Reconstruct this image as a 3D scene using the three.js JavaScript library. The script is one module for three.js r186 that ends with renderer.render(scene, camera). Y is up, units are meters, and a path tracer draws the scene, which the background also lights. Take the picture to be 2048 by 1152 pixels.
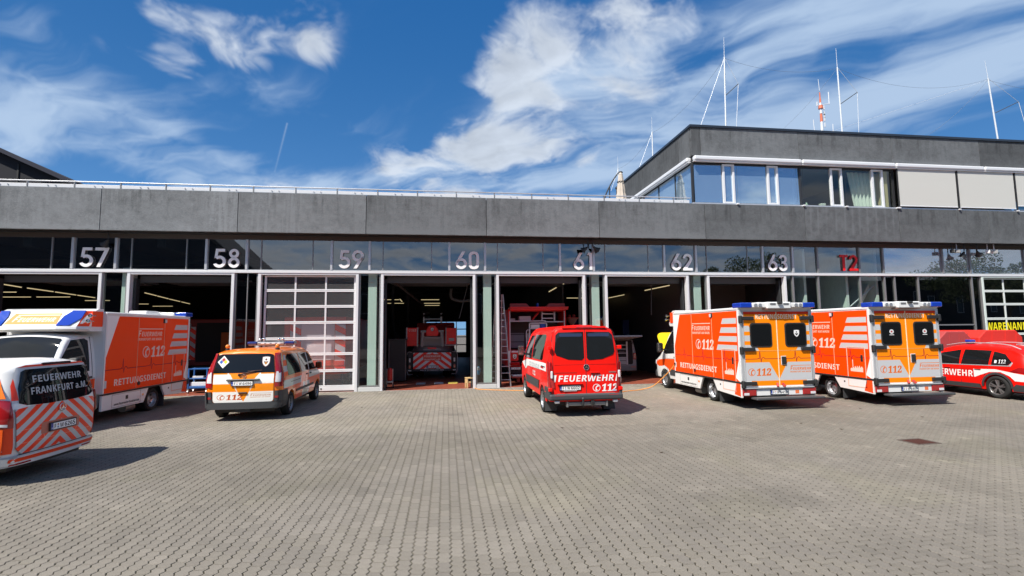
import * as THREE from 'three';
import { mergeGeometries, mergeVertices, toCreasedNormals } from 'three/addons/utils/BufferGeometryUtils.js';
import { RoundedBoxGeometry } from 'three/addons/geometries/RoundedBoxGeometry.js';
import { TessellateModifier } from 'three/addons/modifiers/TessellateModifier.js';
import { Brush, Evaluator, SUBTRACTION } from 'three-bvh-csg';

// ------------------------------------------------------------------ camera, sky, sun, exposure
const scene = new THREE.Scene();
const camera = new THREE.PerspectiveCamera(61.05, 16 / 9, 0.1, 600);
camera.rotation.order = 'YXZ';
camera.position.set(0, 2.3558, 20.2707);
camera.rotation.set(0.0861, -0.1331, -0.0106);

const renderer = new THREE.WebGLRenderer({ antialias: true });
renderer.setSize(1024, 576);
renderer.toneMapping = THREE.LinearToneMapping;
renderer.toneMappingExposure = 1.4;
renderer.shadowMap.enabled = true;

const SUN = new THREE.Vector3(-0.58, 1, 0.55).normalize();
const sun = new THREE.DirectionalLight(new THREE.Color(1, 0.95, 0.86), 5.0);
sun.position.copy(SUN).multiplyScalar(80);
sun.target.position.set(2, 0, 4);
sun.castShadow = true;
sun.shadow.mapSize.set(4096, 4096);
Object.assign(sun.shadow.camera, { left: -45, right: 45, top: 40, bottom: -40, near: 1, far: 200 });
scene.add(sun, sun.target);

// seeded randomness and value noise
let seedState = 12345;
function seed(n) { seedState = n >>> 0; }
function rnd() { seedState = (seedState + 0x6d2b79f5) | 0; let t = Math.imul(seedState ^ (seedState >>> 15), 1 | seedState); t = (t + Math.imul(t ^ (t >>> 7), 61 | t)) ^ t; return ((t ^ (t >>> 14)) >>> 0) / 4294967296; }
const rr = (a, b) => a + (b - a) * rnd();
const clamp = (x, a = 0, b = 1) => Math.min(b, Math.max(a, x));
const mix = (a, b, t) => a + (b - a) * t;
const sstep = (x, a, b) => { const t = clamp((x - a) / (b - a)); return t * t * (3 - 2 * t); };
const TAB = new Float32Array(65536); seed(99); for (let i = 0; i < 65536; i++) TAB[i] = rnd();
function noise3(x, y, z) {
  const ix = Math.floor(x), iy = Math.floor(y), iz = Math.floor(z);
  let fx = x - ix, fy = y - iy, fz = z - iz; fx = fx * fx * (3 - 2 * fx); fy = fy * fy * (3 - 2 * fy); fz = fz * fz * (3 - 2 * fz);
  const h = (a, b, c) => TAB[(Math.imul(a, 73856093) ^ Math.imul(b, 19349663) ^ Math.imul(c, 83492791)) & 65535];
  const l = (a, b, t) => a + (b - a) * t;
  return l(l(l(h(ix, iy, iz), h(ix + 1, iy, iz), fx), l(h(ix, iy + 1, iz), h(ix + 1, iy + 1, iz), fx), fy),
    l(l(h(ix, iy, iz + 1), h(ix + 1, iy, iz + 1), fx), l(h(ix, iy + 1, iz + 1), h(ix + 1, iy + 1, iz + 1), fx), fy), fz);
}
// like fbm, with more weight on the fine octaves: ragged edges
function crisp(x, y, z, oct) { let q = 0, a = 1, n = 0; for (let i = 0; i < oct; i++) { q += a * noise3(x, y, z); n += a; a *= 0.60; const t = x * 1.62 - y * 1.18; y = x * 1.18 + y * 1.62; x = t + 5.3; z += 3.7; } return 0.5 + (q / n - 0.5) * 1.25; }
function fbm(x, y, z, oct = 4) { let s = 0, a = 0.5, n = 0; for (let i = 0; i < oct; i++) { s += a * noise3(x, y, z); n += a; a *= 0.5; x *= 2.03; y *= 2.03; z *= 2.03; } return s / n; }

// sky: clear blue air with wind-torn fair-weather cloud and high veils, computed for every direction
function skyTexture() {
  const W = 4096, H = 2048, data = new Float32Array(W * H * 4), D = Math.PI / 180;
  // banks of cloud: [azimuth, elevation, half width, half height, tilt, strength, kind]; kind 0 puffy, 1 streaky veil
  const banks = [
    [-29.2, 29.5, 3.6, 5.0, -0.1, 1.15, 0], [-28, 25.2, 2.4, 1.8, -0.3, 0.8, 0], [-22.6, 27.6, 3.0, 3.6, 0.5, 1.1, 0], [-18.5, 31, 4.2, 3.2, 0.3, 1.1, 0], [-15.2, 29.0, 2.2, 1.6, -0.3, 0.75, 0], [-38, 24.8, 7, 2.2, -0.32, 0.75, 1], [-25, 23.4, 5, 1.4, 0.2, 0.5, 1],
    [-38, 18.4, 9, 3.4, -0.06, 1.3, 1], [-29, 17.6, 10, 2.8, -0.2, 1.0, 1], [-19, 15.8, 10, 2.2, -0.1, 0.6, 1], [-14, 23, 9, 3, -0.3, 0.35, 1],
    [10.5, 30.8, 5.2, 4.4, 0.0, 1.3, 0], [17, 31, 7, 4.4, 0.1, 1.3, 0], [25, 29.5, 8, 4.4, 0.15, 1.1, 0], [27, 24.5, 9, 3.2, 0.5, 0.8, 1], [17, 24.5, 8, 3.2, 0.6, 0.9, 1], [6.3, 26.6, 2.6, 1.1, -0.3, 0.8, 0], [13, 27.5, 7, 2.6, 0.3, 0.7, 1],
    [5.5, 21.6, 6.2, 2.8, 0.25, 1.3, 0], [-2, 19.2, 6.0, 2.4, 0.15, 1.25, 0], [12, 19.8, 6, 2.4, 0.25, 0.85, 0], [11, 19.4, 9, 2.8, 0.15, 1.1, 1], [0, 17.2, 9, 1.6, 0.1, 0.9, 1], [18, 18.4, 8, 2.6, 0.1, 0.85, 1],
    [42, 29, 10, 3.4, 0.15, 1.15, 1], [54, 26, 8, 3.0, 0.2, 1.0, 1], [49, 20.4, 11, 2.4, 0.28, 1.2, 1], [41, 18.6, 9, 2.4, 0.3, 0.95, 1], [32, 18.6, 8, 2.4, 0.3, 0.7, 1], [60, 22, 8, 4, 0.1, 0.9, 1], [36, 23.5, 7, 1.6, 0.4, 0.4, 1],
    [-17.7, 15.2, 2.6, 1.0, 0, 1.2, 0], [17, 19.4, 2.2, 0.7, 0.3, 0.85, 0], [14, 15.2, 2.6, 0.7, 0, 1.1, 0], [22, 15.7, 2.2, 0.9, 0.1, 1.1, 0], [2, 15.6, 5, 1.0, 0, 1.1, 0],
  ];
  const [sx, sy, sz] = SUN.toArray();
  for (let r = 0; r < H; r++) {
    const el = ((r + 0.5) / H - 0.5) * Math.PI, y = Math.sin(el), ce = Math.cos(el), elD = el / D;
    for (let c = 0; c < W; c++) {
      const ph = ((c + 0.5) / W - 0.5) * 2 * Math.PI, x = Math.cos(ph) * ce, z = Math.sin(ph) * ce, o = (r * W + c) * 4;
      const e = Math.max(0, y), hz = Math.exp(-e * 3.6), cs = Math.max(0, x * sx + y * sy + z * sz);
      let R = mix(0.011, 0.26, hz ** 1.45), G = mix(0.088, 0.53, hz * 0.66 + hz * hz * 0.34), B = mix(0.305, 0.84, Math.min(1, hz * 0.86 + hz * hz * 0.3));
      const glow = Math.pow(cs, 12) * 0.5 + Math.pow(cs, 3) * 0.08; R += glow * 0.8; G += glow * 0.85; B += glow * 0.9;
      if (y > -0.02) {
        const k = 1 / (e + 0.16), px = x * k, pz = z * k, seen = z < 0.35 && elD < 50 && elD > 3 ? 8 : 5;
        const w1 = fbm(px * 1.7 + 4, pz * 1.7, 1.7, 4) - 0.5, w2 = fbm(px * 1.7, pz * 1.7 + 9, 7.1, 4) - 0.5;
        const wx = px + w1 * 0.55, wz = pz + w2 * 0.55, f1 = fbm(wx * 9 + 3, wz * 9, 2.2, 3) - 0.5;
        const puff = crisp((wx + f1 * 0.07) * 4.4, (wz - f1 * 0.07) * 4.4, 3.3, seen);
        const ca = Math.cos(0.62), sa = Math.sin(0.62), u = px * ca + pz * sa, v = -px * sa + pz * ca;
        const veil = crisp((u + w1 * 1.3) * 1.7, (v + w2 * 0.55 + f1 * 0.05) * 6.0, 12.1, seen);
        const az = Math.atan2(x, -z) / D;
        let cp = 0, cv = 0;
        if (Math.abs(az) < 75 && elD < 45) for (const [ba, be, bw, bh, tilt, s, kind] of banks) {
          let da = (az - ba) * Math.cos(el), de = elD - be; if (Math.abs(da) > bw * 3 || Math.abs(de) > bw * 2 + bh * 3) continue;
          const ct = Math.cos(tilt), st = Math.sin(tilt), a = (da * ct + de * st) / bw, b = (-da * st + de * ct) / bh, g = s * Math.exp(-0.9 * (a * a + b * b));
          if (kind) cv += g; else cp += g;
        }
        // the rest of the sky carries the same broken cloud
        const out = sstep(Math.abs(az), 58, 80) + (1 - sstep(Math.abs(az), 58, 80)) * sstep(elD, 38, 50), gen = fbm(px * 0.9 + 20, pz * 0.9, 5.5, 3);
        cp += out * sstep(gen, 0.42, 0.66) * 1.15; cv += out * 0.55 * sstep(fbm(px * 0.7, pz * 0.7 + 31, 2.5, 3), 0.35, 0.65);
        cv += (1 - out) * 0.10;
        const back = sstep(Math.abs(az), 105, 125); cv += back * sstep(elD, 17, 11) * 0.75; cp *= 1 - 0.8 * back * sstep(elD, 11, 16) * sstep(elD, 34, 26); cv *= 1 - 0.75 * back * sstep(elD, 12, 17) * sstep(elD, 34, 26); cp += back * 0.9 * sstep(Math.abs(az - 132), 10, 4) * sstep(elD, 12, 9) + back * sstep(elD, 15, 11) * 0.95;
        const dens = clamp(cp, 0, 1.3), A = sstep(puff + dens * 0.34 - 0.32, 0.38, 0.74) * sstep(dens, 0.05, 0.7) * 0.90;
        const dv = clamp(cv, 0, 1.3), V = clamp(sstep(veil + dv * 0.30 - 0.24, 0.25, 0.82) * sstep(dv, 0.0, 0.8) * 0.84);
        const low = sstep(e, 0.0, 0.1);
        // puffs are lit from the sun's side and greyer where they are thick
        const lit = crisp((wx - sx * 0.06) * 4.4, (wz - sz * 0.06) * 4.4, 3.3, 4), sh = clamp(0.95 + (puff - lit) * 0.7, 0.72, 1.08) * (1 - 0.10 * sstep(puff + dens * 0.3, 0.72, 1.05));
        const mixin = (a, r0, g0, b0) => { R = mix(R, r0, a); G = mix(G, g0, a); B = mix(B, b0, a); };
        mixin(V * low, 0.46, 0.59, 0.77);
        mixin(A * low, 0.66 * sh, 0.73 * sh, 0.83 * sh);
        // a short, thin condensation trail
        const t = (elD - 16.7) / 5.1; if (t > 0 && t < 1) { const d = Math.abs(az - mix(-18.75, -17.65, t)); mixin(0.26 * sstep(0.11 - d, 0, 0.10) * (0.35 + 0.65 * t), 0.70, 0.80, 0.90); }
      }
      data[o] = R * 0.80; data[o + 1] = G * 0.80; data[o + 2] = B * 0.80; data[o + 3] = 1;
    }
  }
  const t = new THREE.DataTexture(data, W, H, THREE.RGBAFormat, THREE.FloatType);
  t.mapping = THREE.EquirectangularReflectionMapping; t.magFilter = THREE.LinearFilter; t.minFilter = THREE.LinearFilter; t.needsUpdate = true;
  return t;
}
const skyTex = skyTexture();
scene.background = skyTex;
scene.environment = skyTex;

// ------------------------------------------------------------------ helpers
const srgb = (r, g, b) => new THREE.Color().setRGB(r / 255, g / 255, b / 255, THREE.SRGBColorSpace);
const lin = (r, g, b) => new THREE.Color().setRGB(r, g ?? r, b ?? r);
const std = (color, o = {}) => new THREE.MeshStandardMaterial({ color, roughness: 0.7, ...o });
const phys = (color, o = {}) => new THREE.MeshPhysicalMaterial({ color, roughness: 0.5, ...o });
function canvasTex(w, h, draw, o = {}) {
  const c = document.createElement('canvas'); c.width = w; c.height = h; const g = c.getContext('2d'); draw(g, w, h);
  const t = new THREE.CanvasTexture(c); t.colorSpace = THREE.SRGBColorSpace; t.anisotropy = 8; Object.assign(t, o); return t;
}
function dataTex(w, h, fn, o = {}) {
  const d = new Uint8Array(w * h * 4);
  for (let y = 0; y < h; y++) for (let x = 0; x < w; x++) { const v = fn(x / w, y / h), i = (y * w + x) * 4, a = Array.isArray(v) ? v : [v, v, v]; for (let k = 0; k < 3; k++) d[i + k] = clamp(a[k]) * 255; d[i + 3] = 255; }
  const t = new THREE.DataTexture(d, w, h); t.wrapS = t.wrapT = THREE.RepeatWrapping; t.magFilter = THREE.LinearFilter; t.minFilter = THREE.LinearFilter; t.needsUpdate = true; Object.assign(t, o); return t;
}
const used = {};
function numbered(n) { const k = used[n] = (used[n] ?? -1) + 1; return k ? n + '_' + String(k).padStart(3, '0') : n; }
function tag(o, label, category, group) { o.userData.label = label; o.userData.category = category; if (group) o.userData.group = group; return o; }
function thing(name, label, category, pos = [0, 0, 0], turn = 0, group) {
  const o = new THREE.Group(); o.name = numbered(name); o.position.set(...pos); o.rotation.y = turn; scene.add(o); return tag(o, label, category, group);
}
function structure(o, name) { o.name = numbered(name); o.userData.kind = 'structure'; scene.add(o); return o; }
function part(name, geo, mat, parent, label) {
  const m = new THREE.Mesh(Array.isArray(geo) ? merge(geo) : geo, mat); m.name = name; if (label) m.userData.label = label; parent.add(m); return m;
}
function solo(name, geo, mat, label, category, group) { const m = new THREE.Mesh(Array.isArray(geo) ? merge(geo) : geo, mat); m.name = numbered(name); scene.add(m); return tag(m, label, category, group); }
function copy(o, label) { const c = o.clone(); c.name = numbered(o.name.replace(/_\d{3}$/, '')); scene.add(c); if (label) c.userData.label = label; return c; }
function merge(list) { return mergeGeometries(list.map((g) => { g = g.index ? g.toNonIndexed() : g; for (const k of Object.keys(g.attributes)) if (!['position', 'normal', 'uv'].includes(k)) g.deleteAttribute(k); return g; })); }
// box given by its two corners; r rounds its edges
function bx(x0, x1, y0, y1, z0, z1, r = 0) {
  const w = Math.abs(x1 - x0), h = Math.abs(y1 - y0), d = Math.abs(z1 - z0);
  const g = r ? new RoundedBoxGeometry(w, h, d, 2, Math.min(r, w / 2.01, h / 2.01, d / 2.01)) : new THREE.BoxGeometry(w, h, d);
  return g.translate((x0 + x1) / 2, (y0 + y1) / 2, (z0 + z1) / 2);
}
function rod(a, b, r = 0.02, n = 8, r2 = r) {
  const A = new THREE.Vector3(...a), B = new THREE.Vector3(...b), d = B.clone().sub(A), g = new THREE.CylinderGeometry(r2, r, d.length(), n);
  g.applyQuaternion(new THREE.Quaternion().setFromUnitVectors(new THREE.Vector3(0, 1, 0), d.clone().normalize())); return g.translate(...A.add(B).multiplyScalar(0.5).toArray());
}
function beam(a, b, w, h) {   // square bar from a to b
  const A = new THREE.Vector3(...a), B = new THREE.Vector3(...b), d = B.clone().sub(A), g = new THREE.BoxGeometry(w, h, d.length());
  const m = new THREE.Matrix4().lookAt(B, A, new THREE.Vector3(0, 1, 0)); g.applyMatrix4(m); return g.translate(...A.add(B).multiplyScalar(0.5).toArray());
}
function tube(pts, r, seg = 40, n = 6) { return new THREE.TubeGeometry(new THREE.CatmullRomCurve3(pts.map((p) => new THREE.Vector3(...p))), seg, r, n); }
function poly(pts) { const s = new THREE.Shape(); pts.forEach(([x, y], i) => (i ? s.lineTo(x, y) : s.moveTo(x, y))); s.closePath(); return s; }
function rrect(x0, x1, y0, y1, r) {
  const rs = Array.isArray(r) ? r : [r, r, r, r], s = new THREE.Shape(), [bl, br, tr, tl] = rs;   // corner radii: bottom left, bottom right, top right, top left
  s.moveTo(x0 + bl, y0); s.lineTo(x1 - br, y0); s.quadraticCurveTo(x1, y0, x1, y0 + br); s.lineTo(x1, y1 - tr); s.quadraticCurveTo(x1, y1, x1 - tr, y1); s.lineTo(x0 + tl, y1); s.quadraticCurveTo(x0, y1, x0, y1 - tl); s.lineTo(x0, y0 + bl); s.quadraticCurveTo(x0, y0, x0 + bl, y0);
  return s;
}
function extrude(shape, d, bevel = 0, seg = 8) { return new THREE.ExtrudeGeometry(shape, { depth: d, bevelEnabled: bevel > 0, bevelSize: bevel, bevelThickness: bevel, bevelOffset: -bevel, bevelSegments: 1, curveSegments: seg }); }
// a sheet cut to a 2D outline and laid on a curved surface P(u, v); it stands off by eps and has a rim that goes back into the surface
function sheet(shape, P, { eps = 0.004, cell = 0.25, rim = 0.012, flip = false, seg = 6 } = {}) {
  let g = new THREE.ShapeGeometry(shape, seg);
  const b = new THREE.Box2().setFromPoints(shape.getPoints(seg)), sz = b.getSize(new THREE.Vector2());
  g = new TessellateModifier(cell, 7).modify(g.toNonIndexed()); g.deleteAttribute('normal'); g.deleteAttribute('uv'); g = mergeVertices(g, 1e-5);
  const p = g.attributes.position, n = p.count, pos = [], uv = [], nor = [], A = new THREE.Vector3(), B = new THREE.Vector3(), C = new THREE.Vector3(), N = new THREE.Vector3();
  const at = (u, v, e, out) => {
    C.set(...P(u, v)); A.set(...P(u + 2e-3, v)).sub(C); B.set(...P(u, v + 2e-3)).sub(C); N.crossVectors(A, B).normalize(); if (flip) N.negate();
    return out.copy(C).addScaledVector(N, e);
  };
  const q = new THREE.Vector3(), push = (u, v, e) => { at(u, v, e, q); pos.push(q.x, q.y, q.z); nor.push(N.x, N.y, N.z); uv.push((u - b.min.x) / sz.x, (v - b.min.y) / sz.y); };
  for (let i = 0; i < n; i++) push(p.getX(i), p.getY(i), eps);
  const idx = []; for (let i = 0; i < g.index.count; i += 3) { const [a, c, d] = [g.index.getX(i), g.index.getX(i + 1), g.index.getX(i + 2)]; flip ? idx.push(a, d, c) : idx.push(a, c, d); }
  if (rim) for (const loop of [shape.getPoints(seg), ...shape.holes.map((h) => h.getPoints(seg))]) {
    const s = pos.length / 3, fine = []; loop.forEach((a, i) => { const c = loop[(i + 1) % loop.length], m = Math.max(1, Math.ceil(a.distanceTo(c) / cell)); for (let k = 0; k < m; k++) fine.push([mix(a.x, c.x, k / m), mix(a.y, c.y, k / m)]); });
    for (const [u, v] of fine) { push(u, v, eps); push(u, v, eps - rim); }
    const m = fine.length; for (let i = 0; i < m; i++) { const a = s + i * 2, c = s + ((i + 1) % m) * 2; idx.push(a, a + 1, c, c, a + 1, c + 1); }
  }
  const out = new THREE.BufferGeometry(); out.setAttribute('position', new THREE.Float32BufferAttribute(pos, 3)); out.setAttribute('normal', new THREE.Float32BufferAttribute(nor, 3)); out.setAttribute('uv', new THREE.Float32BufferAttribute(uv, 2)); out.setIndex(idx);
  return out;
}
function scaleUV(g, su, sv = su) { const u = g.attributes.uv; for (let i = 0; i < u.count; i++) u.setXY(i, u.getX(i) * su, u.getY(i) * sv); return g; }
// uv in metres on the three axes of a box-like geometry
function metricUV(g, s = 1) {
  g = g.index ? g.toNonIndexed() : g; const p = g.attributes.position, n = g.attributes.normal, u = new Float32Array(p.count * 2);
  for (let i = 0; i < p.count; i++) { const ax = Math.abs(n.getX(i)), ay = Math.abs(n.getY(i)), az = Math.abs(n.getZ(i)); const [a, b] = ay > ax && ay > az ? [p.getX(i), p.getZ(i)] : ax > az ? [p.getZ(i), p.getY(i)] : [p.getX(i), p.getY(i)]; u[i * 2] = a * s; u[i * 2 + 1] = b * s; }
  g.setAttribute('uv', new THREE.BufferAttribute(u, 2)); return g;
}

// ------------------------------------------------------------------ shared materials
const grain = dataTex(256, 256, (u, v) => 0.86 + 0.14 * noise3(u * 90, v * 90, 3) - 0.10 * (fbm(u * 16, v * 16, 1, 3) - 0.5));
const bumpy = dataTex(256, 256, (u, v) => fbm(u * 60, v * 60, 8, 3));
const M = {
  alu: std(lin(0.62, 0.63, 0.65), { metalness: 0.55, roughness: 0.42 }),
  whiteAlu: std(lin(0.72, 0.73, 0.75), { roughness: 0.4, metalness: 0.1 }),
  steelGrey: std(lin(0.30), { metalness: 0.6, roughness: 0.45 }),
  galv: std(lin(0.5, 0.51, 0.53), { metalness: 0.7, roughness: 0.4 }),
  darkTrim: std(lin(0.028, 0.029, 0.032), { roughness: 0.5 }),
  blackPlastic: std(lin(0.022), { roughness: 0.55 }),
  greyPlastic: std(lin(0.05, 0.053, 0.057), { roughness: 0.55, bumpMap: bumpy, bumpScale: 0.001 }),
  rubber: std(lin(0.016), { roughness: 0.85 }),
  soffit: std(lin(0.075, 0.062, 0.055), { roughness: 0.8 }),
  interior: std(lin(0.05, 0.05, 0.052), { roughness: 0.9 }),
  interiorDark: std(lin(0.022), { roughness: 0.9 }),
  clearGlass: phys(lin(0.80, 0.90, 0.86), { transmission: 1, thickness: 0, roughness: 0.0, ior: 1.75 }),
  clereGlass: phys(lin(0.60, 0.70, 0.74), { transmission: 1, thickness: 0, roughness: 0.0, ior: 2.6 }),
  darkGlass: phys(lin(0.25, 0.30, 0.30), { transmission: 1, thickness: 0, roughness: 0.0, ior: 1.8 }),
  solarGlass: phys(lin(0.50, 0.70, 0.90), { transmission: 1, thickness: 0, roughness: 0.0, ior: 2.2, metalness: 0.62 }),
  carGlass: phys(lin(0.010, 0.011, 0.012), { roughness: 0.02, ior: 1.5 }),
  chrome: std(lin(0.8), { metalness: 1, roughness: 0.15 }),
  rim: std(lin(0.45, 0.46, 0.48), { metalness: 0.8, roughness: 0.35 }),
  rimDark: std(lin(0.07), { metalness: 0.5, roughness: 0.5 }),
  clereBright: phys(lin(0.80, 0.88, 0.95), { transmission: 1, thickness: 0, roughness: 0.0, ior: 2.6, metalness: 0.5 }),
  tailRed: phys(lin(0.36, 0.010, 0.012), { roughness: 0.12, clearcoat: 1, clearcoatRoughness: 0.03 }),
  tailWhite: phys(lin(0.7, 0.7, 0.72), { roughness: 0.15, clearcoat: 1 }),
  amber: phys(lin(0.75, 0.22, 0.02), { roughness: 0.15, clearcoat: 1 }),
  blueLens: phys(lin(0.010, 0.05, 0.42), { roughness: 0.1, clearcoat: 1, clearcoatRoughness: 0.02 }),
  whitePaint: phys(lin(0.78, 0.78, 0.77), { roughness: 0.38, clearcoat: 0.4, clearcoatRoughness: 0.06 }),
  redPaint: phys(lin(0.86, 0.008, 0.003), { roughness: 0.45, specularIntensity: 0.45, clearcoat: 0.22, clearcoatRoughness: 0.05 }),
  orangeGlow: phys(srgb(255, 136, 0), { roughness: 0.5, clearcoat: 0.3 }),
};
// ------------------------------------------------------------------ ground
{
  const g = new THREE.PlaneGeometry(500, 500).rotateX(-Math.PI / 2); scaleUV(g, 250);
  const far = new THREE.Mesh(g, std(lin(0.17, 0.15, 0.13), { roughness: 0.95, map: grain.clone() })); far.position.set(0, -0.05, 0); far.material.map.repeat.set(1, 1);
  structure(far, 'ground');
}
{
  // interlocking concrete pavers with toothed flanks, laid in staggered columns that run towards the doors
  const PW = 0.135, PL = 0.21, gx = 0.0125, gz = 0.0078, amp = 0.0145;
  const tooth = [[0, 0], [0.125, 1], [0.375, -1], [0.625, 1], [0.875, -1], [1, 0]];
  const outline = (inset) => {
    const r = [], w = PW / 2 - gx / 2 - inset, l = PL - gz - 2 * inset;
    for (const [t, a] of tooth) r.push([w + a * amp, PL / 2 - gz / 2 - inset - t * l]);
    for (const [t, a] of tooth.slice().reverse()) r.push([-w + a * amp, PL / 2 - gz / 2 - inset - t * l]);
    return r;
  };
  const top = outline(0.003), low = outline(0), n = top.length, pos = [], idx = [];
  for (const [x, z] of top) pos.push(x, 0, z); for (const [x, z] of top) pos.push(x, 0, z); for (const [x, z] of low) pos.push(x, -0.004, z); for (const [x, z] of low) pos.push(x * 0.995, -0.03, z);
  const tri = THREE.ShapeUtils.triangulateShape(top.map(([x, z]) => new THREE.Vector2(x, -z)), []);
  for (const [a, b, c] of tri) idx.push(a, b, c);
  for (const s of [n, 2 * n]) for (let i = 0; i < n; i++) { const j = (i + 1) % n; idx.push(s + i, s + n + i, s + j, s + j, s + n + i, s + n + j); }
  const geo = new THREE.BufferGeometry(); geo.setAttribute('position', new THREE.Float32BufferAttribute(pos, 3)); geo.setIndex(idx);
  const P = geo.attributes.position, uv = new Float32Array(P.count * 2); for (let i = 0; i < P.count; i++) { uv[2 * i] = P.getX(i) * 2.2; uv[2 * i + 1] = P.getZ(i) * 2.2; } geo.setAttribute('uv', new THREE.BufferAttribute(uv, 2));
  const flat = geo.toNonIndexed(); flat.computeVertexNormals();
  const stone = dataTex(256, 256, (u, v) => { const s = noise3(u * 120, v * 120, 2), t = noise3(u * 60, v * 60, 5); return 0.74 + 0.30 * s * s + 0.14 * (t - 0.5); });
  const paverMat = (c) => std(c, { roughness: 0.92, map: stone, bumpMap: bumpy, bumpScale: 0.002 });
  const tint = (x, z) => {
    let b = 0.222 + 0.05 * (fbm(x * 0.35, z * 0.35, 4, 4) - 0.5) + 0.07 * (fbm(x * 1.3, z * 1.3, 14, 3) - 0.5);
    b += 0.040 * sstep(8.45 - z, -0.05, 0.05) * sstep(7.5 - Math.abs(x - 1.2), -0.3, 0.3);                  // a relaid, paler field before the doors
    b += 0.018 * sstep(7.6 - z, -0.6, 0.6);
    b -= 0.024 * sstep(fbm(x * 0.22 + 7, z * 0.5, 2, 3), 0.52, 0.64);                                    // traffic-darkened patches
    if (x > 1.2 && x < 4.2 && z > 10.2 && z < 13.2) b -= 0.016;
    if (x > 3.4 && x < 5.0 && z > 13.4 && z < 14.3) b -= 0.022;
    for (const [tx, tw] of [[2.95, 0.28], [4.65, 0.28], [-6.3, 0.3], [-4.6, 0.3], [-1.6, 0.3], [0.2, 0.3], [8.7, 0.3], [10.5, 0.3]]) b -= 0.012 * sstep(tw - Math.abs(x - tx - 0.5 * (fbm(z * 0.2, tx, 3, 2) - 0.5)), -0.1, 0.2) * sstep(z, 15, 6);                                    // wheel tracks
    for (const [ox, oz, or] of [[1.6, 9.6, 0.25], [6.4, 10.4, 0.3], [-2.6, 8.6, 0.22], [3.2, 12.3, 0.2], [-1.2, 12.6, 0.25], [7.6, 8.2, 0.35], [0.4, 6.2, 0.4]]) b -= 0.035 * sstep(or * (1.2 - 0.6 * fbm(x * 6, z * 6, ox, 2)) - Math.hypot(x - ox, z - oz), -0.02, 0.12);   // oil drips
    b *= 0.92 + 0.16 * rnd(); if (rnd() < 0.014) b *= 1.16;
    const warm = 0.5 + 0.8 * (fbm(x * 0.6, z * 0.6, 31, 2) - 0.5) - 0.10 * sstep(z, 8, 14), moss = sstep(fbm(x * 0.8, z * 0.8, 44, 3), 0.60, 0.75) * 0.028;
    return [b * (1.0 + 0.02 * warm), b * (0.895 + 0.01 * warm + moss * 0.3), b * (0.765 - 0.05 * warm - moss)];
  };
  const paving = new THREE.Group(); structure(paving, 'paving');
  part('joint_sand', new THREE.PlaneGeometry(50, 24).rotateX(-Math.PI / 2).translate(3, -0.0065, 11.9), std(lin(0.046, 0.038, 0.024), { roughness: 1, map: dataTex(256, 256, (u, v) => { const m = sstep(fbm(u * 9, v * 5, 6, 3), 0.52, 0.66); return [0.75 + 0.3 * m, 0.75 + 0.45 * m, 0.7]; }) }), paving);
  camera.updateMatrixWorld(); camera.updateProjectionMatrix();
  const spots = [], v = new THREE.Vector3(); seed(7);
  for (let i = 0, x = -20; x < 27; i++, x = -20 + i * PW) for (let j = 0, z = 0.2; z < 18.4; j++, z = 0.2 + j * PL) spots.push([x + rr(-0.0012, 0.0012), rr(-0.0016, 0.0012), z + (i % 2) * PL / 2 + rr(-0.0015, 0.0015), rr(-0.006, 0.006)]);
  const near = spots.map((s, k) => [k, v.set(s[0], 0, s[2]).distanceTo(camera.position), v.clone().project(camera)]).filter(([, , q]) => q.z < 1 && Math.abs(q.x) < 1 && Math.abs(q.y) < 0.995).sort((a, b) => a[1] - b[1]).slice(0, 300).map(([k]) => k);
  const single = new Set(near), rest = spots.length - single.size;
  const many = new THREE.InstancedMesh(flat, paverMat(lin(1)), rest); many.name = 'paving_stones'; many.userData.kind = 'stuff';
  const m4 = new THREE.Matrix4(), q = new THREE.Quaternion(), one = new THREE.Vector3(1, 1, 1), up = new THREE.Vector3(0, 1, 0), col = new THREE.Color(), shades = new Map();
  let k = 0, c = 0;
  spots.forEach((s, i) => {
    const t = tint(s[0], s[2]); q.setFromAxisAngle(up, s[3]);
    if (single.has(i)) {
      const key = t.map((a) => Math.round(a * 60)).join(); if (!shades.has(key)) shades.set(key, paverMat(lin(...t)));
      const p = new THREE.Mesh(flat, shades.get(key)); p.name = c ? 'paver_' + String(c).padStart(3, '0') : 'paver'; c++; p.position.set(s[0], s[1], s[2]); p.quaternion.copy(q); paving.add(p);
    } else { many.setMatrixAt(k, m4.compose(v.set(s[0], s[1], s[2]), q, one)); many.setColorAt(k, col.setRGB(...t)); k++; }
  });
  paving.add(many);
  // rusty inspection cover and a few dead leaves
  const cover = thing('manhole_cover', 'rust brown square manhole cover set in the paving right of the middle', 'manhole cover', [9.55, 0.0, 11.25], 0.06);
  const rust = std(lin(0.085, 0.026, 0.017), { roughness: 0.9, map: grain, bumpMap: bumpy, bumpScale: 0.004 });
  cover.scale.set(0.78, 1, 0.78);
  const fr = std(lin(0.11, 0.085, 0.07), { roughness: 0.8, map: grain, bumpMap: bumpy, bumpScale: 0.004 });
  part('frame', [bx(-0.36, 0.36, -0.02, 0.010, -0.30, -0.25, 0.004), bx(-0.36, 0.36, -0.02, 0.010, 0.25, 0.30, 0.004), bx(-0.36, -0.31, -0.02, 0.010, -0.25, 0.25, 0.004), bx(0.31, 0.36, -0.02, 0.010, -0.25, 0.25, 0.004)], fr, cover);
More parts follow.
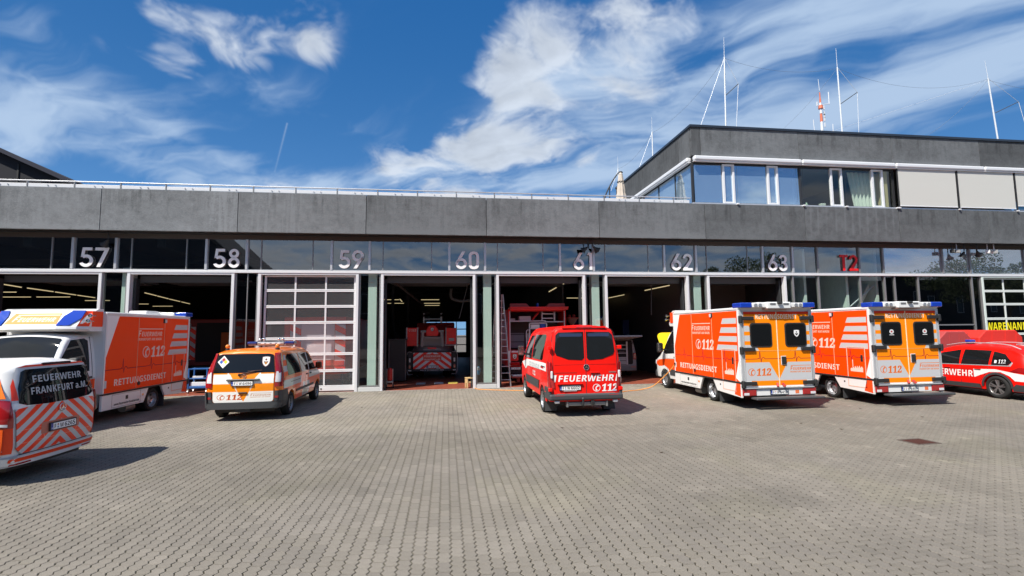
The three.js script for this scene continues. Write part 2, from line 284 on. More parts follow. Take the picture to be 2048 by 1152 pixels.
  part('lid', [bx(-0.30, 0.30, -0.02, 0.002, -0.24, 0.24), ...[-0.24, -0.16, -0.08, 0, 0.08, 0.16, 0.24].map((x) => bx(x - 0.022, x + 0.022, 0.002, 0.010, -0.22, 0.22, 0.003))], rust, cover);
  seed(21);
  const leafSpots = [[4.05, 11.2], [8.6, 9.1], [12.2, 8.9], [7.6, 14.9], [2.75, 8.55], [11.8, 7.4], [-2.6, 4.4], [9.0, 9.9]], leafAt = ['in the open yard below the red van', 'left of the manhole cover', 'right of and beyond the manhole cover', 'closest to the camera, at lower right', 'just below the shadow of the red van', 'below the rear step of the middle ambulance', 'between the orange van and door 60', 'just beyond the manhole cover'];
  leafSpots.forEach(([x, z], i) => {
    const s = new THREE.Shape(); s.moveTo(-0.05, 0); s.quadraticCurveTo(-0.01, 0.035, 0.05, 0.004); s.quadraticCurveTo(0, -0.028, -0.05, 0);
    const g = extrude(s, 0.002).rotateX(-Math.PI / 2); const P2 = g.attributes.position; for (let a = 0; a < P2.count; a++) P2.setY(a, P2.getY(a) + Math.abs(P2.getX(a)) * 0.4); g.computeVertexNormals();
    const o = solo('dead_leaf', g, std(lin(0.05, 0.03, 0.018), { roughness: 0.9 }), 'small curled dry leaf on the paving ' + leafAt[i], 'leaf', 'dry leaves on the paving'); o.position.set(x, 0.003, z); o.rotation.y = rr(0, 6);
  });
}
// ------------------------------------------------------------------ the long hall with its numbered doors
const ZF = 0.62, BAY = 4.7, bayL = (k) => -12.05 + BAY * k, bayR = (k) => -8.22 + BAY * k;     // k = 0 is door 58; outer edges of the door frames
const concreteTex = [];
for (let v = 0; v < 5; v++) {
  // weathered fair-faced panels: fine mottling, run-off streaks, crusts of lime where water stood
  concreteTex.push(dataTex(512, 192, (x, y) => {
    const m = fbm(x * 26 + v * 9, y * 9, v + 0.5, 5), f = noise3(x * 260, y * 90, v), cloud = fbm(x * 4 + v * 3, y * 1.6, 4 + v, 3);
    let b = 0.79 + 0.46 * (m - 0.5) + 0.22 * (f - 0.5) + 0.34 * (cloud - 0.5);
    const str = sstep(fbm(x * 46 + v * 17, y * 0.8, 3 + v, 3), 0.50, 0.68), where = [0.10, 1.0, 0.85, 0.45, 0.6][v] * sstep(fbm(x * 3.2 + v * 5.5, 0.5, 7 + v, 2), 0.42, 0.60);
    const crackle = sstep(Math.abs(fbm(x * 46, y * 17, 21 + v, 4) - 0.5), 0.045, 0.0);
    b += where * (0.26 * str * (0.5 + 0.5 * noise3(x * 120, y * 30, 4)) + 0.42 * crackle * sstep(fbm(x * 7 + v, y * 1.2, 9, 2), 0.40, 0.58));
    b -= 0.24 * sstep(fbm(x * 40 + v, y * 1.4, 40 + v, 3), 0.56, 0.78) * sstep(y, 0.1, 1.0);
    b += 0.16 * sstep(fbm(x * 60, 0.3, 50 + v, 2), 0.45, 0.7) * sstep(y, 0.93, 1.0) * (v % 2);
    b += 0.22 * sstep(0.07, 0.0, y + 0.09 * (fbm(x * 24, 0.2, 9 + v, 2) - 0.5)) * (v === 4 || v === 3 ? 1 : 0.25) + 0.07 * sstep(x, 0.985, 1.0) - 0.05 * sstep(0.012, 0, x);
    return [b, b * 1.0, b * (1.0 - 0.015 * m)];
  }, { wrapS: THREE.ClampToEdgeWrapping, wrapT: THREE.ClampToEdgeWrapping }));
}
const stripTex = dataTex(512, 192, (x, y) => {      // panel under the office windows, with pale vertical run-off marks
  let b = 0.78 + 0.55 * (fbm(x * 26, y * 9, 77, 5) - 0.5) + 0.22 * (noise3(x * 260, y * 90, 5) - 0.5);
  for (let i = 0; i < 11; i++) { const c = 0.06 + i * 0.087 + 0.012 * Math.sin(i * 5.1); b += 0.30 * Math.exp(-(((x - c + 0.008 * (1 - y)) / 0.010) ** 2)) * (0.35 + 0.65 * noise3(i, y * 5, 2)) * sstep(y, 0.05, 0.3); }
  return b;
}, { wrapS: THREE.ClampToEdgeWrapping, wrapT: THREE.ClampToEdgeWrapping });
const panelMat = (tone, tex) => std(lin(tone * 0.955, tone * 1.015, tone * 1.085), { roughness: 0.9, map: tex, bumpMap: bumpy, bumpScale: 0.003 });
function panelGeo(w, h, d) { return bx(0, w, 0, h, -d, 0, 0.006); }
function uvFront(g, w, h) { const p = g.attributes.position, u = g.attributes.uv; for (let i = 0; i < p.count; i++) u.setXY(i, p.getX(i) / w, p.getY(i) / h); return g; }

const hall = thing('fire_station_hall', 'long grey concrete vehicle hall with numbered glass fronted doors across the yard', 'fire station', [0, 0, 0]);
{
  const y0 = 6.211, y1 = 7.773, P = 4.779, X0 = -12.736;
  const tones = [0.20, 0.205, 0.215, 0.195, 0.155, 0.180, 0.155, 0.128, 0.135, 0.128, 0.13, 0.13], maps = [0, 3, 1, 2, 4, 3, 4, 0, 5, 0, 3, 0];
  for (let i = 0; i < 11; i++) {
    const x = X0 + (i - 2) * P, w = P - 0.022, tex = maps[i] === 5 ? stripTex : concreteTex[maps[i]];
    const p = part('concrete_panel', uvFront(panelGeo(w, y1 - y0, 0.14), w, y1 - y0), panelMat(tones[i], tex), hall); p.position.set(x + 0.011, y0, ZF);
  }
  part('fascia_core', bx(-22, 34, y0 + 0.02, y1 - 0.04, ZF - 0.4, ZF - 0.15), std(lin(0.05)), hall);
  part('soffit', [bx(-22, 34, y0 + 0.02, y0 + 0.06, -0.1, ZF - 0.15)], M.soffit, hall);
  part('soffit_edge', bx(-22, 34, y0 - 0.03, y0 + 0.02, 0.10, 0.16), M.darkTrim, hall);
  part('window_head', bx(-22, 34, 6.03, 6.30, -0.16, 0.0), M.soffit, hall);
  part('roof', bx(-22, 34, 6.7, 7.3, -24.5, ZF - 0.16), std(lin(0.12)), hall);
  part('roof_gravel', bx(-22, 34, 7.302, 7.36, -24.3, 0.2), std(lin(0.2), { map: grain }), hall);
  // transom band and door frames
  part('transom', [bx(-22, 34, 4.70, 4.80, -0.12, 0.07, 0.01)], M.whiteAlu, hall);
  part('ledge', [bx(-22, 34, 4.812, 4.835, -0.1, 0.03)], M.alu, hall);
  // bright mullions of the clerestory, and slim dark ones between the lights
  for (const s of [-9.29, -12.5]) for (let k = -2; k < 7; k++) { const x = s + 4.695 * k; if (x > 15.8 || x < -21) continue; part('mullion', bx(x - 0.045, x + 0.045, 4.835, 6.03, -0.10, 0.05, 0.008), M.alu, hall); }
  for (const x of [15.69, 16.93, 19.07, 20.32, 23.52, 25.03, 28.11]) part('mullion', bx(x - 0.04, x + 0.04, 4.835, 6.03, -0.10, 0.04, 0.008), M.steelGrey, hall);
  for (let k = -2; k < 6; k++) for (const [x, w] of [[-10.02, 0.02], [-7.28, 0.02]]) { const a = x + 4.695 * k; if (a < 15.4) part('glazing_bar', bx(a - w, a + w, 4.84, 6.03, -0.08, -0.005), M.steelGrey, hall); }
  // clerestory panes, one per field
  const fields = []; for (const s of [-9.29, -12.5]) for (let k = -2; k < 7; k++) { const x = s + 4.695 * k; if (x < 15.8) fields.push(x); }
  for (const x of [15.69, 16.93, 19.07, 20.32, 23.52, 25.03, 28.11, 31.5]) fields.push(x); fields.sort((a, b) => a - b);
  seed(5);
  for (let i = 0; i + 1 < fields.length; i++) {
    const a = fields[i], b = fields[i + 1]; if (b - a < 0.3) continue;
    const p = part('clerestory_pane', new THREE.PlaneGeometry(b - a - 0.085, 1.2), a > 20 ? M.clereBright : M.clereGlass, hall); p.position.set((a + b) / 2, 5.43, -0.03); p.rotation.set(rr(-0.006, 0.006), rr(-0.006, 0.006), 0);
  }
  // doors: bright frames
  const frames = [];
  for (let k = -2; k < 6; k++) {
    const l = bayL(k), r = bayR(k);
    part('door_frame', [bx(l, l + 0.11, 0, 4.70, -0.16, 0.05, 0.01), bx(r - 0.11, r, 0, 4.70, -0.16, 0.05, 0.01), bx(l + 0.11, r - 0.11, 4.63, 4.70, -0.16, 0.045, 0.008)], M.whiteAlu, hall);
    part('door_track', bx(l + 0.13, l + 0.2, 0, 4.5, -0.42, -0.2), M.darkTrim, hall); part('door_track', bx(r - 0.2, r - 0.13, 0, 4.5, -0.42, -0.2), M.darkTrim, hall);
    if (k > -2 && k !== 1) {      // the raised door leaf lying under the ceiling
      const leaf = [bx(l + 0.2, r - 0.2, 4.36, 4.62, -0.5, -0.42)];
      for (let j = 0; j < 5; j++) leaf.push(bx(l + 0.2, r - 0.2, 4.50, 4.56, -1.05 - j * 0.62, -0.60 - j * 0.62));
      part('raised_door_leaf', leaf, std(lin(0.07), { roughness: 0.5 }), hall);
      part('door_rail', [beam([l + 0.15, 4.45, -0.4], [l + 0.15, 4.62, -3.9], 0.06, 0.06), beam([r - 0.15, 4.45, -0.4], [r - 0.15, 4.62, -3.9], 0.06, 0.06)], M.steelGrey, hall);
    }
  }
  // glazed piers between the doors, each with a mint white concrete column behind the glass
  const mint = std(lin(0.66, 0.72, 0.68), { roughness: 0.85, map: grain });
  for (let k = -2; k < 5; k++) {
    const l = bayR(k) + 0.012, r = bayL(k + 1) - 0.012, two = k === 0 || k === -2;
    part('pier_sill', bx(l, r, 0, 0.15, -0.14, 0.03, 0.01), k >= 0 ? std(lin(0.55, 0.56, 0.55), { roughness: 0.6 }) : M.galv, hall);
    part('pier_frame', [bx(l, l + 0.05, 0.15, 4.70, -0.12, 0.0), bx(r - 0.05, r, 0.15, 4.70, -0.12, 0.0), bx(l + 0.05, r - 0.05, 0.15, 0.22, -0.1, -0.005), ...(two ? [bx((l + r) / 2 + 0.02, (l + r) / 2 + 0.05, 0.22, 4.7, -0.1, -0.003)] : [])], M.steelGrey, hall);
    const p = part('pier_pane', new THREE.PlaneGeometry(r - l - 0.1, 4.48), k > -2 && k !== 0 ? M.clearGlass : M.darkGlass, hall); p.position.set((l + r) / 2, 2.46, -0.05);
    const cx = l + (k === -1 ? 0.72 : 0.50);
    if (k !== 0) part('column', [bx(cx - 0.17, cx + 0.17, 0, 4.9, -0.54, -0.19, 0.01)], mint, hall);
    part('lamp_socket', bx(cx - 0.08, cx + 0.06, 4.36, 4.42, -0.185, -0.13, 0.01), std(lin(0.6)), hall);
  }
  // glazed stair front to the right of the last door
  const sx = [15.23, 15.63, 16.91, 19.04, 20.32, 20.85, 22.10, 25.03, 25.52];
  for (const x of sx.slice(1)) part('stair_mullion', bx(x - 0.035, x + 0.035, 0.16, 4.70, -0.1, 0.03, 0.006), M.steelGrey, hall);
  part('stair_sill', bx(15.24, 25.5, 0, 0.16, -0.12, 0.03, 0.01), M.galv, hall);
  part('stair_rail', [bx(20.87, 25.0, 2.36, 2.42, -0.08, 0.0)], M.steelGrey, hall);
  for (let i = 0; i + 1 < sx.length; i++) { const w = sx[i + 1] - sx[i] - 0.07, p = part('stair_pane', new THREE.PlaneGeometry(w, 4.53), i < 4 ? M.clearGlass : M.darkGlass, hall); p.position.set((sx[i] + sx[i + 1]) / 2, 2.43, -0.04); p.rotation.set((i % 3 - 1) * 0.004, (i % 2 ? 1 : -1) * 0.006, 0); }
  for (const x of [16.45, 18.62, 20.2]) part('stair_wall', bx(x, x + 0.12, 0, 6.0, -2.2, -0.35), mint, hall);
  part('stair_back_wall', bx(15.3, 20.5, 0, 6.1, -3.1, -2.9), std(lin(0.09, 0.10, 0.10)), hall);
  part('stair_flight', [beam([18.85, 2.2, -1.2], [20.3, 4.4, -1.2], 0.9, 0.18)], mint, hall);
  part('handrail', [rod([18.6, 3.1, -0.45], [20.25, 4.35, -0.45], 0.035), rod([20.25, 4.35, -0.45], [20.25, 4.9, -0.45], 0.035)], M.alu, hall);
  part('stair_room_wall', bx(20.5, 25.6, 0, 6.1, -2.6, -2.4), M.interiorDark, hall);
  // hall shell
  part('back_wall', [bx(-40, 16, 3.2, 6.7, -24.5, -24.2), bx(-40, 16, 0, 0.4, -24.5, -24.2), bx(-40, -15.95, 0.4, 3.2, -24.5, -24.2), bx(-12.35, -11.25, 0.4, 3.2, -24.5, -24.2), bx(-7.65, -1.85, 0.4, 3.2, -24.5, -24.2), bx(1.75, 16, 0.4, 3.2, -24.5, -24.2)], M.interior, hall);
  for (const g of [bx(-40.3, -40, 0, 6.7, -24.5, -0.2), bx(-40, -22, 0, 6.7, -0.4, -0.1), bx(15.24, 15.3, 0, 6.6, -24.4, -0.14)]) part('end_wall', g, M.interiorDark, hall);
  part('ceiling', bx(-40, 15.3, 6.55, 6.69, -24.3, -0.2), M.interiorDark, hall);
  part('roof_beam', Array.from({ length: 12 }, (_, i) => bx(-34.8 + i * 4.7, -34.5 + i * 4.7, 5.75, 6.55, -24.2, -0.4)), M.interiorDark, hall);
  part('cross_beam', [-4, -8, -12, -16, -20].map((z) => bx(-40, 15.2, 5.5, 5.74, z - 0.12, z + 0.12)), M.interiorDark, hall);
  part('partition', [bx(10.95, 11.1, 0, 6.5, -13, -0.5), bx(6.3, 6.4, 0, 6.5, -24, -6)], std(lin(0.085, 0.08, 0.078)), hall);
  part('brown_partition', bx(11.11, 15.23, 0, 5.7, -3.1, -3.0), std(lin(0.060, 0.045, 0.038), { roughness: 0.7 }), hall);
  const gridF = []; for (const i of [5, 6, 8]) { const a = -40 + i * 4.7 + 0.55, b = a + 3.6; for (let j = 0; j <= 4; j++) gridF.push(bx(a, b, 0.4 + j * 0.7 - 0.04, 0.4 + j * 0.7 + 0.04, -24.4, -24.34)); for (let j = 0; j <= 4; j++) gridF.push(bx(a + j * 0.9 - 0.035, a + j * 0.9 + 0.035, 0.4, 3.2, -24.39, -24.33)); }
  part('rear_door_grid', gridF, M.darkTrim, hall);
  const gp = new THREE.PlaneGeometry(3.56, 2.76); for (const i of [5, 6, 8]) { const p = part('rear_pane', gp, phys(lin(0.8), { transmission: 1, thickness: 0, roughness: 0, ior: 1.5 }), hall); p.position.set(-40 + i * 4.7 + 2.35, 1.8, -24.36); }
  part('ceiling_pipe', [tube([[6.9, 4.4, -1.0], [8.2, 4.4, -1.0], [8.45, 4.45, -1.0], [8.5, 4.9, -1.0]], 0.05, 24), tube([[9.0, 5.2, -1.4], [9.4, 4.8, -1.4], [9.42, 3, -1.4]], 0.025, 24), tube([[0.2, 4.3, -2.5], [0.2, 3.9, -2.5], [0.5, 3.75, -2.5], [1.1, 3.75, -2.5]], 0.07, 24), beam([-2.4, 4.6, -1], [-1.2, 3.7, -6], 0.07, 0.07), beam([0.95, 4.5, -1.4], [0.55, 2.9, -1.6], 0.03, 0.03)], std(lin(0.07), { roughness: 0.7 }), hall);
  part('exhaust_hose', [tube([[-2.9, 5.4, -7], [-2.9, 3.2, -7], [-2.7, 2.1, -7], [-2.4, 1.9, -7], [-2.1, 2.2, -7], [-2.1, 3.4, -7], [-2.15, 5.4, -7]], 0.09, 40, 8)], M.rubber, hall);
}
// hall floor of red-brown tiles
{
  const tileTex = dataTex(256, 256, (u, v) => { const e = Math.min(Math.abs((u * 4) % 1 - 0.5), Math.abs((v * 4) % 1 - 0.5)); return (0.82 + 0.25 * (noise3(Math.floor(u * 4), Math.floor(v * 4), 4) - 0.5) + 0.12 * (fbm(u * 30, v * 30, 2, 3) - 0.5)) * (((u * 4) % 1 < 0.03 || (v * 4) % 1 < 0.03) ? 0.7 : 1); });
  const f = new THREE.Mesh(scaleUV(new THREE.PlaneGeometry(55.4, 24.4).rotateX(-Math.PI / 2).translate(-12.5, 0.002, -12.16), 55.4 * 1.2, 24.4 * 1.2), std(lin(0.30, 0.075, 0.04), { roughness: 0.55, map: tileTex })); structure(f, 'hall_floor');
  const s = new THREE.Mesh(bx(-22, 34, -0.06, 0.004, 0.0, 0.12), std(lin(0.3, 0.29, 0.27), { roughness: 0.9, map: grain })); structure(s, 'threshold_kerb');
}
// strip lamps: each is a glowing tube under a dark reflector
{
  const glow = new THREE.MeshStandardMaterial({ color: lin(0.9), emissive: srgb(255, 232, 176), emissiveIntensity: 0.42 });
  const rows = [];
  for (const z of [-8.5, -12.2, -15.7, -20, -23.3]) for (let i = 0; i < 4; i++) rows.push([-30.5 + i * 2.1, 4.62, z, -28.7 + i * 2.1, z, 'row']);
  for (const [x, z] of [[-4.05, -15.5], [-1.2, -15.6], [-1.2, -20.2], [-4.1, -20.1], [-1.3, -23.6]]) rows.push([x - 0.65, 4.62, z, x + 0.65, z, 'mid']);
  const ends = [[-19.3, -3.4, -19.95, -5.6], [-20.0, -6.0, -20.45, -8.2], [-20.5, -8.4, -21.0, -10.6], [-21.05, -10.8, -21.5, -12.9], [-16.5, -9, -17.1, -11.2], [-17.2, -11.5, -17.9, -14], [-18, -14.3, -18.7, -17], [-18.8, -17.4, -19.5, -20]];
  for (const [a, b, c, d] of ends) rows.push([a, 4.62, b, c, d, 'diag']);
  const right = [[5.52, -5.8, 5.34, -3.2], [5.24, -1.3, 5.1, -0.5], [11.0 - 0.35, -11.8, 10.65, -8.1], [10.62, -4.9, 10.6, -1.9], [-3.0, -11.8, -3.1, -14.5], [7.8, -11, 8.9, -11]];
  for (const [a, b, c, d] of right) rows.push([a, 4.42, b, c, d, 'right']);
  const ord = ['first', 'second', 'third', 'fourth', 'fifth', 'sixth', 'seventh', 'eighth'], rowName = { '-8.5': 'nearest', '-12.2': 'second nearest', '-15.7': 'middle', '-20': 'second farthest', '-23.3': 'farthest' }, seenW = {};
  const lampLabel = (w, z) => { const key = w + (w === 'row' ? z : ''), n = seenW[key] = (seenW[key] ?? -1) + 1; return w === 'row' ? `lit strip lamp, ${ord[n]} from left in the ${rowName[z]} crosswise row behind door 57` : w === 'mid' ? `lit strip lamp in the dark hall behind door 60, ${['left of the front pair', 'right of the front pair', 'right of the middle pair', 'left of the middle pair', 'deepest one'][n]}` : w === 'diag' ? (n < 4 ? `lit strip lamp, ${ord[n]} from left in the slanting line above the left ambulance` : `lit strip lamp, ${ord[n - 4]} from left in the slanting line above the blue trolley`) : ['lit strip lamp above the rescue truck, the far one of two along the wall', 'lit strip lamp above the rescue truck, the near one of two along the wall', 'lit strip lamp above the white service van, the far one of two along the wall', 'lit strip lamp above the white service van, the near one of two along the wall', 'lit strip lamp seen end on in the left half of door 60', 'short lit strip lamp deep behind door 62'][n]; };
  const where = { row: 'in a crosswise row deep in the hall behind doors 57 and 58', mid: 'in the dark hall behind door 60', diag: 'in a slanting line under the ceiling behind doors 57 and 58', right: 'hung lengthwise beside a wall behind doors 61 and 62' };
  rows.forEach(([x0, y, z0, x1, z1, w], i) => {
    const l = thing('strip_light', lampLabel(w, z0), 'strip light', [(x0 + x1) / 2, y, (z0 + z1) / 2], Math.atan2(x1 - x0, z1 - z0), 'lit strip lamps, ' + where[w]);
    const L = Math.hypot(x1 - x0, z1 - z0);
    part('lamp_tube', bx(-0.02, 0.02, -0.02, 0.02, -L / 2, L / 2, 0.01), glow, l);
    part('reflector', bx(-0.05, 0.05, 0.022, 0.07, -L / 2 - 0.03, L / 2 + 0.03), M.darkTrim, l);
    if (i % 7 === 0) { const a = new THREE.RectAreaLight(srgb(255, 232, 176), 0.42, 0.04, L); a.position.set(0, -0.03, 0); a.rotation.x = -Math.PI / 2; l.add(a); }
  });
}
// door numbers: flat digits on the clerestory glass
{
  const ring = (cx, cy, ro, ri, y = 1) => { const s = new THREE.Shape(); s.absarc(cx, cy, ro, 0, Math.PI * 2, false); const h = new THREE.Path(); h.absarc(cx, cy, ri, 0, Math.PI * 2, true); s.holes.push(h); return s; };
  const arcBand = (cx, cy, ro, ri, a0, a1) => { const s = new THREE.Shape(); s.absarc(cx, cy, ro, a0, a1, false); s.absarc(cx, cy, ri, a1, a0, true); s.closePath(); return s; };
  const G = {
    0: [(() => { const s = rrect(0.02, 0.60, 0, 1, 0.29); const h = new THREE.Path(); h.moveTo(0.18, 0.29); h.lineTo(0.18, 0.71); h.quadraticCurveTo(0.18, 0.85, 0.31, 0.85); h.quadraticCurveTo(0.44, 0.85, 0.44, 0.71); h.lineTo(0.44, 0.29); h.quadraticCurveTo(0.44, 0.15, 0.31, 0.15); h.quadraticCurveTo(0.18, 0.15, 0.18, 0.29); s.holes.push(h); return s; })()],
    1: [poly([[0.20, 0], [0.37, 0], [0.37, 1], [0.14, 1], [0.06, 0.86], [0.20, 0.86]])],
    2: [arcBand(0.31, 0.71, 0.29, 0.14, -0.55, 3.1), poly([[0.02, 0], [0.62, 0], [0.62, 0.15], [0.30, 0.15], [0.57, 0.54], [0.44, 0.63], [0.02, 0.10]])],
    3: [arcBand(0.29, 0.74, 0.26, 0.115, -1.1, 2.9), arcBand(0.29, 0.29, 0.29, 0.14, -2.95, 1.35), poly([[0.20, 0.46], [0.36, 0.46], [0.36, 0.60], [0.20, 0.60]])],
    5: [poly([[0.12, 1], [0.56, 1], [0.56, 0.85], [0.24, 0.85], [0.20, 0.60], [0.06, 0.50]]), arcBand(0.30, 0.32, 0.32, 0.165, -2.7, 2.3)],
    6: [ring(0.31, 0.31, 0.31, 0.16), poly([[0.02, 0.40], [0.36, 1.0], [0.54, 1.0], [0.25, 0.50], [0.10, 0.36]])],
    7: [poly([[0, 1], [0.62, 1], [0.62, 0.90], [0.26, 0], [0.09, 0], [0.42, 0.85], [0, 0.85]])],
    8: [ring(0.31, 0.28, 0.28, 0.135), ring(0.31, 0.755, 0.245, 0.105)],
    9: [ring(0.31, 0.69, 0.31, 0.16), poly([[0.60, 0.60], [0.26, 0], [0.08, 0], [0.37, 0.50], [0.52, 0.64]])],
    T: [poly([[0.24, 0], [0.40, 0], [0.40, 0.85], [0.60, 0.85], [0.60, 1], [0.04, 1], [0.04, 0.85], [0.24, 0.85]])],
  };
  const silver = std(lin(0.88, 0.88, 0.89), { roughness: 0.6 }), red = std(lin(0.72, 0.010, 0.012), { roughness: 0.5 });
  const signs = [['57', -13.72, 0], ['58', -9.02, 0], ['59', -4.32, 0], ['60', 0.36, 0], ['61', 5.38, 0], ['62', 9.80, 0], ['63', 14.42, 0], ['T2', 18.00, 1]];
  for (const [t, x, r] of signs) {
    const g = thing('door_number', r ? 'red sign reading T2 high on the dark stair glazing' : 'silver number ' + t + { 57: ' on the glazing above the door behind the left ambulance', 58: ' above the open door with the blue trolley', 59: ' above the closed white sectional door', 60: ' above the open door with the ladder truck', 61: ' above the rescue truck, beside the horn loudspeakers', 62: ' above the door with the white service van', 63: ' above the brown partition, rightmost of the silver ones' }[t], 'door number', [x, r ? 4.93 : 4.90, 0.03]);
    [...t].forEach((ch, i) => { const a = []; for (const s of G[ch]) a.push(extrude(s, 0.022, 0.003, 24)); const d = part('digit', a, r ? red : silver, g); d.position.x = i * (t[0] === 'T' ? 0.50 : 0.525) + (t === '61' && i ? 0.03 : 0); d.scale.set(0.745, 0.745, 1); });
  }
}
// closed sectional door 59 and the goods door on the far right
function sectional(g, x0, x1, rows, cols, zz, frameMat, paneMat, h0) {
  const H = rows[rows.length - 1], rails = [];
  for (let i = 0; i < rows.length - 1; i++) {
    const a = rows[i], b = rows[i + 1], leaf = [];
    leaf.push(bx(x0, x1, a + 0.004, a + 0.055, zz - 0.05, zz, 0.006), bx(x0, x1, b - 0.055, b - 0.004, zz - 0.05, zz, 0.006));
    for (let c = 0; c <= cols; c++) { const x = mix(x0, x1, c / cols), w = c === 0 || c === cols ? 0.075 : 0.032; leaf.push(bx(Math.max(x0, x - w), Math.min(x1, x + w), a + 0.055, b - 0.055, zz - 0.05, zz - 0.002)); }
    part('door_section', leaf, frameMat, g);
    for (let c = 0; c < cols; c++) { const pa = mix(x0, x1, c / cols) + 0.035, pb = mix(x0, x1, (c + 1) / cols) - 0.035; const p = part('pane', new THREE.PlaneGeometry(pb - pa, b - a - 0.10), paneMat, g); p.position.set((pa + pb) / 2, (a + b) / 2, zz - 0.025); p.rotation.set(rr(-0.01, 0.01), rr(-0.012, 0.012), 0); }
  }
  part('bottom_section', bx(x0, x1, h0, rows[0], zz - 0.05, zz, 0.01), frameMat, g); part('bottom_seal', bx(x0, x1, 0.006, h0, zz - 0.04, zz - 0.01), M.rubber, g);
}
{
  seed(31);
  const tint = phys(lin(0.84, 0.83, 0.87), { transmission: 0.93, thickness: 0, roughness: 0.06, ior: 1.75 });
  const d = thing('sectional_door', 'closed white sectional door 59 with three columns of tinted windows', 'garage door', [0, 0, 0]);
  const l = bayL(1) + 0.13, r = bayR(1) - 0.13; sectional(d, l + 0.07, r, [0.20, 0.83, 1.49, 2.11, 2.74, 3.38, 4.02, 4.62], 3, -0.10, M.whiteAlu, tint, 0.04);
  part('lock', bx(-4.95, -4.89, 0.10, 0.15, -0.10, -0.085, 0.01), M.darkTrim, d);
  const w = thing('goods_door', 'white framed sectional goods door with dark windows at the far right edge', 'garage door', [0, 0, 0]);
  sectional(w, 25.66, 29.3, [0.1, 0.72, 1.34, 1.92, 2.66, 3.36, 4.0, 4.62], 3, -0.06, std(lin(0.66, 0.70, 0.68)), M.darkGlass, 0.04);
  part('door_frame', [bx(25.54, 25.65, 0, 4.70, -0.12, 0.05, 0.01), bx(25.65, 29.4, 4.635, 4.70, -0.12, 0.045)], std(lin(0.62, 0.70, 0.66)), w);
  part('dark_room_wall', bx(25.6, 34, 0, 6.4, -2.4, -2.3), M.interiorDark, w);
  const sgn = thing('lettering_sign', 'yellow capital lettering reading WARENANNAHME across the goods door', 'sign', [25.66, 2.09, -0.05]);
  const tx = canvasTex(1024, 128, (g, W, H) => { g.clearRect(0, 0, W, H); g.fillStyle = '#f4e400'; g.font = 'bold 128px sans-serif'; g.textAlign = 'left'; g.textBaseline = 'alphabetic'; g.save(); g.scale(1000 / g.measureText('WARENANNAHME').width, 1.2); g.fillText('WARENANNAHME', 4, 100); g.restore(); });
  const face = part('letters', new THREE.PlaneGeometry(3.6, 0.42), std(lin(1), { map: tx, alphaTest: 0.5, roughness: 0.5 }), sgn); face.position.set(1.80, 0.21, 0.004);
}
// low roof railing: posts, a slim top rail and white bolted boards
{
  const rail = thing('roof_railing', 'low white bolted railing running along the edge of the hall roof', 'railing', [0, 0, 0]);
  const xs = []; for (let i = -4; i < 17; i++) xs.push((-15.01 + i * 1.538) * 1.0168); xs.push(10.5);
  part('top_rail', bx(xs[0], 10.55, 8.005, 8.045, ZF - 0.09, ZF - 0.03, 0.012), M.alu, rail);
  const board = bx(0, 1.535, 7.795, 7.925, ZF - 0.085, ZF - 0.055, 0.006), post = bx(-0.018, 0.018, 7.775, 8.0, ZF - 0.10, ZF - 0.04), bolt = new THREE.CylinderGeometry(0.022, 0.022, 0.02, 10).rotateX(Math.PI / 2);
  for (let i = 0; i < xs.length - 1; i++) {
    part('post', post, M.steelGrey, rail).position.x = xs[i];
    const w = Math.min(1.535, xs[i + 1] - xs[i] - 0.03), b = part('board', board, M.whiteAlu, rail); b.position.x = xs[i] + 0.02; b.scale.x = w / 1.535;
    for (const f of [0.43, 0.60]) part('bolt', bolt, M.galv, b).position.set(1.535 * f, 7.865, ZF - 0.045);
  }
}
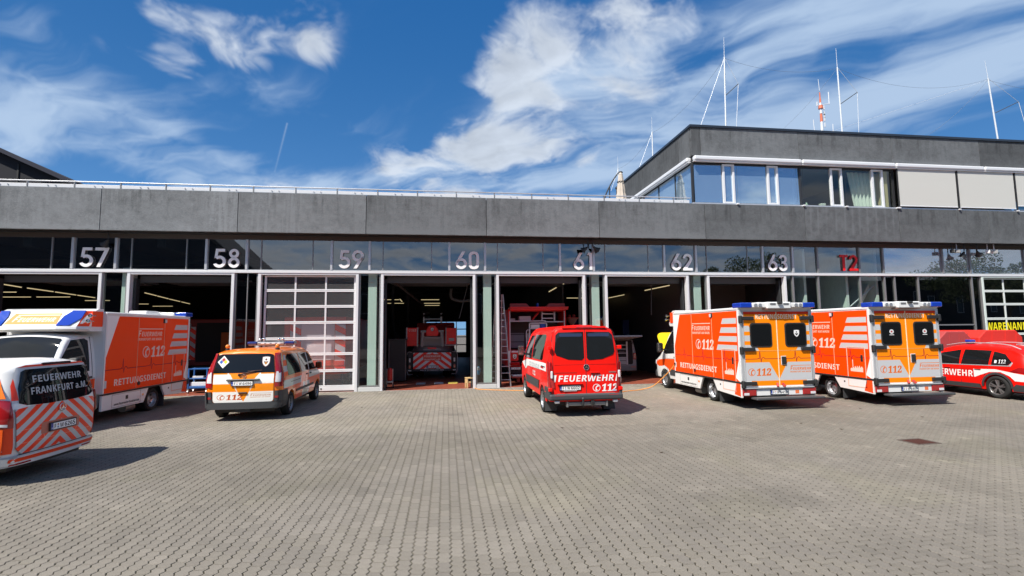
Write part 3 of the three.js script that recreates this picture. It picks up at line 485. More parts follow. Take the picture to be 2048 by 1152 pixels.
// the office storey that stands on the right half of the hall
{
  const S = 1.0168, X0 = 10.66, X1 = 34, office = thing('office_storey', 'dark concrete upper storey with a ribbon of windows on the right half of the hall', 'office building', [0, 0, 0]);
  const y0 = 7.78, w0 = 7.83, w1 = 9.62, p0 = 9.93, p1 = 11.21, zb = -9;
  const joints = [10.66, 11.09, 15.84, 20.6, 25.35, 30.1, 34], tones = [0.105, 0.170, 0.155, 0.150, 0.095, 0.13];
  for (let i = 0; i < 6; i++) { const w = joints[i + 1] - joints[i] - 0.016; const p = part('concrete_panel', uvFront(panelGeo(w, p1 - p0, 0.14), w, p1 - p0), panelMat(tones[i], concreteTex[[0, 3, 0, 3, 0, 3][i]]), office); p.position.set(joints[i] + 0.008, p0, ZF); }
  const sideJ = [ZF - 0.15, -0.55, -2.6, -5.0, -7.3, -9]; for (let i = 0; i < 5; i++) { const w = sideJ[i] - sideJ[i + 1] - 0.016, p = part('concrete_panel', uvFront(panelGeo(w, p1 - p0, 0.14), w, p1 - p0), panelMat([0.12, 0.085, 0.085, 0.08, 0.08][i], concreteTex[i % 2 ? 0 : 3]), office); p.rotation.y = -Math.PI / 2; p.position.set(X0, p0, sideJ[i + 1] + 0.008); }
  part('roof_edge', [bx(X0 - 0.06, X1, p1 + 0.002, p1 + 0.115, ZF - 0.36, ZF + 0.05, 0.01), bx(X0 - 0.06, X0 + 0.3, p1 + 0.002, p1 + 0.113, zb, ZF - 0.36, 0.01)], std(lin(0.035, 0.045, 0.06), { roughness: 0.35, metalness: 0.3 }), office);
  part('roof', bx(X0 + 0.2, X1, p1 - 0.6, p1 - 0.3, zb, ZF - 0.2), std(lin(0.15)), office);
  part('back_wall', bx(X0 + 0.1, X1, y0, p0 + 0.5, zb - 0.2, zb), std(lin(0.06)), office);
  part('floor_slab', bx(X0 + 0.1, X1, y0 - 0.4, w0 - 0.02, zb, ZF - 0.16), std(lin(0.2)), office);
  part('room_ceiling', bx(X0 + 0.15, X1, p0 - 0.2, p0 - 0.05, zb, ZF - 0.2), std(lin(0.4)), office);
  part('room_partition', [bx(15.7, 15.8, w0, p0 - 0.2, -6, ZF - 0.35), bx(20.45, 20.55, w0, p0 - 0.2, -6, ZF - 0.35), bx(15.8, 34, w0, p0 - 0.2, -5.2, -5)], std(lin(0.22, 0.23, 0.2)), office);
  part('window_sill', [bx(X0 - 0.02, X1, w0 - 0.055, w0, ZF - 0.2, ZF - 0.02), bx(X0 + 0.02, X0 + 0.2, w0 - 0.055, w0, zb, ZF - 0.2)], M.alu, office);
  part('window_head', [bx(X0 + 0.05, X1, w1, p0, ZF - 0.35, ZF - 0.12), bx(X0 + 0.12, X0 + 0.3, w1, p0, zb, ZF - 0.35)], M.darkTrim, office);
  // windows: broad fixed lights with slim white framed vents between them
  const vents = [[12.13, 12.70], [14.28, 14.82], [17.42, 18.03], [19.54, 20.14]], zg = ZF - 0.16;
  const lights = [[10.82, 12.10], [12.73, 14.25], [14.85, 15.86], [15.98, 17.39], [18.06, 19.51], [20.17, 20.62]];
  const roomGlass = phys(lin(0.70, 0.78, 0.74), { transmission: 1, thickness: 0, roughness: 0, ior: 1.75 });
  lights.forEach(([a, b], i) => { const w = part('window', [bx(a - 0.02, b + 0.02, w0, w0 + 0.04, zg - 0.04, zg + 0.02), bx(a - 0.02, b + 0.02, w1 - 0.04, w1, zg - 0.04, zg + 0.02)], M.darkTrim, office); const p = part('pane', new THREE.PlaneGeometry(b - a, w1 - w0 - 0.08), i < 3 ? M.solarGlass : roomGlass, w); p.position.set((a + b) / 2, (w0 + w1) / 2, zg); p.rotation.set(0.01 * (i % 2 ? 1 : -1), 0.008 * (i % 3 - 1), 0); });
  vents.forEach(([a, b], i) => { const w = part('vent_window', [bx(a, a + 0.10, w0, w1, zg - 0.05, zg + 0.07, 0.01), bx(b - 0.10, b, w0, w1, zg - 0.05, zg + 0.07, 0.01), bx(a + 0.1, b - 0.1, w0, w0 + 0.09, zg - 0.05, zg + 0.06), bx(a + 0.1, b - 0.1, w1 - 0.07, w1, zg - 0.05, zg + 0.06)], M.whiteAlu, office); const p = part('pane', new THREE.PlaneGeometry(b - a - 0.2, w1 - w0 - 0.15), i < 2 ? M.solarGlass : roomGlass, w); p.position.set((a + b) / 2, (w0 + w1) / 2, zg); });
  part('corner_post', bx(X0 + 0.02, X0 + 0.10, w0, w1, ZF - 0.2, ZF - 0.12), M.darkTrim, office);
  part('window_post', [bx(15.87, 15.97, w0, w1, zg - 0.05, zg + 0.03), bx(20.63, 20.73, w0, w1, zg - 0.05, zg + 0.03)], M.darkTrim, office);
  const zs = [ZF - 0.25, -1.28, -3.1, -5.0, -6.9, -8.9]; for (let i = 0; i < 5; i++) { const w = part('side_window', bx(X0 + 0.1, X0 + 0.16, w0, w1, zs[i + 1], zs[i + 1] + 0.05), M.darkTrim, office); const p = part('pane', new THREE.PlaneGeometry(zs[i] - zs[i + 1] - 0.05, w1 - w0), M.solarGlass, w); p.rotation.y = -Math.PI / 2; p.position.set(X0 + 0.13, (w0 + w1) / 2, (zs[i] + zs[i + 1]) / 2 + 0.025); }
  // awning cassettes: pale tubes under the parapet
  for (const [a, b] of [[10.72, 15.86], [15.90, 20.62], [20.66, 25.4], [25.44, 30.1]]) part('awning_box', [bx(a, b, 9.70, 9.90, ZF - 0.10, ZF + 0.14, 0.06), bx(a, b, 9.66, 9.69, ZF - 0.06, ZF + 0.10)], M.whiteAlu, office);
  part('awning_box', [bx(X0 - 0.14, X0 + 0.1, 9.70, 9.90, -8.9, ZF - 0.2, 0.06), bx(X0 - 0.10, X0 + 0.06, 9.66, 9.69, -8.9, ZF - 0.2)], M.whiteAlu, office);
  // lowered cream roller blinds
  const weave = dataTex(128, 128, (u, v) => 0.92 + 0.05 * Math.sin(v * 6.28 * 32) + 0.05 * noise3(u * 80, v * 80, 1));
  const cloth = phys(lin(0.66, 0.655, 0.615), { roughness: 0.9, map: weave, transmission: 0.12, thickness: 0 });
  for (const [a, b, h] of [[20.80, 23.86, 7.92], [24.0, 27.06, 7.92], [27.2, 30.2, 8.06]]) {
    const bl = part('roller_blind', uvFront(bx(a, b, h, 9.66, ZF + 0.03, ZF + 0.036), 0.5, 0.5), cloth, office); part('bottom_bar', bx(a, b, h - 0.045, h, ZF + 0.018, ZF + 0.05, 0.012), M.whiteAlu, bl);
    part('guide_rail', [bx(a - 0.07, a - 0.03, 7.80, 9.7, ZF + 0.01, ZF + 0.05)], M.darkTrim, office);
    part('guide_foot', [bx(a - 0.10, a, 7.77, 7.83, ZF - 0.05, ZF + 0.08, 0.01)], M.whiteAlu, office);
    const w = part('window', [bx(a, b, w0, w0 + 0.05, zg - 0.04, zg + 0.02), bx(a + 1.4, a + 1.5, w0, w1, zg - 0.04, zg + 0.02)], M.darkTrim, office); const p = part('pane', new THREE.PlaneGeometry(b - a, w1 - w0), M.darkGlass, w); p.position.set((a + b) / 2, (w0 + w1) / 2, zg);
  }
  for (const x of [12.72, 15.92, 18.05, 20.68]) part('guide_foot', [bx(x - 0.05, x + 0.05, 7.77, 7.83, ZF - 0.05, ZF + 0.07, 0.01)], M.whiteAlu, office);
  for (const [x, zz] of [[12.72, ZF + 0.03], [15.92, ZF + 0.03], [18.05, ZF + 0.03]]) part('guide_wire', rod([x, 7.8, zz], [x, 9.7, zz], 0.006, 4), M.darkTrim, office);
  // things in the room behind the clear panes
  const curtain = std(lin(0.74, 0.78, 0.72), { roughness: 0.9 }), wav = []; for (let i = 0; i < 26; i++) wav.push([18.35 + i * 0.062, -0.05 + 0.07 * Math.sin(i * 1.5)]);
  const cg = new THREE.PlaneGeometry(1, 1.75, 52, 10), cp = cg.attributes.position; for (let i = 0; i < cp.count; i++) { const t = cp.getX(i) + 0.5, hgt = (cp.getY(i) / 1.75 + 0.5); cp.setXYZ(i, 18.62 + t * 1.5 + (1 - hgt) * 0.3 * (1 - t), w0 + hgt * 1.76, 0.12 + 0.06 * Math.sin(t * 42)); } cg.computeVertexNormals(); part('curtain', cg, curtain, office);
  part('window_reveal', bx(20.30, 20.46, w0, w1, ZF - 0.9, ZF - 0.22), std(lin(0.62, 0.50, 0.26)), office);
  const vase = (x, h, r) => new THREE.LatheGeometry([[0, 0], [r, 0.0], [r * 1.1, h * 0.45], [r * 0.5, h * 0.75], [r * 0.55, h]].map((q) => new THREE.Vector2(...q)), 16).translate(x, w0 + 0.0, 0.22);
  const sill = (n, g, m, l, c) => solo(n, g, m, l, c);
  sill('vase', vase(16.38, 0.22, 0.07), std(lin(0.5, 0.62, 0.5)), 'small pale green vase on the office window ledge', 'vase');
  sill('cup', vase(16.58, 0.10, 0.05), std(lin(0.8)), 'small white cup on the office ledge, right of the vase', 'cup');
  sill('paper_box', bx(17.05, 17.28, w0, w0 + 0.19, 0.15, 0.32, 0.01), std(lin(0.75, 0.76, 0.70)), 'white cardboard box on the office window ledge beside the vent frame', 'box');
  sill('bowl', vase(16.82, 0.09, 0.12), std(lin(0.25, 0.2, 0.18)), 'dark low bowl on the office ledge between cup and box', 'bowl');
  part('camera_bracket', [beam([28.3, 10.62, ZF], [28.3, 10.62, ZF + 0.30], 0.06, 0.06), beam([28.3, 10.62, ZF + 0.28], [28.5, 10.40, ZF + 0.34], 0.09, 0.09)], M.darkTrim, office);
}
// floodlights and horn loudspeakers under the overhang
{
  const horn = new THREE.LatheGeometry([[0.03, 0], [0.05, 0.06], [0.07, 0.14], [0.13, 0.26], [0.155, 0.28], [0.14, 0.27], [0.05, 0.10], [0, 0.09]].map((q) => new THREE.Vector2(...q)), 20);
  const mk = (x, y, z, turn, tilt, label) => { const t = thing('horn_loudspeaker', label, 'loudspeaker', [x, y, z]); part('bracket', [beam([0, 0.42, 0], [0, 0.02, 0], 0.03, 0.03)], M.darkTrim, t); const h = part('horn', horn, M.blackPlastic, t); h.rotation.set(tilt, 0, turn); return t; };
  mk(5.95, 5.85, 0.30, 2.25, 0.5, 'left black horn loudspeaker hanging under the eaves beside number 61'); mk(6.18, 5.87, 0.30, -2.25, 0.5, 'right black horn loudspeaker hanging under the eaves beside number 61');
  mk(24.35, 5.85, 0.35, 3.0, 0.4, 'black horn loudspeaker hanging under the eaves, left of its twin above the stair glazing'); mk(25.05, 5.87, 0.35, -2.3, 0.5, 'black horn loudspeaker under the eaves beside the white floodlights');
  mk(-12.62, 5.9, 0.3, 2.4, 0.5, 'dark horn loudspeaker under the eaves right of number 57');
  const fl = (x, c, label, turn) => { const t = thing('floodlight', label, 'floodlight', [x, 5.86, 0.36], turn); part('housing', bx(-0.10, 0.10, -0.09, 0.07, -0.06, 0.10, 0.02), c, t); part('lens', bx(-0.085, 0.085, -0.075, 0.055, 0.10, 0.108), std(lin(0.35), { roughness: 0.1 }), t); part('bracket', [bx(-0.015, 0.015, 0.07, 0.36, -0.015, 0.015)], c, t); };
  fl(25.62, M.whitePaint, 'left one of two white floodlights under the eaves at far right', 0.5); fl(25.98, M.whitePaint, 'right one of two white floodlights under the eaves at far right', -0.4); fl(23.65, M.blackPlastic, 'small dark floodlight under the eaves, left end of the cluster at right', 0.6); fl(23.92, M.galv, 'small grey floodlight between the dark floodlight and the horn loudspeaker', -0.2);
}
// ------------------------------------------------------------------ vehicles (local axes: rear at z = 0, front towards -z, left is -x)
const C = { signal: '#ff4a00', orange: '#ff8c00', grey: '#c3c4c6', white: '#f1f1ef', red: '#d0130f', ekg: '#9a1030' };
function phone112(g, x, y, h, col, back) {       // handset in a ring and the emergency number
  g.save(); g.translate(x, y); g.scale(h / 100, h / 100); g.strokeStyle = col; g.fillStyle = col; g.lineWidth = 7;
  g.beginPath(); g.arc(50, -48, 44, 0, 7); g.stroke(); g.save(); g.translate(50, -48); g.rotate(0.35); g.lineWidth = 13; g.lineCap = 'round'; g.beginPath(); g.arc(24, 0, 30, 2.25, 4.05); g.stroke(); g.lineWidth = 17; g.beginPath(); g.moveTo(3, -25); g.lineTo(11, -27); g.moveTo(3, 25); g.lineTo(11, 27); g.stroke(); g.restore();
  g.font = 'bold 122px serif'; g.textBaseline = 'alphabetic'; g.transform(1, 0, -0.14, 1, 0, 0); g.lineWidth = 5; g.strokeText('112', 108, -4); g.fillText('112', 108, -4); g.restore();
}
function logo(g, x, y, w, col, sub = true) {       // small-capital fire service wordmark with its overline
  g.save(); g.translate(x, y); g.scale(w / 300, w / 300); g.fillStyle = col; g.transform(1, 0, -0.12, 1, 0, 0);
  g.font = 'bold 66px sans-serif'; g.fillText('F', 0, 0); g.fillRect(6, -62, 300, 7); g.font = 'bold 50px sans-serif'; g.save(); const k = 262 / g.measureText('EUERWEHR').width; g.translate(40, 0); g.scale(k, 1); g.fillText('EUERWEHR', 0, 0); g.restore();
  if (sub) { g.font = 'bold 26px sans-serif'; const q = 300 / g.measureText('FRANKFURT AM MAIN').width; g.scale(q, 1.05); g.fillText('FRANKFURT AM MAIN', 0, 30); } g.restore();
}
function fitText(g, t, x, y, w, h, col, font = 'bold', skew = 0, family = 'sans-serif') {
  g.save(); g.translate(x, y); g.transform(1, 0, skew, 1, 0, 0); g.font = `${font} 100px ${family}`; g.fillStyle = col; g.textBaseline = 'alphabetic'; const m = g.measureText(t).width; g.scale(w / m, h / 73); g.fillText(t, 0, 0); g.restore();
}
function ekg(g, x0, x1, y, beats, a, col) {
  g.strokeStyle = col; g.lineWidth = a * 0.07; g.lineJoin = 'round'; g.beginPath(); g.moveTo(x0, y);
  for (const b of beats) { const X = (d) => b + d * a; g.lineTo(X(-0.35), y); g.lineTo(X(-0.25), y - 0.1 * a); g.lineTo(X(-0.12), y); g.lineTo(X(-0.02), y - 1.0 * a); g.lineTo(X(0.12), y + 0.38 * a); g.lineTo(X(0.2), y); g.quadraticCurveTo(X(0.45), y - 0.38 * a, X(0.66), y); } g.lineTo(x1, y); g.stroke();
}
function shield(g, x, y, h, fill, ink) {           // plain crest
  g.save(); g.translate(x, y); g.scale(h / 100, h / 100); g.fillStyle = fill; g.beginPath(); g.moveTo(-40, -46); g.quadraticCurveTo(0, -58, 40, -46); g.lineTo(40, 0); g.quadraticCurveTo(34, 36, 0, 52); g.quadraticCurveTo(-34, 36, -40, 0); g.closePath(); g.fill(); g.lineWidth = 6; g.strokeStyle = ink; g.stroke();
  g.fillStyle = ink; g.beginPath(); g.arc(0, -20, 10, 0, 7); g.fill(); g.beginPath(); g.moveTo(-24, -6); g.quadraticCurveTo(0, 6, 24, -6); g.quadraticCurveTo(16, 20, 0, 32); g.quadraticCurveTo(-16, 20, -24, -6); g.fill(); g.restore();
}
const clearDecal = (w, h, draw, o = {}) => std(lin(1), { map: canvasTex(w, h, draw), transparent: true, roughness: 0.45, ...o });
function plateMat(text) {
  return std(lin(1), { roughness: 0.4, map: canvasTex(512, 110, (g, W, H) => {
    g.fillStyle = '#111'; g.fillRect(0, 0, W, H); g.fillStyle = '#f4f4f2'; g.beginPath(); g.roundRect(6, 6, W - 12, H - 12, 10); g.fill(); g.fillStyle = '#1a3f9a'; g.fillRect(6, 6, 44, H - 12); g.fillStyle = '#f6d21a'; for (let i = 0; i < 12; i++) g.fillRect(26 + 14 * Math.cos(i * 0.5236), 32 + 14 * Math.sin(i * 0.5236), 3, 3); g.fillStyle = '#fff'; g.font = 'bold 34px sans-serif'; g.fillText('D', 16, 94);
    const [a, b, c] = text.split(' '); g.fillStyle = '#151515'; g.font = 'bold 94px sans-serif'; const put = (s, x, w) => { g.save(); g.translate(x, 90); g.scale(w / g.measureText(s).width, 1); g.fillText(s, 0, 0); g.restore(); }; put(a, 64, 46); put(b, 180, 74); put(c, 268, 222); g.fillStyle = '#b04a2a'; g.beginPath(); g.arc(142, 36, 14, 0, 7); g.fill(); g.fillStyle = '#5a7aa8'; g.beginPath(); g.arc(142, 76, 15, 0, 7); g.fill();
  }) });
}
function plate(parent, text, x, y, z, w = 0.56, tilt = 0) {
  const p = part('number_plate', new THREE.PlaneGeometry(w, w * 0.215), plateMat(text), parent); p.position.set(x, y, z + 0.012); p.rotation.x = tilt;
  const back = part('plate_holder', bx(-w / 2 - 0.01, w / 2 + 0.01, -w * 0.1075 - 0.01, w * 0.1075 + 0.01, -0.02, -0.002), M.blackPlastic, p); return p;
}
function star(parent, x, y, z, r) {                // ring with three rays
  const g = [new THREE.TorusGeometry(r, r * 0.11, 6, 28)]; for (let i = 0; i < 3; i++) { const a = Math.PI / 2 + i * 2.0944, s = poly([[0, 0], [r * 0.14 * Math.cos(a + 1.05), r * 0.14 * Math.sin(a + 1.05)], [r * Math.cos(a), r * Math.sin(a)], [r * 0.14 * Math.cos(a - 1.05), r * 0.14 * Math.sin(a - 1.05)]]); g.push(extrude(s, 0.01)); }
  const m = part('maker_badge', g, M.chrome, parent); m.position.set(x, y, z); return m;
}
// wheel about the x axis, outer face towards +x
function wheel(parent, x, y, z, r, w, { rim = M.rim, spokes = 0, holes = 10, dual = false } = {}) {
  const g = new THREE.Group(); g.name = 'wheel'; g.position.set(x, y, z); if (x < 0) g.rotation.y = Math.PI; parent.add(g);
  const h = w / 2, ri = r * 0.66, pr = [[ri, -h * 0.9], [r * 0.9, -h], [r * 0.975, -h * 0.75], [r, -h * 0.45], [r, h * 0.45], [r * 0.975, h * 0.75], [r * 0.9, h], [r * 0.78, h * 1.02], [ri, h * 0.86], [ri * 0.98, h * 0.5]].map(([a, b]) => new THREE.Vector2(a, b));
  const ty = [new THREE.LatheGeometry(pr, 36).rotateZ(-Math.PI / 2)]; if (dual) ty.push(new THREE.LatheGeometry(pr, 28).rotateZ(-Math.PI / 2).translate(-w * 1.15, 0, 0));
  part('tyre', ty, M.rubber, g);
  const rg = [];
  if (spokes) {
    rg.push(new THREE.LatheGeometry([[ri * 0.99, -h * 0.8], [ri * 0.93, h * 0.2], [ri * 0.95, h * 0.82], [ri, h * 0.9]].map((q) => new THREE.Vector2(...q)), 40).rotateZ(-Math.PI / 2), new THREE.CylinderGeometry(r * 0.13, r * 0.15, 0.05, 20).rotateZ(-Math.PI / 2).translate(h * 0.55, 0, 0));
    for (let i = 0; i < spokes; i++) for (const d of [-0.17, 0.17]) { const a = i * 2 * Math.PI / spokes, b = a + d; rg.push(beam([h * 0.58, Math.cos(a) * r * 0.1, Math.sin(a) * r * 0.1], [h * 0.72, Math.cos(b) * ri * 0.97, Math.sin(b) * ri * 0.97], 0.045, 0.03)); }
    part('wheel_dish', new THREE.CylinderGeometry(ri * 0.95, ri * 0.95, 0.02, 32).rotateZ(Math.PI / 2).translate(-h * 0.2, 0, 0), M.blackPlastic, g);
  } else {
    rg.push(new THREE.LatheGeometry([[0.001, h * (dual ? 0.15 : 0.62)], [r * 0.16, h * (dual ? 0.15 : 0.62)], [r * 0.2, h * (dual ? 0.05 : 0.5)], [r * 0.36, h * (dual ? -0.1 : 0.42)], [r * 0.48, h * (dual ? -0.3 : 0.5)], [ri * 0.94, h * (dual ? 0.2 : 0.3)], [ri * 0.97, h * 0.88], [ri, h * 0.92]].map((q) => new THREE.Vector2(...q)), 36).rotateZ(-Math.PI / 2));
    const hg = []; for (let i = 0; i < holes; i++) { const a = i * 2 * Math.PI / holes; hg.push(new THREE.CylinderGeometry(r * 0.07, r * 0.07, 0.02, 8).rotateZ(Math.PI / 2).translate(h * (dual ? -0.02 : 0.47), Math.cos(a) * r * 0.47, Math.sin(a) * r * 0.47)); } part('rim_holes', hg, M.blackPlastic, g);
  }
  part('rim', rg, rim, g); return g;
}
// closed body shell lofted along the vehicle, with wheel wells cut out; returns the geometry and the surface it follows
function shell(s) {
  const Rr = s.rearR ?? 0.12, Rf = s.frontR ?? 0.35, L = s.L;
  const edge = (d, R) => (d < R ? R - Math.sqrt(Math.max(0, R * R - (R - d) ** 2)) : 0);
  const hw = (y, z) => s.W / 2 - s.tum(y) - edge(-z, Rr) - edge(L + z, Rf) * (s.frontK ?? 0.6) - (s.plan ? s.plan(z, y) : 0);
  const top = (z) => s.top(z) - edge(-z, s.roofR ?? 0.06) * 0.8;
  const lean = (y, z) => s.lean(y) * sstep(-z, 1.1, 0.0);
  const rearZ = (x, y) => { const w = hw(y, -Rr), t = clamp((Math.abs(x) - (w - Rr)) / Rr); return s.lean(y) - Rr * (1 - Math.sqrt(Math.max(0, 1 - t * t))) - (s.bulge ?? 0.03) * (x / w) ** 2; };
  const zs = []; for (const t of [0, 0.08, 0.25, 0.55, 1]) zs.push(-Rr * t); for (let z = -Rr - 0.12; z > -L + 0.42; z -= 0.12) zs.push(z); for (let i = 0; i <= 6; i++) zs.push(-L + 0.38 * (1 - i / 6) ** 1.6);
  const NS = 14, NC = 6, NR = 5, pos = [], idx = [];
  const section = (z) => {
    const T = top(z), B = s.bot(z), R = Math.min(s.corner(z), (T - B) * 0.45), pts = [], yS = T - R;
    for (let i = 0; i <= NS; i++) { const y = mix(B, yS, i / NS); pts.push([hw(y, z), y]); }
    const xe = hw(yS, z) - R, cr = s.crown ?? 0.03; for (let i = 1; i <= NC; i++) { const a = i / NC * Math.PI / 2; pts.push([xe + R * Math.cos(a), yS + (R - cr) * Math.sin(a)]); }
    for (let i = 1; i <= NR; i++) { const f = 1 - i / NR; pts.push([xe * f, T - cr * f * f]); }
    return pts;
  };
  const all = zs.map((z) => { const h = section(z); return [...h.map(([x, y]) => [x, y]), ...h.slice(0, -1).reverse().map(([x, y]) => [-x, y])]; }), m = all[0].length;
  all.forEach((sec, k) => sec.forEach(([x, y]) => { let z = zs[k] + lean(y, zs[k]); if (zs[k] > -Rr - 0.5) z -= (s.bulge ?? 0.03) * sstep(-zs[k], 0.6, 0); pos.push(x, y, z); }));
  for (let k = 0; k + 1 < zs.length; k++) for (let i = 0; i < m; i++) { const j = (i + 1) % m, a = k * m + i, b = k * m + j, c = a + m, d = b + m; idx.push(a, c, b, b, c, d); }
  const cap = (k, back) => { const sec = all[k], n = (m + 1) / 2, base = pos.length / 3, F = 6; 
    for (let i = 0; i < n; i++) for (let f = 0; f <= F; f++) { const x = sec[i][0] * (1 - 2 * f / F), y = sec[i][1]; const edgeP = f === 0 ? k * m + i : f === F ? (i === n - 1 ? k * m + i : k * m + (m - 1 - i)) : -1;
      if (edgeP >= 0) pos.push(pos[edgeP * 3], pos[edgeP * 3 + 1], pos[edgeP * 3 + 2]); else pos.push(x, y, back ? s.lean(y) - (s.bulge ?? 0.03) * (x / (hw(y, -Rr) || 1)) ** 2 : zs[k]); }
    for (let i = 0; i + 1 < n; i++) for (let f = 0; f < F; f++) { const a = base + i * (F + 1) + f, b = a + 1, c = a + F + 1, d = c + 1; back ? idx.push(a, c, b, b, c, d) : idx.push(a, b, c, b, d, c); } };
  cap(0, true); cap(zs.length - 1, false);
  let g = new THREE.BufferGeometry(); g.setAttribute('position', new THREE.Float32BufferAttribute(pos, 3)); g.setIndex(idx); g = mergeVertices(g, 1e-5); g.computeVertexNormals();
  if (s.wells) {
    g = toCreasedNormals(g, 0.7); g.setAttribute('uv', new THREE.Float32BufferAttribute(new Float32Array(g.attributes.position.count * 2), 2));
    const ev = new Evaluator(); ev.useGroups = false; ev.attributes = ['position', 'normal', 'uv']; let b = new Brush(g); b.updateMatrixWorld();
    for (const [z, r, y] of s.wells) for (const sd of [-1, 1]) { const c = new Brush(new THREE.CylinderGeometry(r, r, 0.36, 32).rotateZ(Math.PI / 2)); c.position.set(sd * (s.W / 2 - 0.06), y, z); c.updateMatrixWorld(); b = ev.evaluate(b, c, SUBTRACTION); b.updateMatrixWorld(); }
    g = b.geometry; g.clearGroups(); g = g.clone();
  } else g = toCreasedNormals(g, 0.7);
  const shear = (y, z) => lean(y, z);
  return {
    geo: g, hw, top, rearZ,
    left: (u, v) => [-hw(v, u), v, u + shear(v, u)], right: (u, v) => [hw(v, -u), v, -u + shear(v, -u)], rear: (u, v) => [u, v, rearZ(u, v)],
    roof: (u, v) => [u, top(-v) - (s.crown ?? 0.03) * (u / Math.max(0.2, hw(top(-v) - 0.3, -v))) ** 2, -v],
  };
}
const curve = (pts) => (x) => { for (let i = 0; i + 1 < pts.length; i++) { const [a, ya] = pts[i], [b, yb] = pts[i + 1]; if (x <= a && x >= b) { const t = (a - x) / (a - b); return mix(ya, yb, t * t * (3 - 2 * t) * 0.45 + t * 0.55); } } return x > pts[0][0] ? pts[0][1] : pts[pts.length - 1][1]; };
function underbody(t, W, L, y0, y1) { part('underbody', bx(-W / 2 + 0.2, W / 2 - 0.2, y0, y1, -L + 0.3, -0.2), M.blackPlastic, t); }
const seam = (t, P, pts, w = 0.012, mat = M.darkTrim) => { for (let i = 0; i + 1 < pts.length; i++) { const [a, b] = pts[i], [c, d] = pts[i + 1], l = Math.hypot(c - a, d - b), nx = -(d - b) / l * w / 2, ny = (c - a) / l * w / 2; part('panel_gap', sheet(poly([[a - nx, b - ny], [c - nx, d - ny], [c + nx, d + ny], [a + nx, b + ny]]), P, { eps: 0.0035, rim: 0.006, cell: 0.4 }), mat, t); } };

// ---- box-bodied ambulance
const boxSide = phys(lin(1), { roughness: 0.5, specularIntensity: 0.35, clearcoat: 0.08, clearcoatRoughness: 0.08, map: canvasTex(1400, 735, (g, W, H) => {
  // 4.0 m x 2.1 m, origin bottom left = front bottom
  const X = (m) => m * W / 4, Y = (m) => H - m * H / 2.1; g.fillStyle = C.signal; g.fillRect(0, 0, W, H);
  g.fillStyle = C.white; g.beginPath(); g.moveTo(0, Y(2.1)); g.lineTo(X(0.46), Y(2.1)); g.lineTo(X(0.04), Y(1.05)); g.lineTo(0, Y(0.95)); g.fill(); g.beginPath(); g.moveTo(X(4), Y(0.62)); g.lineTo(X(3.82), Y(0.1)); g.lineTo(X(4), Y(0.0)); g.fill();
  g.fillStyle = C.grey; for (const [y, x] of [[1.72, 3.16], [1.44, 3.06], [1.17, 2.95], [0.90, 2.84]]) { g.beginPath(); g.moveTo(X(x), Y(y)); g.lineTo(X(x + 0.09), Y(y + 0.17)); g.lineTo(X(3.96), Y(y + 0.17)); g.lineTo(X(3.96), Y(y)); g.fill(); }
  logo(g, X(1.30), Y(1.52), X(1.18), '#f0c8b8'); phone112(g, X(1.55), Y(0.88), H * 0.17, '#e9d2c8');
  ekg(g, 0, X(3.96), Y(0.62), [X(0.72), X(2.0), X(3.28)], H * 0.13, C.ekg); fitText(g, 'RETTUNGSDIENST', X(0.36), Y(0.17), X(2.45), H * 0.088, '#efd9cf', 'bold', 0);
  g.fillStyle = '#f4ded4'; const sk = [3.25, 0.20]; for (let i = 0; i < 17; i++) g.fillRect(X(sk[0] + i * 0.028), Y(sk[1] + [0.06, 0.08, 0.07, 0.34, 0.10, 0.08, 0.14, 0.12, 0.09, 0.15, 0.10, 0.13, 0.16, 0.10, 0.12, 0.14, 0.11][i]), X(0.024), H); g.fillStyle = C.signal; g.fillRect(X(3.2), Y(0.17), X(0.6), H);
  g.fillStyle = C.grey; g.globalAlpha = 0.9; g.fillRect(X(0.0), Y(0.025), X(0.001), 2); g.globalAlpha = 1;
}) });
const boxRear = phys(lin(1), { roughness: 0.5, specularIntensity: 0.4, clearcoat: 0.08, clearcoatRoughness: 0.1, map: canvasTex(1024, 1024, (g, W, H) => {
  // 2.2 m wide, 2.2 m high (local y 0.62 .. 2.82)
  const X = (m) => m * W / 2.2, Y = (m) => H - m * H / 2.2; g.fillStyle = C.orange; g.fillRect(0, 0, W, H);
  g.fillStyle = '#e8370c'; g.fillRect(X(0), Y(2.2), X(2.2), H * 0.035);
  fitText(g, 'RETTUNGSDIENST', X(0.42), Y(1.99), X(1.36), H * 0.062, '#ffe9d2');
  g.fillStyle = C.grey; for (const [y, e] of [[1.62, 0.20], [1.34, 0.26], [1.06, 0.40]]) { g.beginPath(); g.moveTo(0, Y(y)); g.lineTo(X(e + 0.10), Y(y)); g.lineTo(X(e), Y(y + 0.17)); g.lineTo(0, Y(y + 0.17)); g.fill(); g.beginPath(); g.moveTo(W, Y(y)); g.lineTo(X(2.1 - e), Y(y)); g.lineTo(X(2.2 - e), Y(y + 0.17)); g.lineTo(W, Y(y + 0.17)); g.fill(); }
  g.fillStyle = C.grey; g.fillRect(0, Y(0.72), W, H * 0.53 / 2.2); g.fillStyle = C.orange; g.beginPath(); g.moveTo(X(0.80), Y(0.73)); g.lineTo(X(1.40), Y(0.73)); g.lineTo(X(1.10), Y(0.22)); g.fill();
  g.fillStyle = C.white; g.fillRect(0, Y(0.19), X(0.22), H); g.fillRect(X(1.98), Y(0.19), X(0.3), H); g.fillRect(0, Y(0.045), W, H * 0.02);
  ekg(g, X(0.03), X(2.17), Y(0.82), [X(0.52), X(1.66)], H * 0.105, C.ekg); phone112(g, X(0.12), Y(0.33), H * 0.105, '#e06a18'); logo(g, X(1.46), Y(0.48), X(0.68), '#e06a18');
}) });
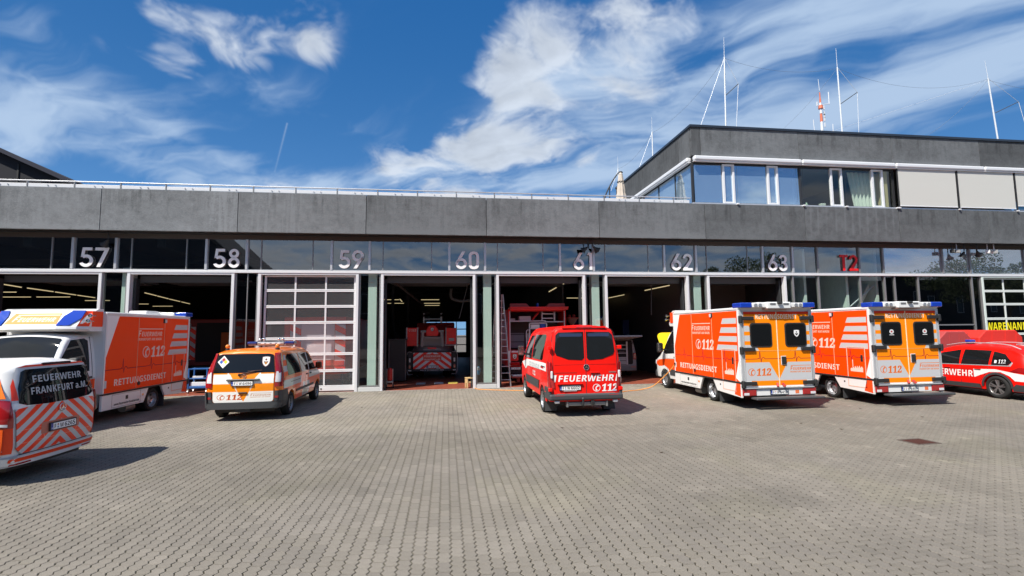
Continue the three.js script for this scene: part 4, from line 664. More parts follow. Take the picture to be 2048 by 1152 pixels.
const fairingFront = phys(lin(1), { roughness: 0.4, clearcoat: 0.5, map: canvasTex(768, 256, (g, W, H) => { g.fillStyle = '#ff8200'; g.fillRect(0, 0, W, H); g.fillStyle = C.white; g.fillRect(0, 0, W, H * 0.12); g.fillRect(0, H * 0.90, W, H); logo(g, W * 0.10, H * 0.72, W * 0.80, '#ffe0c4', false); }) });
function makeAmbulance(name, label, pos, turn, { plateText, crest, hood }) {
  const t = thing(name, label, 'ambulance', pos, turn, undefined), W = 1.18, L = 4.1, yT = 2.96;
  part('box_body', [bx(-W, W, 0.76, yT, -L, 0, 0.05)], M.whitePaint, t);
  const edgeMat = std(lin(0.62, 0.63, 0.64), { metalness: 0.5, roughness: 0.45 });
  part('edge_rail', [bx(-W - 0.014, -W + 0.06, yT - 0.075, yT - 0.02, -L, 0.0, 0.008), bx(W - 0.06, W + 0.014, yT - 0.075, yT - 0.02, -L, 0, 0.008), ...[-1, 1].flatMap((s) => [bx(s * W - 0.014, s * W + 0.014, 0.78, yT - 0.08, -0.06, 0.012, 0.006), bx(s * W - 0.012, s * W + 0.012, 0.78, yT - 0.08, -L, -L + 0.05, 0.006)])], M.whitePaint, t);
  const sideL = part('side_panel', new THREE.PlaneGeometry(3.97, 2.07), boxSide, t); sideL.rotation.y = -Math.PI / 2; sideL.position.set(-W - 0.004, 1.82, -2.06);
  const sideR = part('side_panel', new THREE.PlaneGeometry(3.97, 2.07), boxSide, t); sideR.rotation.y = Math.PI / 2; sideR.position.set(W + 0.004, 1.82, -2.06);
  for (const s of [-1, 1]) {
    const x = s * (W + 0.007), cut = (z, y0, y1, w = 0.012) => bx(x - 0.004, x + 0.004, y0, y1, z - w / 2, z + w / 2);
    part('panel_gap', [cut(-2.74, 0.8, 2.84, 0.016), cut(-1.45, 0.8, 2.84, 0.016)], std(srgb(238, 168, 130)), t);
    part('locker_door', [bx(x - 0.004, x + 0.008, 0.48, 1.72, -0.94, -0.915), bx(x - 0.004, x + 0.008, 0.48, 1.72, -0.26, -0.235), bx(x - 0.004, x + 0.008, 1.695, 1.72, -0.915, -0.26), bx(x - 0.004, x + 0.008, 0.48, 0.505, -0.915, -0.26)], std(srgb(225, 180, 160)), t);
    part('door_lock', bx(x - 0.004, x + 0.03, 1.27, 1.48, -0.42, -0.33, 0.012), M.blackPlastic, t); part('filler_cap', new THREE.CylinderGeometry(0.055, 0.055, 0.03, 16).rotateZ(Math.PI / 2).translate(x, 0.92, -2.62), M.blackPlastic, t);
    part('power_socket', [bx(x - 0.01, x + 0.02, 0.92, 1.12, -4.06, -3.97, 0.01)], std(lin(0.6)), t); part('side_lamp', [bx(x - 0.004, x + 0.035, 2.69, 2.84, -1.54, -1.38, 0.015)], M.blackPlastic, t); part('lamp_glass', bx(x + (s > 0 ? 0.036 : -0.039), x + (s > 0 ? 0.039 : -0.036), 2.71, 2.81, -1.51, -1.41), M.tailWhite, t);
    // skirts with the sloping wheel cut-out between them
    const sk = (pts) => { const g = extrude(poly(pts), 0.05, 0.006).rotateY(-Math.PI / 2); g.translate(s > 0 ? W + 0.0 : -W + 0.05, 0, 0); return g; };
    part('skirt', sk([[-L, 0.33], [-2.34, 0.33], [-2.13, 0.735], [-L, 0.735]]), M.whitePaint, t); part('skirt', sk([[-1.28, 0.40], [-0.02, 0.33], [-0.02, 0.735], [-1.50, 0.735]]), M.whitePaint, t);
    part('rub_strip', bx(x - 0.012, x + 0.006, 0.735, 0.775, -L, -0.01), M.blackPlastic, t);
    part('orange_corner', (() => { const g = new THREE.ShapeGeometry(poly([[-0.34, 0.40], [-0.04, 0.36], [-0.04, 0.73], [-0.24, 0.73]])).rotateY(-Math.PI / 2); if (s > 0) { const p = g.attributes.position; g.index.array.reverse(); g.computeVertexNormals(); } return g.translate(x + s * 0.004, 0, 0); })(), std(srgb(255, 74, 0), { side: THREE.DoubleSide }), t);
    part('skirt_flap', [bx(x - 0.002, x + 0.006, 0.36, 0.372, -3.72, -2.5), bx(x - 0.002, x + 0.006, 0.70, 0.712, -3.72, -2.5), bx(x - 0.002, x + 0.006, 0.372, 0.70, -3.72, -3.708), bx(x - 0.002, x + 0.006, 0.372, 0.70, -2.512, -2.5)], std(lin(0.35)), t);
    part('flap_lock', bx(x - 0.002, x + 0.014, 0.53, 0.64, -3.16, -3.05, 0.008), M.blackPlastic, t); part('side_marker', bx(x - 0.002, x + 0.016, 0.53, 0.60, -2.44, -2.34, 0.008), M.amber, t); part('locker_latch', bx(x - 0.002, x + 0.02, 0.58, 0.64, -1.12, -1.06, 0.01), M.blackPlastic, t);
  }
  const web = part('web_address', new THREE.PlaneGeometry(1.1, 0.1), clearDecal(512, 48, (g, w, h) => fitText(g, 'www.feuerwehr-frankfurt.de', 6, 36, 500, 30, '#222', 'bold', -0.1)), t); web.rotation.y = -Math.PI / 2; web.position.set(-W - 0.012, 0.44, -3.1);
  part('underbody', [bx(-0.95, 0.95, 0.36, 0.78, -L, -0.1), bx(-0.5, 0.5, 0.28, 0.4, -5.5, -0.4)], M.blackPlastic, t); part('air_tank', new THREE.CylinderGeometry(0.11, 0.11, 0.4, 16).rotateX(Math.PI / 2).translate(-0.95, 0.24, -2.7), M.steelGrey, t);
  // rear doors
  const door = (x0, x1) => { const g = bx(x0, x1, 0.62, 2.82, 0.0, 0.045, 0.01), p = g.attributes.position, n = g.attributes.normal, u = g.attributes.uv; for (let i = 0; i < p.count; i++) u.setXY(i, (p.getX(i) + 1.1) / 2.2, (p.getY(i) - 0.62) / 2.2); return g; };
  for (const s of [-1, 1]) {
    const d = part('rear_door', s < 0 ? door(-1.06, -0.006) : door(0.006, 1.06), boxRear, t), wx = s < 0 ? -0.52 : 0.60;
    const fr = part('window_seal', extrude(rrect(wx - 0.35, wx + 0.35, 1.78, 2.49, 0.11), 0.012, 0.004).translate(0, 0, 0.042), M.rubber, d);
    const pane = part('window_pane', extrude(rrect(wx - 0.315, wx + 0.315, 1.82, 2.45, 0.09), 0.006, 0.002).translate(0, 0, 0.054), M.carGlass, d);
    for (const y of [2.63, 1.72, 0.74]) part('hinge', [bx(s * 1.13, s * 0.74, y - 0.055, y + 0.055, 0.046, 0.10, 0.02), bx(s * 1.20, s * 1.11, y - 0.14, y + 0.08, 0.0, 0.11, 0.03)], M.blackPlastic, d);
    part('door_frame', [bx(s * 1.165, s * 1.07, 0.60, 2.86, 0.0, 0.03, 0.008), bx(s * 1.055, s * 1.068, 0.62, 2.82, 0.0, 0.05)], edgeMat, t);
    part('tail_light', [bx(s * 1.17, s * 0.74, 0.38, 0.58, 0.0, 0.05, 0.03)], M.tailRed, t); part('reversing_lens', [bx(s * 1.14, s * 0.98, 0.40, 0.47, 0.046, 0.056, 0.01)], M.tailWhite, t);
    part('rear_stop', [beam([s * 0.08, 0.73, 0.05], [s * 0.12, 0.64, 0.13], 0.05, 0.05)], std(lin(0.5, 0.05, 0.04)), t);
    part('mudflap', extrude(poly([[s * 0.66, 0.06], [s * 1.14, 0.06], [s * 1.14, 0.42], [s * 0.66, 0.42]]), 0.015).translate(0, 0, -1.24), M.greyPlastic, t);
  }
  part('door_gap', bx(-0.012, 0.012, 0.62, 2.82, 0.044, 0.052), std(srgb(245, 225, 190)), t); part('door_crease', [bx(-1.05, -0.02, 1.668, 1.682, 0.044, 0.05), bx(0.02, 1.05, 1.668, 1.682, 0.044, 0.05)], std(srgb(235, 170, 90)), t);
  part('door_handle', [bx(0.10, 0.24, 1.27, 1.50, 0.045, 0.075, 0.012)], M.blackPlastic, t); part('handle_frame', [bx(0.085, 0.255, 1.255, 1.515, 0.04, 0.05, 0.01)], std(lin(0.7)), t);
  if (crest) for (const [x, c] of crest) { const p = part('crest_sticker', new THREE.PlaneGeometry(0.20, 0.24), clearDecal(96, 128, (g, w, h) => (c ? shield(g, 48, 62, 110, '#efefef', '#333') : (g.fillStyle = '#dcdcdc', g.beginPath(), g.arc(48, 52, 36, 0, 7), g.fill(), g.fillStyle = '#a33', g.fillRect(34, 38, 28, 28), g.fillStyle = '#dcdcdc', g.fillRect(10, 98, 76, 12)))), t); p.position.set(x, 2.17, 0.066); }
  // rear beacon bar across the top edge
  part('beacon_bar', [bx(-0.82, -0.38, yT - 0.02, yT + 0.12, -0.30, 0.16, 0.02), bx(0.38, 0.82, yT - 0.02, yT + 0.12, -0.30, 0.16, 0.02), bx(-0.38, 0.38, yT - 0.06, yT + 0.14, -0.30, 0.22, 0.03), bx(-1.18, 1.18, yT - 0.04, yT + 0.0, -0.35, 0.06, 0.015)], M.whitePaint, t);
  for (const s of [-1, 1]) { part('blue_light', bx(s * 1.20, s * 0.83, yT - 0.03, yT + 0.125, -0.26, 0.17, 0.03), M.blueLens, t); for (const x of [0.72, 0.58]) part('work_lamp', new THREE.CylinderGeometry(0.05, 0.055, 0.03, 16).rotateX(Math.PI / 2).translate(s * x, yT + 0.05, 0.168), M.galv, t); part('area_lamp', [bx(s * 0.30, s * 0.12, yT + 0.06, yT + 0.11, 0.215, 0.235, 0.012)], M.steelGrey, t); }
  part('rear_camera', [bx(-0.07, 0.07, yT + 0.08, yT + 0.14, 0.18, 0.29, 0.02)], M.blackPlastic, t); part('roof_vent', [bx(-0.36, 0.2, yT, yT + 0.16, -1.0, -0.3, 0.05)], M.whitePaint, t);
  part('lamp_panel_underside', bx(-0.40, 0.40, yT - 0.075, yT - 0.061, -0.1, 0.20), std(lin(0.3, 0.12, 0.08)), t);
  part('sill_plate', [bx(-1.1, 1.1, 0.585, 0.62, 0, 0.07, 0.008)], edgeMat, t); part('bumper_panel', [bx(-0.74, 0.74, 0.38, 0.565, 0.0, 0.03, 0.01)], M.whitePaint, t);
  part('rear_step', [bx(-0.92, 1.24, 0.285, 0.345, 0.02, 0.32, 0.028)], M.greyPlastic, t); part('step_lip', bx(-0.9, 1.22, 0.345, 0.352, 0.06, 0.30), std(lin(0.09), { roughness: 0.5, bumpMap: bumpy, bumpScale: 0.004 }), t);
  plate(t, plateText, -0.02, 0.472, 0.036, 0.56); part('maker_sticker', bx(0.50, 0.62, 0.42, 0.52, 0.03, 0.033), std(srgb(230, 120, 70)), t);
  // cab
  const cab = shell({ W: 2.02, L: 6.45, tum: (y) => 0.012 + 0.16 * Math.pow(clamp((y - 1.25) / 1.2), 1.5) + 0.03 * Math.pow(clamp((0.9 - y) / 0.5), 2), top: curve([[0, 2.42], [-4.75, 2.42], [-4.95, 2.36], [-5.55, 1.50], [-5.75, 1.32], [-6.35, 1.08], [-6.45, 0.95]]), bot: () => 0.42, corner: (z) => (z < -5.5 ? 0.10 : 0.2), lean: () => 0, rearR: 0.02, frontR: 0.6, frontK: 0.55, crown: 0.06, wells: [[-5.36, 0.42, 0.35]] });
  const keep = cab.geo, kp = keep.attributes.position; for (let i = 0; i < kp.count; i++) if (kp.getZ(i) > -3.9) kp.setZ(i, -3.9);
  part('cab_body', keep, M.whitePaint, t);
  for (const P of [cab.left, cab.right]) {
    const q = (z) => (P === cab.left ? z : -z), sh = (pts) => poly(P === cab.left ? pts.map(([z, y]) => [z, y]) : pts.map(([z, y]) => [-z, y]).reverse());
    part('side_window', sheet(sh([[-4.32, 1.42], [-4.30, 2.20], [-4.42, 2.26], [-4.86, 2.22], [-5.30, 1.68], [-5.42, 1.40], [-5.2, 1.36]]), P, { eps: 0.006 }), M.carGlass, t);
    part('orange_band', sheet(sh([[-4.12, 0.80], [-4.12, 1.20], [-5.30, 1.16], [-6.1, 1.08], [-6.2, 0.92], [-5.85, 0.84], [-5.62, 0.86], [-5.36, 0.90], [-5.05, 0.80], [-4.9, 0.62]]), P, { eps: 0.004 }), std(srgb(255, 80, 0), { roughness: 0.5 }), t);
    part('door_cladding', sheet(sh([[-4.12, 0.56], [-4.12, 0.78], [-4.86, 0.78], [-4.92, 0.56]]), P, { eps: 0.016, rim: 0.03 }), M.greyPlastic, t);
    part('white_stripe', sheet(sh([[-4.12, 1.205], [-4.12, 1.235], [-5.3, 1.195], [-5.3, 1.165]]), P, { eps: 0.005 }), std(lin(0.5)), t);
    for (const z of [-4.22, -5.12]) part('panel_gap', sheet(sh([[z - 0.006, 0.5], [z + 0.006, 0.5], [z + 0.006, z < -5 ? 1.36 : 2.3], [z - 0.006, z < -5 ? 1.36 : 2.3]]), P, { eps: 0.006 }), M.darkTrim, t);
    const s = P === cab.left ? -1 : 1; part('door_handle', bx(s * 1.02, s * 1.055, 1.23, 1.28, -4.45, -4.28, 0.012), M.blackPlastic, t);
    const mir = part('wing_mirror', [bx(s * 1.13, s * 1.36, 1.42, 1.80, -5.28, -5.12, 0.06), beam([s * 0.98, 1.52, -5.2], [s * 1.2, 1.55, -5.2], 0.08, 0.06)], M.blackPlastic, t); part('mirror_glass', bx(s * 1.15, s * 1.34, 1.46, 1.77, -5.118, -5.114, 0.002), M.chrome, mir);
    part('headlamp', bx(s * 0.62, s * 0.93, 0.86, 1.08, -6.36, -6.16, 0.06), M.tailWhite, t);
    wheel(t, s * 0.89, 0.35, -5.36, 0.35, 0.22, { holes: 12 }); wheel(t, s * 0.98, 0.34, -1.75, 0.345, 0.22, { dual: true, holes: 8 });
  }
  const wsP = (u, v) => { const z = mix(-5.58, -4.98, v); return [u * (0.90 - 0.12 * v), cab.top(z) - 0.06 * u * u, z]; };
  part('windscreen', sheet(poly([[-0.99, 0.02], [0.99, 0.02], [0.99, 0.97], [-0.99, 0.97]]), wsP, { eps: 0.014, cell: 0.3, rim: 0.02, flip: true }), M.carGlass, t);
  part('front_bumper', [bx(-0.92, 0.92, 0.36, 0.66, -6.44, -6.18, 0.08)], M.greyPlastic, t); part('grille', [bx(-0.55, 0.55, 0.78, 1.04, -6.46, -6.30, 0.05)], M.blackPlastic, t);
  const hoodMat = phys(srgb(255, 214, 0), { roughness: 0.45, clearcoat: 0.4 });
  if (hood) {   // bonnet raised on its hinge in front of the windscreen
    const bon = part('raised_bonnet', sheet(rrect(-0.93, 0.93, 0, 1.0, [0.02, 0.02, 0.30, 0.30]), (u, v) => [u, 1.36 + v * 0.80 + 0.05 * Math.sin(v * 2.6), -5.62 - v * 0.62 + 0.08 * u * u], { eps: 0.0, rim: 0.04, cell: 0.2 }), hoodMat, t);
    part('bonnet_lining', sheet(rrect(-0.74, 0.74, 0.05, 0.94, 0.1), (u, v) => [u, 1.34 + v * 0.80 + 0.05 * Math.sin(v * 2.6), -5.67 - v * 0.62 + 0.08 * u * u], { eps: 0.0, rim: 0.01, cell: 0.3, flip: true }), M.blackPlastic, bon);
  } else part('bonnet_band', sheet(rrect(-0.70, 0.70, 5.75, 6.28, 0.1), (u, v) => [u, cab.top(-v) - 0.06 * (u / 0.9) ** 2, -v], { eps: 0.005, cell: 0.2 }), hoodMat, t);
  // over-cab fairing with corner beacons
  const prof = [[-L + 0.02, 2.44], [-4.86, 2.44], [-5.02, 2.50], [-5.00, 2.56], [-4.62, 2.97], [-4.40, 3.03], [-L + 0.02, 3.03]];
  const sect = (x, k) => prof.map(([z, y]) => [x, y, -L + (z + L) * k]);
  const fl = [sect(-1.10, 0.55), sect(-0.98, 0.82), sect(-0.62, 1), sect(0.62, 1), sect(0.98, 0.82), sect(1.10, 0.55)], fpos = [], fidx = []; fl.forEach((r) => r.forEach((p) => fpos.push(...p))); const pn = prof.length;
  for (let a = 0; a < 5; a++) for (let i = 0; i < pn; i++) { const j = (i + 1) % pn, p = a * pn + i, q = a * pn + j; fidx.push(p, q, p + pn, q, q + pn, p + pn); }
  for (let i = 1; i + 1 < pn; i++) { fidx.push(0, i + 1, i); fidx.push(5 * pn, 5 * pn + i, 5 * pn + i + 1); }
  let fg = new THREE.BufferGeometry(); fg.setAttribute('position', new THREE.Float32BufferAttribute(fpos, 3)); fg.setIndex(fidx); fg = toCreasedNormals(fg, 0.35); fg.setAttribute('uv', new THREE.Float32BufferAttribute(new Float32Array(fg.attributes.position.count * 2), 2)); part('cab_fairing', fg, phys(lin(0.78, 0.78, 0.77), { roughness: 0.35, clearcoat: 0.6, side: THREE.DoubleSide }), t);
  // front band (a leaning plane between x -0.62 and 0.62) seen from the front: u runs to the vehicle's right
  part('fairing_band', sheet(poly([[-0.60, 0.05], [0.60, 0.05], [0.52, 0.94], [-0.52, 0.94]]), (u, v) => [-u, mix(2.56, 2.97, v), mix(-5.00, -4.62, v)], { eps: 0.006 }), fairingFront, t);
  for (const s of [-1, 1]) {
    const cor = (a, v) => { const P0 = [s * 0.62, mix(2.56, 2.97, v), mix(-5.00, -4.62, v)], k1 = 0.82, P1 = [s * 0.98, mix(2.56, 2.97, v), -L + (mix(-5.00, -4.62, v) + L) * k1]; return [mix(P0[0], P1[0], a), P0[1], mix(P0[2], P1[2], a)]; };
    part('blue_light', sheet(poly([[-0.02, 0.06], [0.62, 0.06], [1.0, 0.5], [1.0, 0.98], [0.30, 0.98], [0.02, 0.62]].map((p) => p)), cor, { eps: 0.025, rim: 0.03, cell: 0.4, flip: s > 0 }), M.blueLens, t);
    const sid = (a, v) => { const k0 = 0.82, k1 = 0.55, z = mix(-5.0, -4.62, v), P0 = [s * 0.98, -L + (z + L) * k0], P1 = [s * 1.10, -L + (z + L) * k1]; return [mix(P0[0], P1[0], a), mix(2.56, 2.97, v), mix(P0[1], P1[1], a)]; };
    part('fairing_side', sheet(poly([[0, 0.02], [1, 0.02], [1, 0.98], [0.0, 0.98]]), sid, { eps: 0.006, cell: 0.4, flip: s > 0 }), std(srgb(255, 70, 0), { roughness: 0.5 }), t);
    part('fairing_cheek', bx(s * 1.085, s * 1.115, 2.56, 2.96, -4.5, -L - 0.02, 0.01), std(srgb(255, 70, 0), { roughness: 0.5 }), t);
    for (const [y, z] of [[2.84, -4.62], [2.70, -4.68]]) { const h = part('air_horn', [new THREE.LatheGeometry([[0.012, -0.2], [0.016, -0.05], [0.03, 0.02], [0.055, 0.05], [0.0, 0.03]].map((q) => new THREE.Vector2(...q)), 14).rotateX(-Math.PI / 2)], M.chrome, t); h.position.set(s * 1.16, y, z); h.rotation.y = s * -0.12; }
  }
  return t;
}
makeAmbulance('ambulance', 'orange and white ambulance with raised yellow bonnet, left of the two parked nose in', [9.66, 0, 6.9], 0.008, { plateText: 'F W 6410', crest: [[0.62, 1]], hood: true });
makeAmbulance('ambulance', 'orange and white ambulance with emblems in both rear windows, beside the red car', [13.87, 0, 7.0], 0.0, { plateText: 'F W 6407', crest: [[-0.52, 0], [0.62, 0]], hood: false });
makeAmbulance('ambulance', 'orange and white ambulance facing the camera at far left, behind the striped van', [-10.12, 0, 1.75], Math.PI - 0.02, { plateText: 'F W 6413', crest: null, hood: false });
// ---- red crew van, rear towards the camera
const onSide = (sh, P) => (pts) => poly(pts);
function sideShape(P, left, pts) { return poly(left ? pts : pts.map(([z, y]) => [-z, y]).reverse()); }
{
  const L = 5.35, t = thing('crew_van', 'bright red fire service crew van parked before door 61, rear doors to camera', 'van', [3.75, 0, 7.2], 0.0);
  const b = shell({ W: 2.06, L, tum: (y) => 0.015 + 0.24 * Math.pow(clamp((y - 1.35) / 1.15), 1.6) + 0.05 * Math.pow(clamp((0.8 - y) / 0.5), 2), top: curve([[0, 2.46], [-0.4, 2.485], [-3.2, 2.46], [-3.55, 2.38], [-4.35, 1.52], [-4.5, 1.38], [-5.2, 1.12], [-5.35, 0.95]]), bot: () => 0.42, corner: (z) => (z < -4.3 ? 0.12 : 0.22), lean: (y) => -0.10 * Math.pow(clamp((y - 1.1) / 1.4), 1.3), rearR: 0.10, frontR: 0.6, frontK: 0.5, crown: 0.05, bulge: 0.035, wells: [[-1.04, 0.42, 0.36], [-4.25, 0.42, 0.36]] });
  part('body', b.geo, M.redPaint, t);
  const glass = phys(lin(0.014, 0.016, 0.018), { roughness: 0.02, ior: 1.5 });
  for (const s of [-1, 1]) {
    const o = s < 0 ? [[-0.03, 1.58], [-0.03, 2.29], [-0.72, 2.28], [-0.80, 2.20], [-0.845, 1.76], [-0.80, 1.66], [-0.48, 1.54], [-0.1, 1.52]].reverse() : [[0.05, 1.58], [0.05, 2.29], [0.72, 2.28], [0.80, 2.20], [0.845, 1.76], [0.80, 1.66], [0.48, 1.54], [0.1, 1.52]];
    const d = part('rear_window', sheet(poly(o.map(([x, y]) => [x, y])), b.rear, { eps: 0.008, rim: 0.016, cell: 0.2 }), glass, t);
    part('heater_band', sheet(poly(o.map(([x, y]) => [x * 0.98 + s * 0.005, y])).clone && rrect(...(s < 0 ? [-0.70, -0.06] : [0.09, 0.72]), 2.16, 2.25, 0.05), b.rear, { eps: 0.010, rim: 0.004, cell: 0.3 }), std(lin(0.03, 0.045, 0.10), { roughness: 0.2 }), d);
    for (const y of [1.86, 0.74]) part('hinge', bx(s * 0.93, s * 1.035, y - 0.05, y + 0.05, -0.10, 0.02, 0.02), M.redPaint, t);
    const tl = part('tail_light', sheet(poly([[0.86, 0.78], [1.0, 0.78], [1.0, 1.46], [0.94, 1.48], [0.90, 1.2]].map(([x, y]) => [s * x, y])).clone(), b.rear, { eps: 0.022, rim: 0.04, cell: 0.15, flip: false }), M.tailRed, t);
    part('side_tail_light', sheet(sideShape(0, s < 0, [[-0.16, 0.78], [-0.02, 0.78], [-0.02, 1.46], [-0.16, 1.50]]), s < 0 ? b.left : b.right, { eps: 0.014, rim: 0.03, cell: 0.2 }), M.tailRed, t);
    part('lamp_lens', bx(s * 0.915, s * 0.975, 1.04, 1.24, -0.03, 0.03, 0.02), M.tailWhite, t);
    part('reflector', bx(s * 0.62, s * 0.88, 0.565, 0.595, 0.07, 0.082, 0.006), M.tailRed, t); part('work_lamp', bx(s * 0.74, s * 0.88, 0.38, 0.445, -0.06, 0.04, 0.02), M.tailWhite, t);
    part('mudflap', extrude(poly([[s * 0.68, 0.09], [s * 1.02, 0.09], [s * 0.98, 0.46], [s * 0.70, 0.46]]), 0.02).translate(0, 0, -0.64), M.greyPlastic, t);
    part('bumper_patch', sheet(sideShape(0, s < 0, [[-0.62, 0.38], [-0.46, 0.38], [-0.40, 0.66], [-0.56, 0.66]]), s < 0 ? b.left : b.right, { eps: 0.026, rim: 0.02 }), M.redPaint, t);
    const P = s < 0 ? b.left : b.right;
    part('side_window', sheet(sideShape(0, s < 0, [[-2.62, 1.50], [-2.58, 2.20], [-1.02, 2.22], [-0.90, 2.16], [-0.92, 1.54], [-1.0, 1.48], [-2.55, 1.46]]), P, { eps: 0.007, rim: 0.014 }), M.carGlass, t);
    part('door_window', sheet(sideShape(0, s < 0, [[-2.74, 1.44], [-2.72, 2.18], [-3.30, 2.16], [-3.95, 1.62], [-4.05, 1.42]]), P, { eps: 0.007, rim: 0.014 }), M.carGlass, t);
    part('cladding', sheet(sideShape(0, s < 0, [[-3.78, 0.62], [-1.54, 0.62], [-1.46, 0.86], [-3.82, 0.86]]), P, { eps: 0.022, rim: 0.03 }), M.greyPlastic, t);
    part('side_stripe', sheet(sideShape(0, s < 0, [[-3.95, 1.02], [-3.5, 1.16], [-0.95, 1.20], [-0.42, 1.20], [-0.42, 1.42], [-0.95, 1.42], [-3.6, 1.38], [-4.7, 1.22]]), P, { eps: 0.005, rim: 0.005 }), std(lin(1), { roughness: 0.4, map: canvasTex(1024, 96, (g, W, H) => { g.fillStyle = '#f0f0ee'; g.fillRect(0, 0, W, H); fitText(g, 'FEUERWEHR', W * 0.36, 78, W * 0.42, 56, '#b9bcc0', 'bold'); g.fillStyle = C.red; g.fillRect(W * 0.82, 30, W * 0.10, 12); g.fillRect(W * 0.82, 54, W * 0.08, 12); }) }), t);
    part('side_number', sheet(sideShape(0, s < 0, [[-2.6, 0.92], [-2.1, 0.92], [-2.1, 1.12], [-2.6, 1.12]]), P, { eps: 0.005, rim: 0.004 }), clearDecal(256, 110, (g) => phone112(g, 10, 100, 92, '#f0f0ee')), t);
    part('door_runner', sheet(sideShape(0, s < 0, [[-1.1, 1.30], [-0.55, 1.30], [-0.55, 1.325], [-1.1, 1.325]]), P, { eps: 0.012, rim: 0.01 }), M.darkTrim, t);
    const mir = part('wing_mirror', [bx(s * 1.10, s * 1.30, 1.48, 1.82, -3.86, -3.72, 0.05), beam([s * 0.95, 1.52, -3.8], [s * 1.15, 1.55, -3.8], 0.09, 0.06)], M.blackPlastic, t); part('mirror_glass', bx(s * 1.115, s * 1.285, 1.52, 1.79, -3.717, -3.713, 0.002), M.chrome, mir);
    wheel(t, s * 0.90, 0.36, -1.04, 0.36, 0.23); wheel(t, s * 0.90, 0.36, -4.25, 0.36, 0.23);
  }
  part('roof_lip', sheet(rrect(-0.62, 0.62, 2.395, 2.44, 0.02), b.rear, { eps: 0.03, rim: 0.04 }), M.redPaint, t); part('brake_light', sheet(rrect(-0.22, 0.22, 2.405, 2.43, 0.01), b.rear, { eps: 0.034, rim: 0.01 }), M.tailRed, t);
  seam(t, b.rear, [[0.01, 0.62], [0.01, 2.40]], 0.014); seam(t, b.rear, [[-0.9, 0.64], [-0.9, 2.25], [-0.78, 2.375], [0.78, 2.375], [0.9, 2.25], [0.9, 0.64]], 0.01); seam(t, b.rear, [[-0.86, 1.40], [0.86, 1.40]], 0.006, std(lin(0.25, 0.005, 0.005)));
  part('rear_bumper', [bx(-1.02, 1.02, 0.46, 0.62, -0.16, 0.085, 0.05), bx(-1.035, -0.95, 0.46, 0.80, -0.62, 0.0, 0.04), bx(0.95, 1.035, 0.46, 0.80, -0.62, 0.0, 0.04)], M.greyPlastic, t); part('bumper_step', bx(-0.80, 0.80, 0.612, 0.628, -0.06, 0.06), std(lin(0.12)), t);
  part('tow_bar', [bx(-0.50, 0.55, 0.30, 0.40, -0.12, 0.0, 0.02), bx(-0.55, -0.5, 0.27, 0.42, -0.14, 0.02, 0.01), bx(0.55, 0.6, 0.27, 0.42, -0.14, 0.02, 0.01)], M.steelGrey, t); part('tow_ball', [new THREE.SphereGeometry(0.045, 16, 12).translate(-0.12, 0.50, 0.12), tube([[-0.12, 0.34, -0.05], [-0.12, 0.33, 0.1], [-0.12, 0.47, 0.12]], 0.03, 12)], M.darkTrim, t); part('tow_socket', bx(0.12, 0.22, 0.32, 0.44, 0, 0.06, 0.02), M.blackPlastic, t);
  part('name_lettering', sheet(rrect(-0.915, 0.915, 0.935, 1.135, 0.005), b.rear, { eps: 0.005, rim: 0.004, cell: 0.15 }), clearDecal(1024, 112, (g, W, H) => { g.clearRect(0, 0, W, H); g.fillStyle = '#f6f6f4'; g.beginPath(); g.moveTo(0, 4); g.lineTo(60, 4); g.lineTo(40, H - 4); g.lineTo(18, H - 4); g.fill(); g.beginPath(); g.moveTo(W, 4); g.lineTo(W - 20, 4); g.lineTo(W - 46, H - 4); g.lineTo(W, H - 4); g.fill(); fitText(g, 'FEUERWEHR', 70, H - 8, W - 140, H - 16, '#f6f6f4', 'bold', -0.18); }), t);
  part('emergency_number', sheet(rrect(0.17, 0.86, 0.655, 0.895, 0.005), b.rear, { eps: 0.005, rim: 0.004, cell: 0.15 }), clearDecal(512, 190, (g, W, H) => { phone112(g, 10, 178, 168, '#f6f6f4'); g.fillStyle = '#b8c0e0'; g.fillRect(440, 140, 66, 36); }), t);
  part('type_lettering', sheet(rrect(-0.86, -0.24, 1.17, 1.205, 0.004), b.rear, { eps: 0.004, rim: 0.003, cell: 0.2 }), clearDecal(512, 32, (g, W, H) => { g.fillStyle = '#8a2a20'; for (let i = 0; i < 22; i++) g.fillRect(i * 23 + 2, 5, 15, 22); }), t); part('model_number', sheet(rrect(0.66, 0.86, 1.17, 1.205, 0.004), b.rear, { eps: 0.004, rim: 0.003, cell: 0.2 }), std(lin(0.30, 0.12, 0.11)), t);
  star(t, 0.02, 1.33, b.rearZ(0, 1.33) + 0.02, 0.075); part('badge_disc', new THREE.CylinderGeometry(0.07, 0.07, 0.012, 24).rotateX(Math.PI / 2).translate(0.02, 1.33, b.rearZ(0, 1.33) + 0.01), M.blackPlastic, t);
  part('door_handle', [bx(0.12, 0.38, 1.16, 1.215, 0.0, 0.045, 0.02)], M.redPaint, t); part('handle_pocket', bx(0.14, 0.36, 1.14, 1.175, -0.01, 0.012, 0.01), M.blackPlastic, t);
  part('plate_light_bar', bx(-0.80, -0.10, 0.875, 0.915, -0.02, 0.05, 0.015), M.redPaint, t); plate(t, 'F W 6602', -0.44, 0.785, b.rearZ(-0.44, 0.78) + 0.01, 0.58); part('plate_trim', bx(-0.62, -0.26, 0.70, 0.715, 0, 0.02), std(lin(0.6)), t);
  underbody(t, 2.0, L, 0.3, 0.55);
}
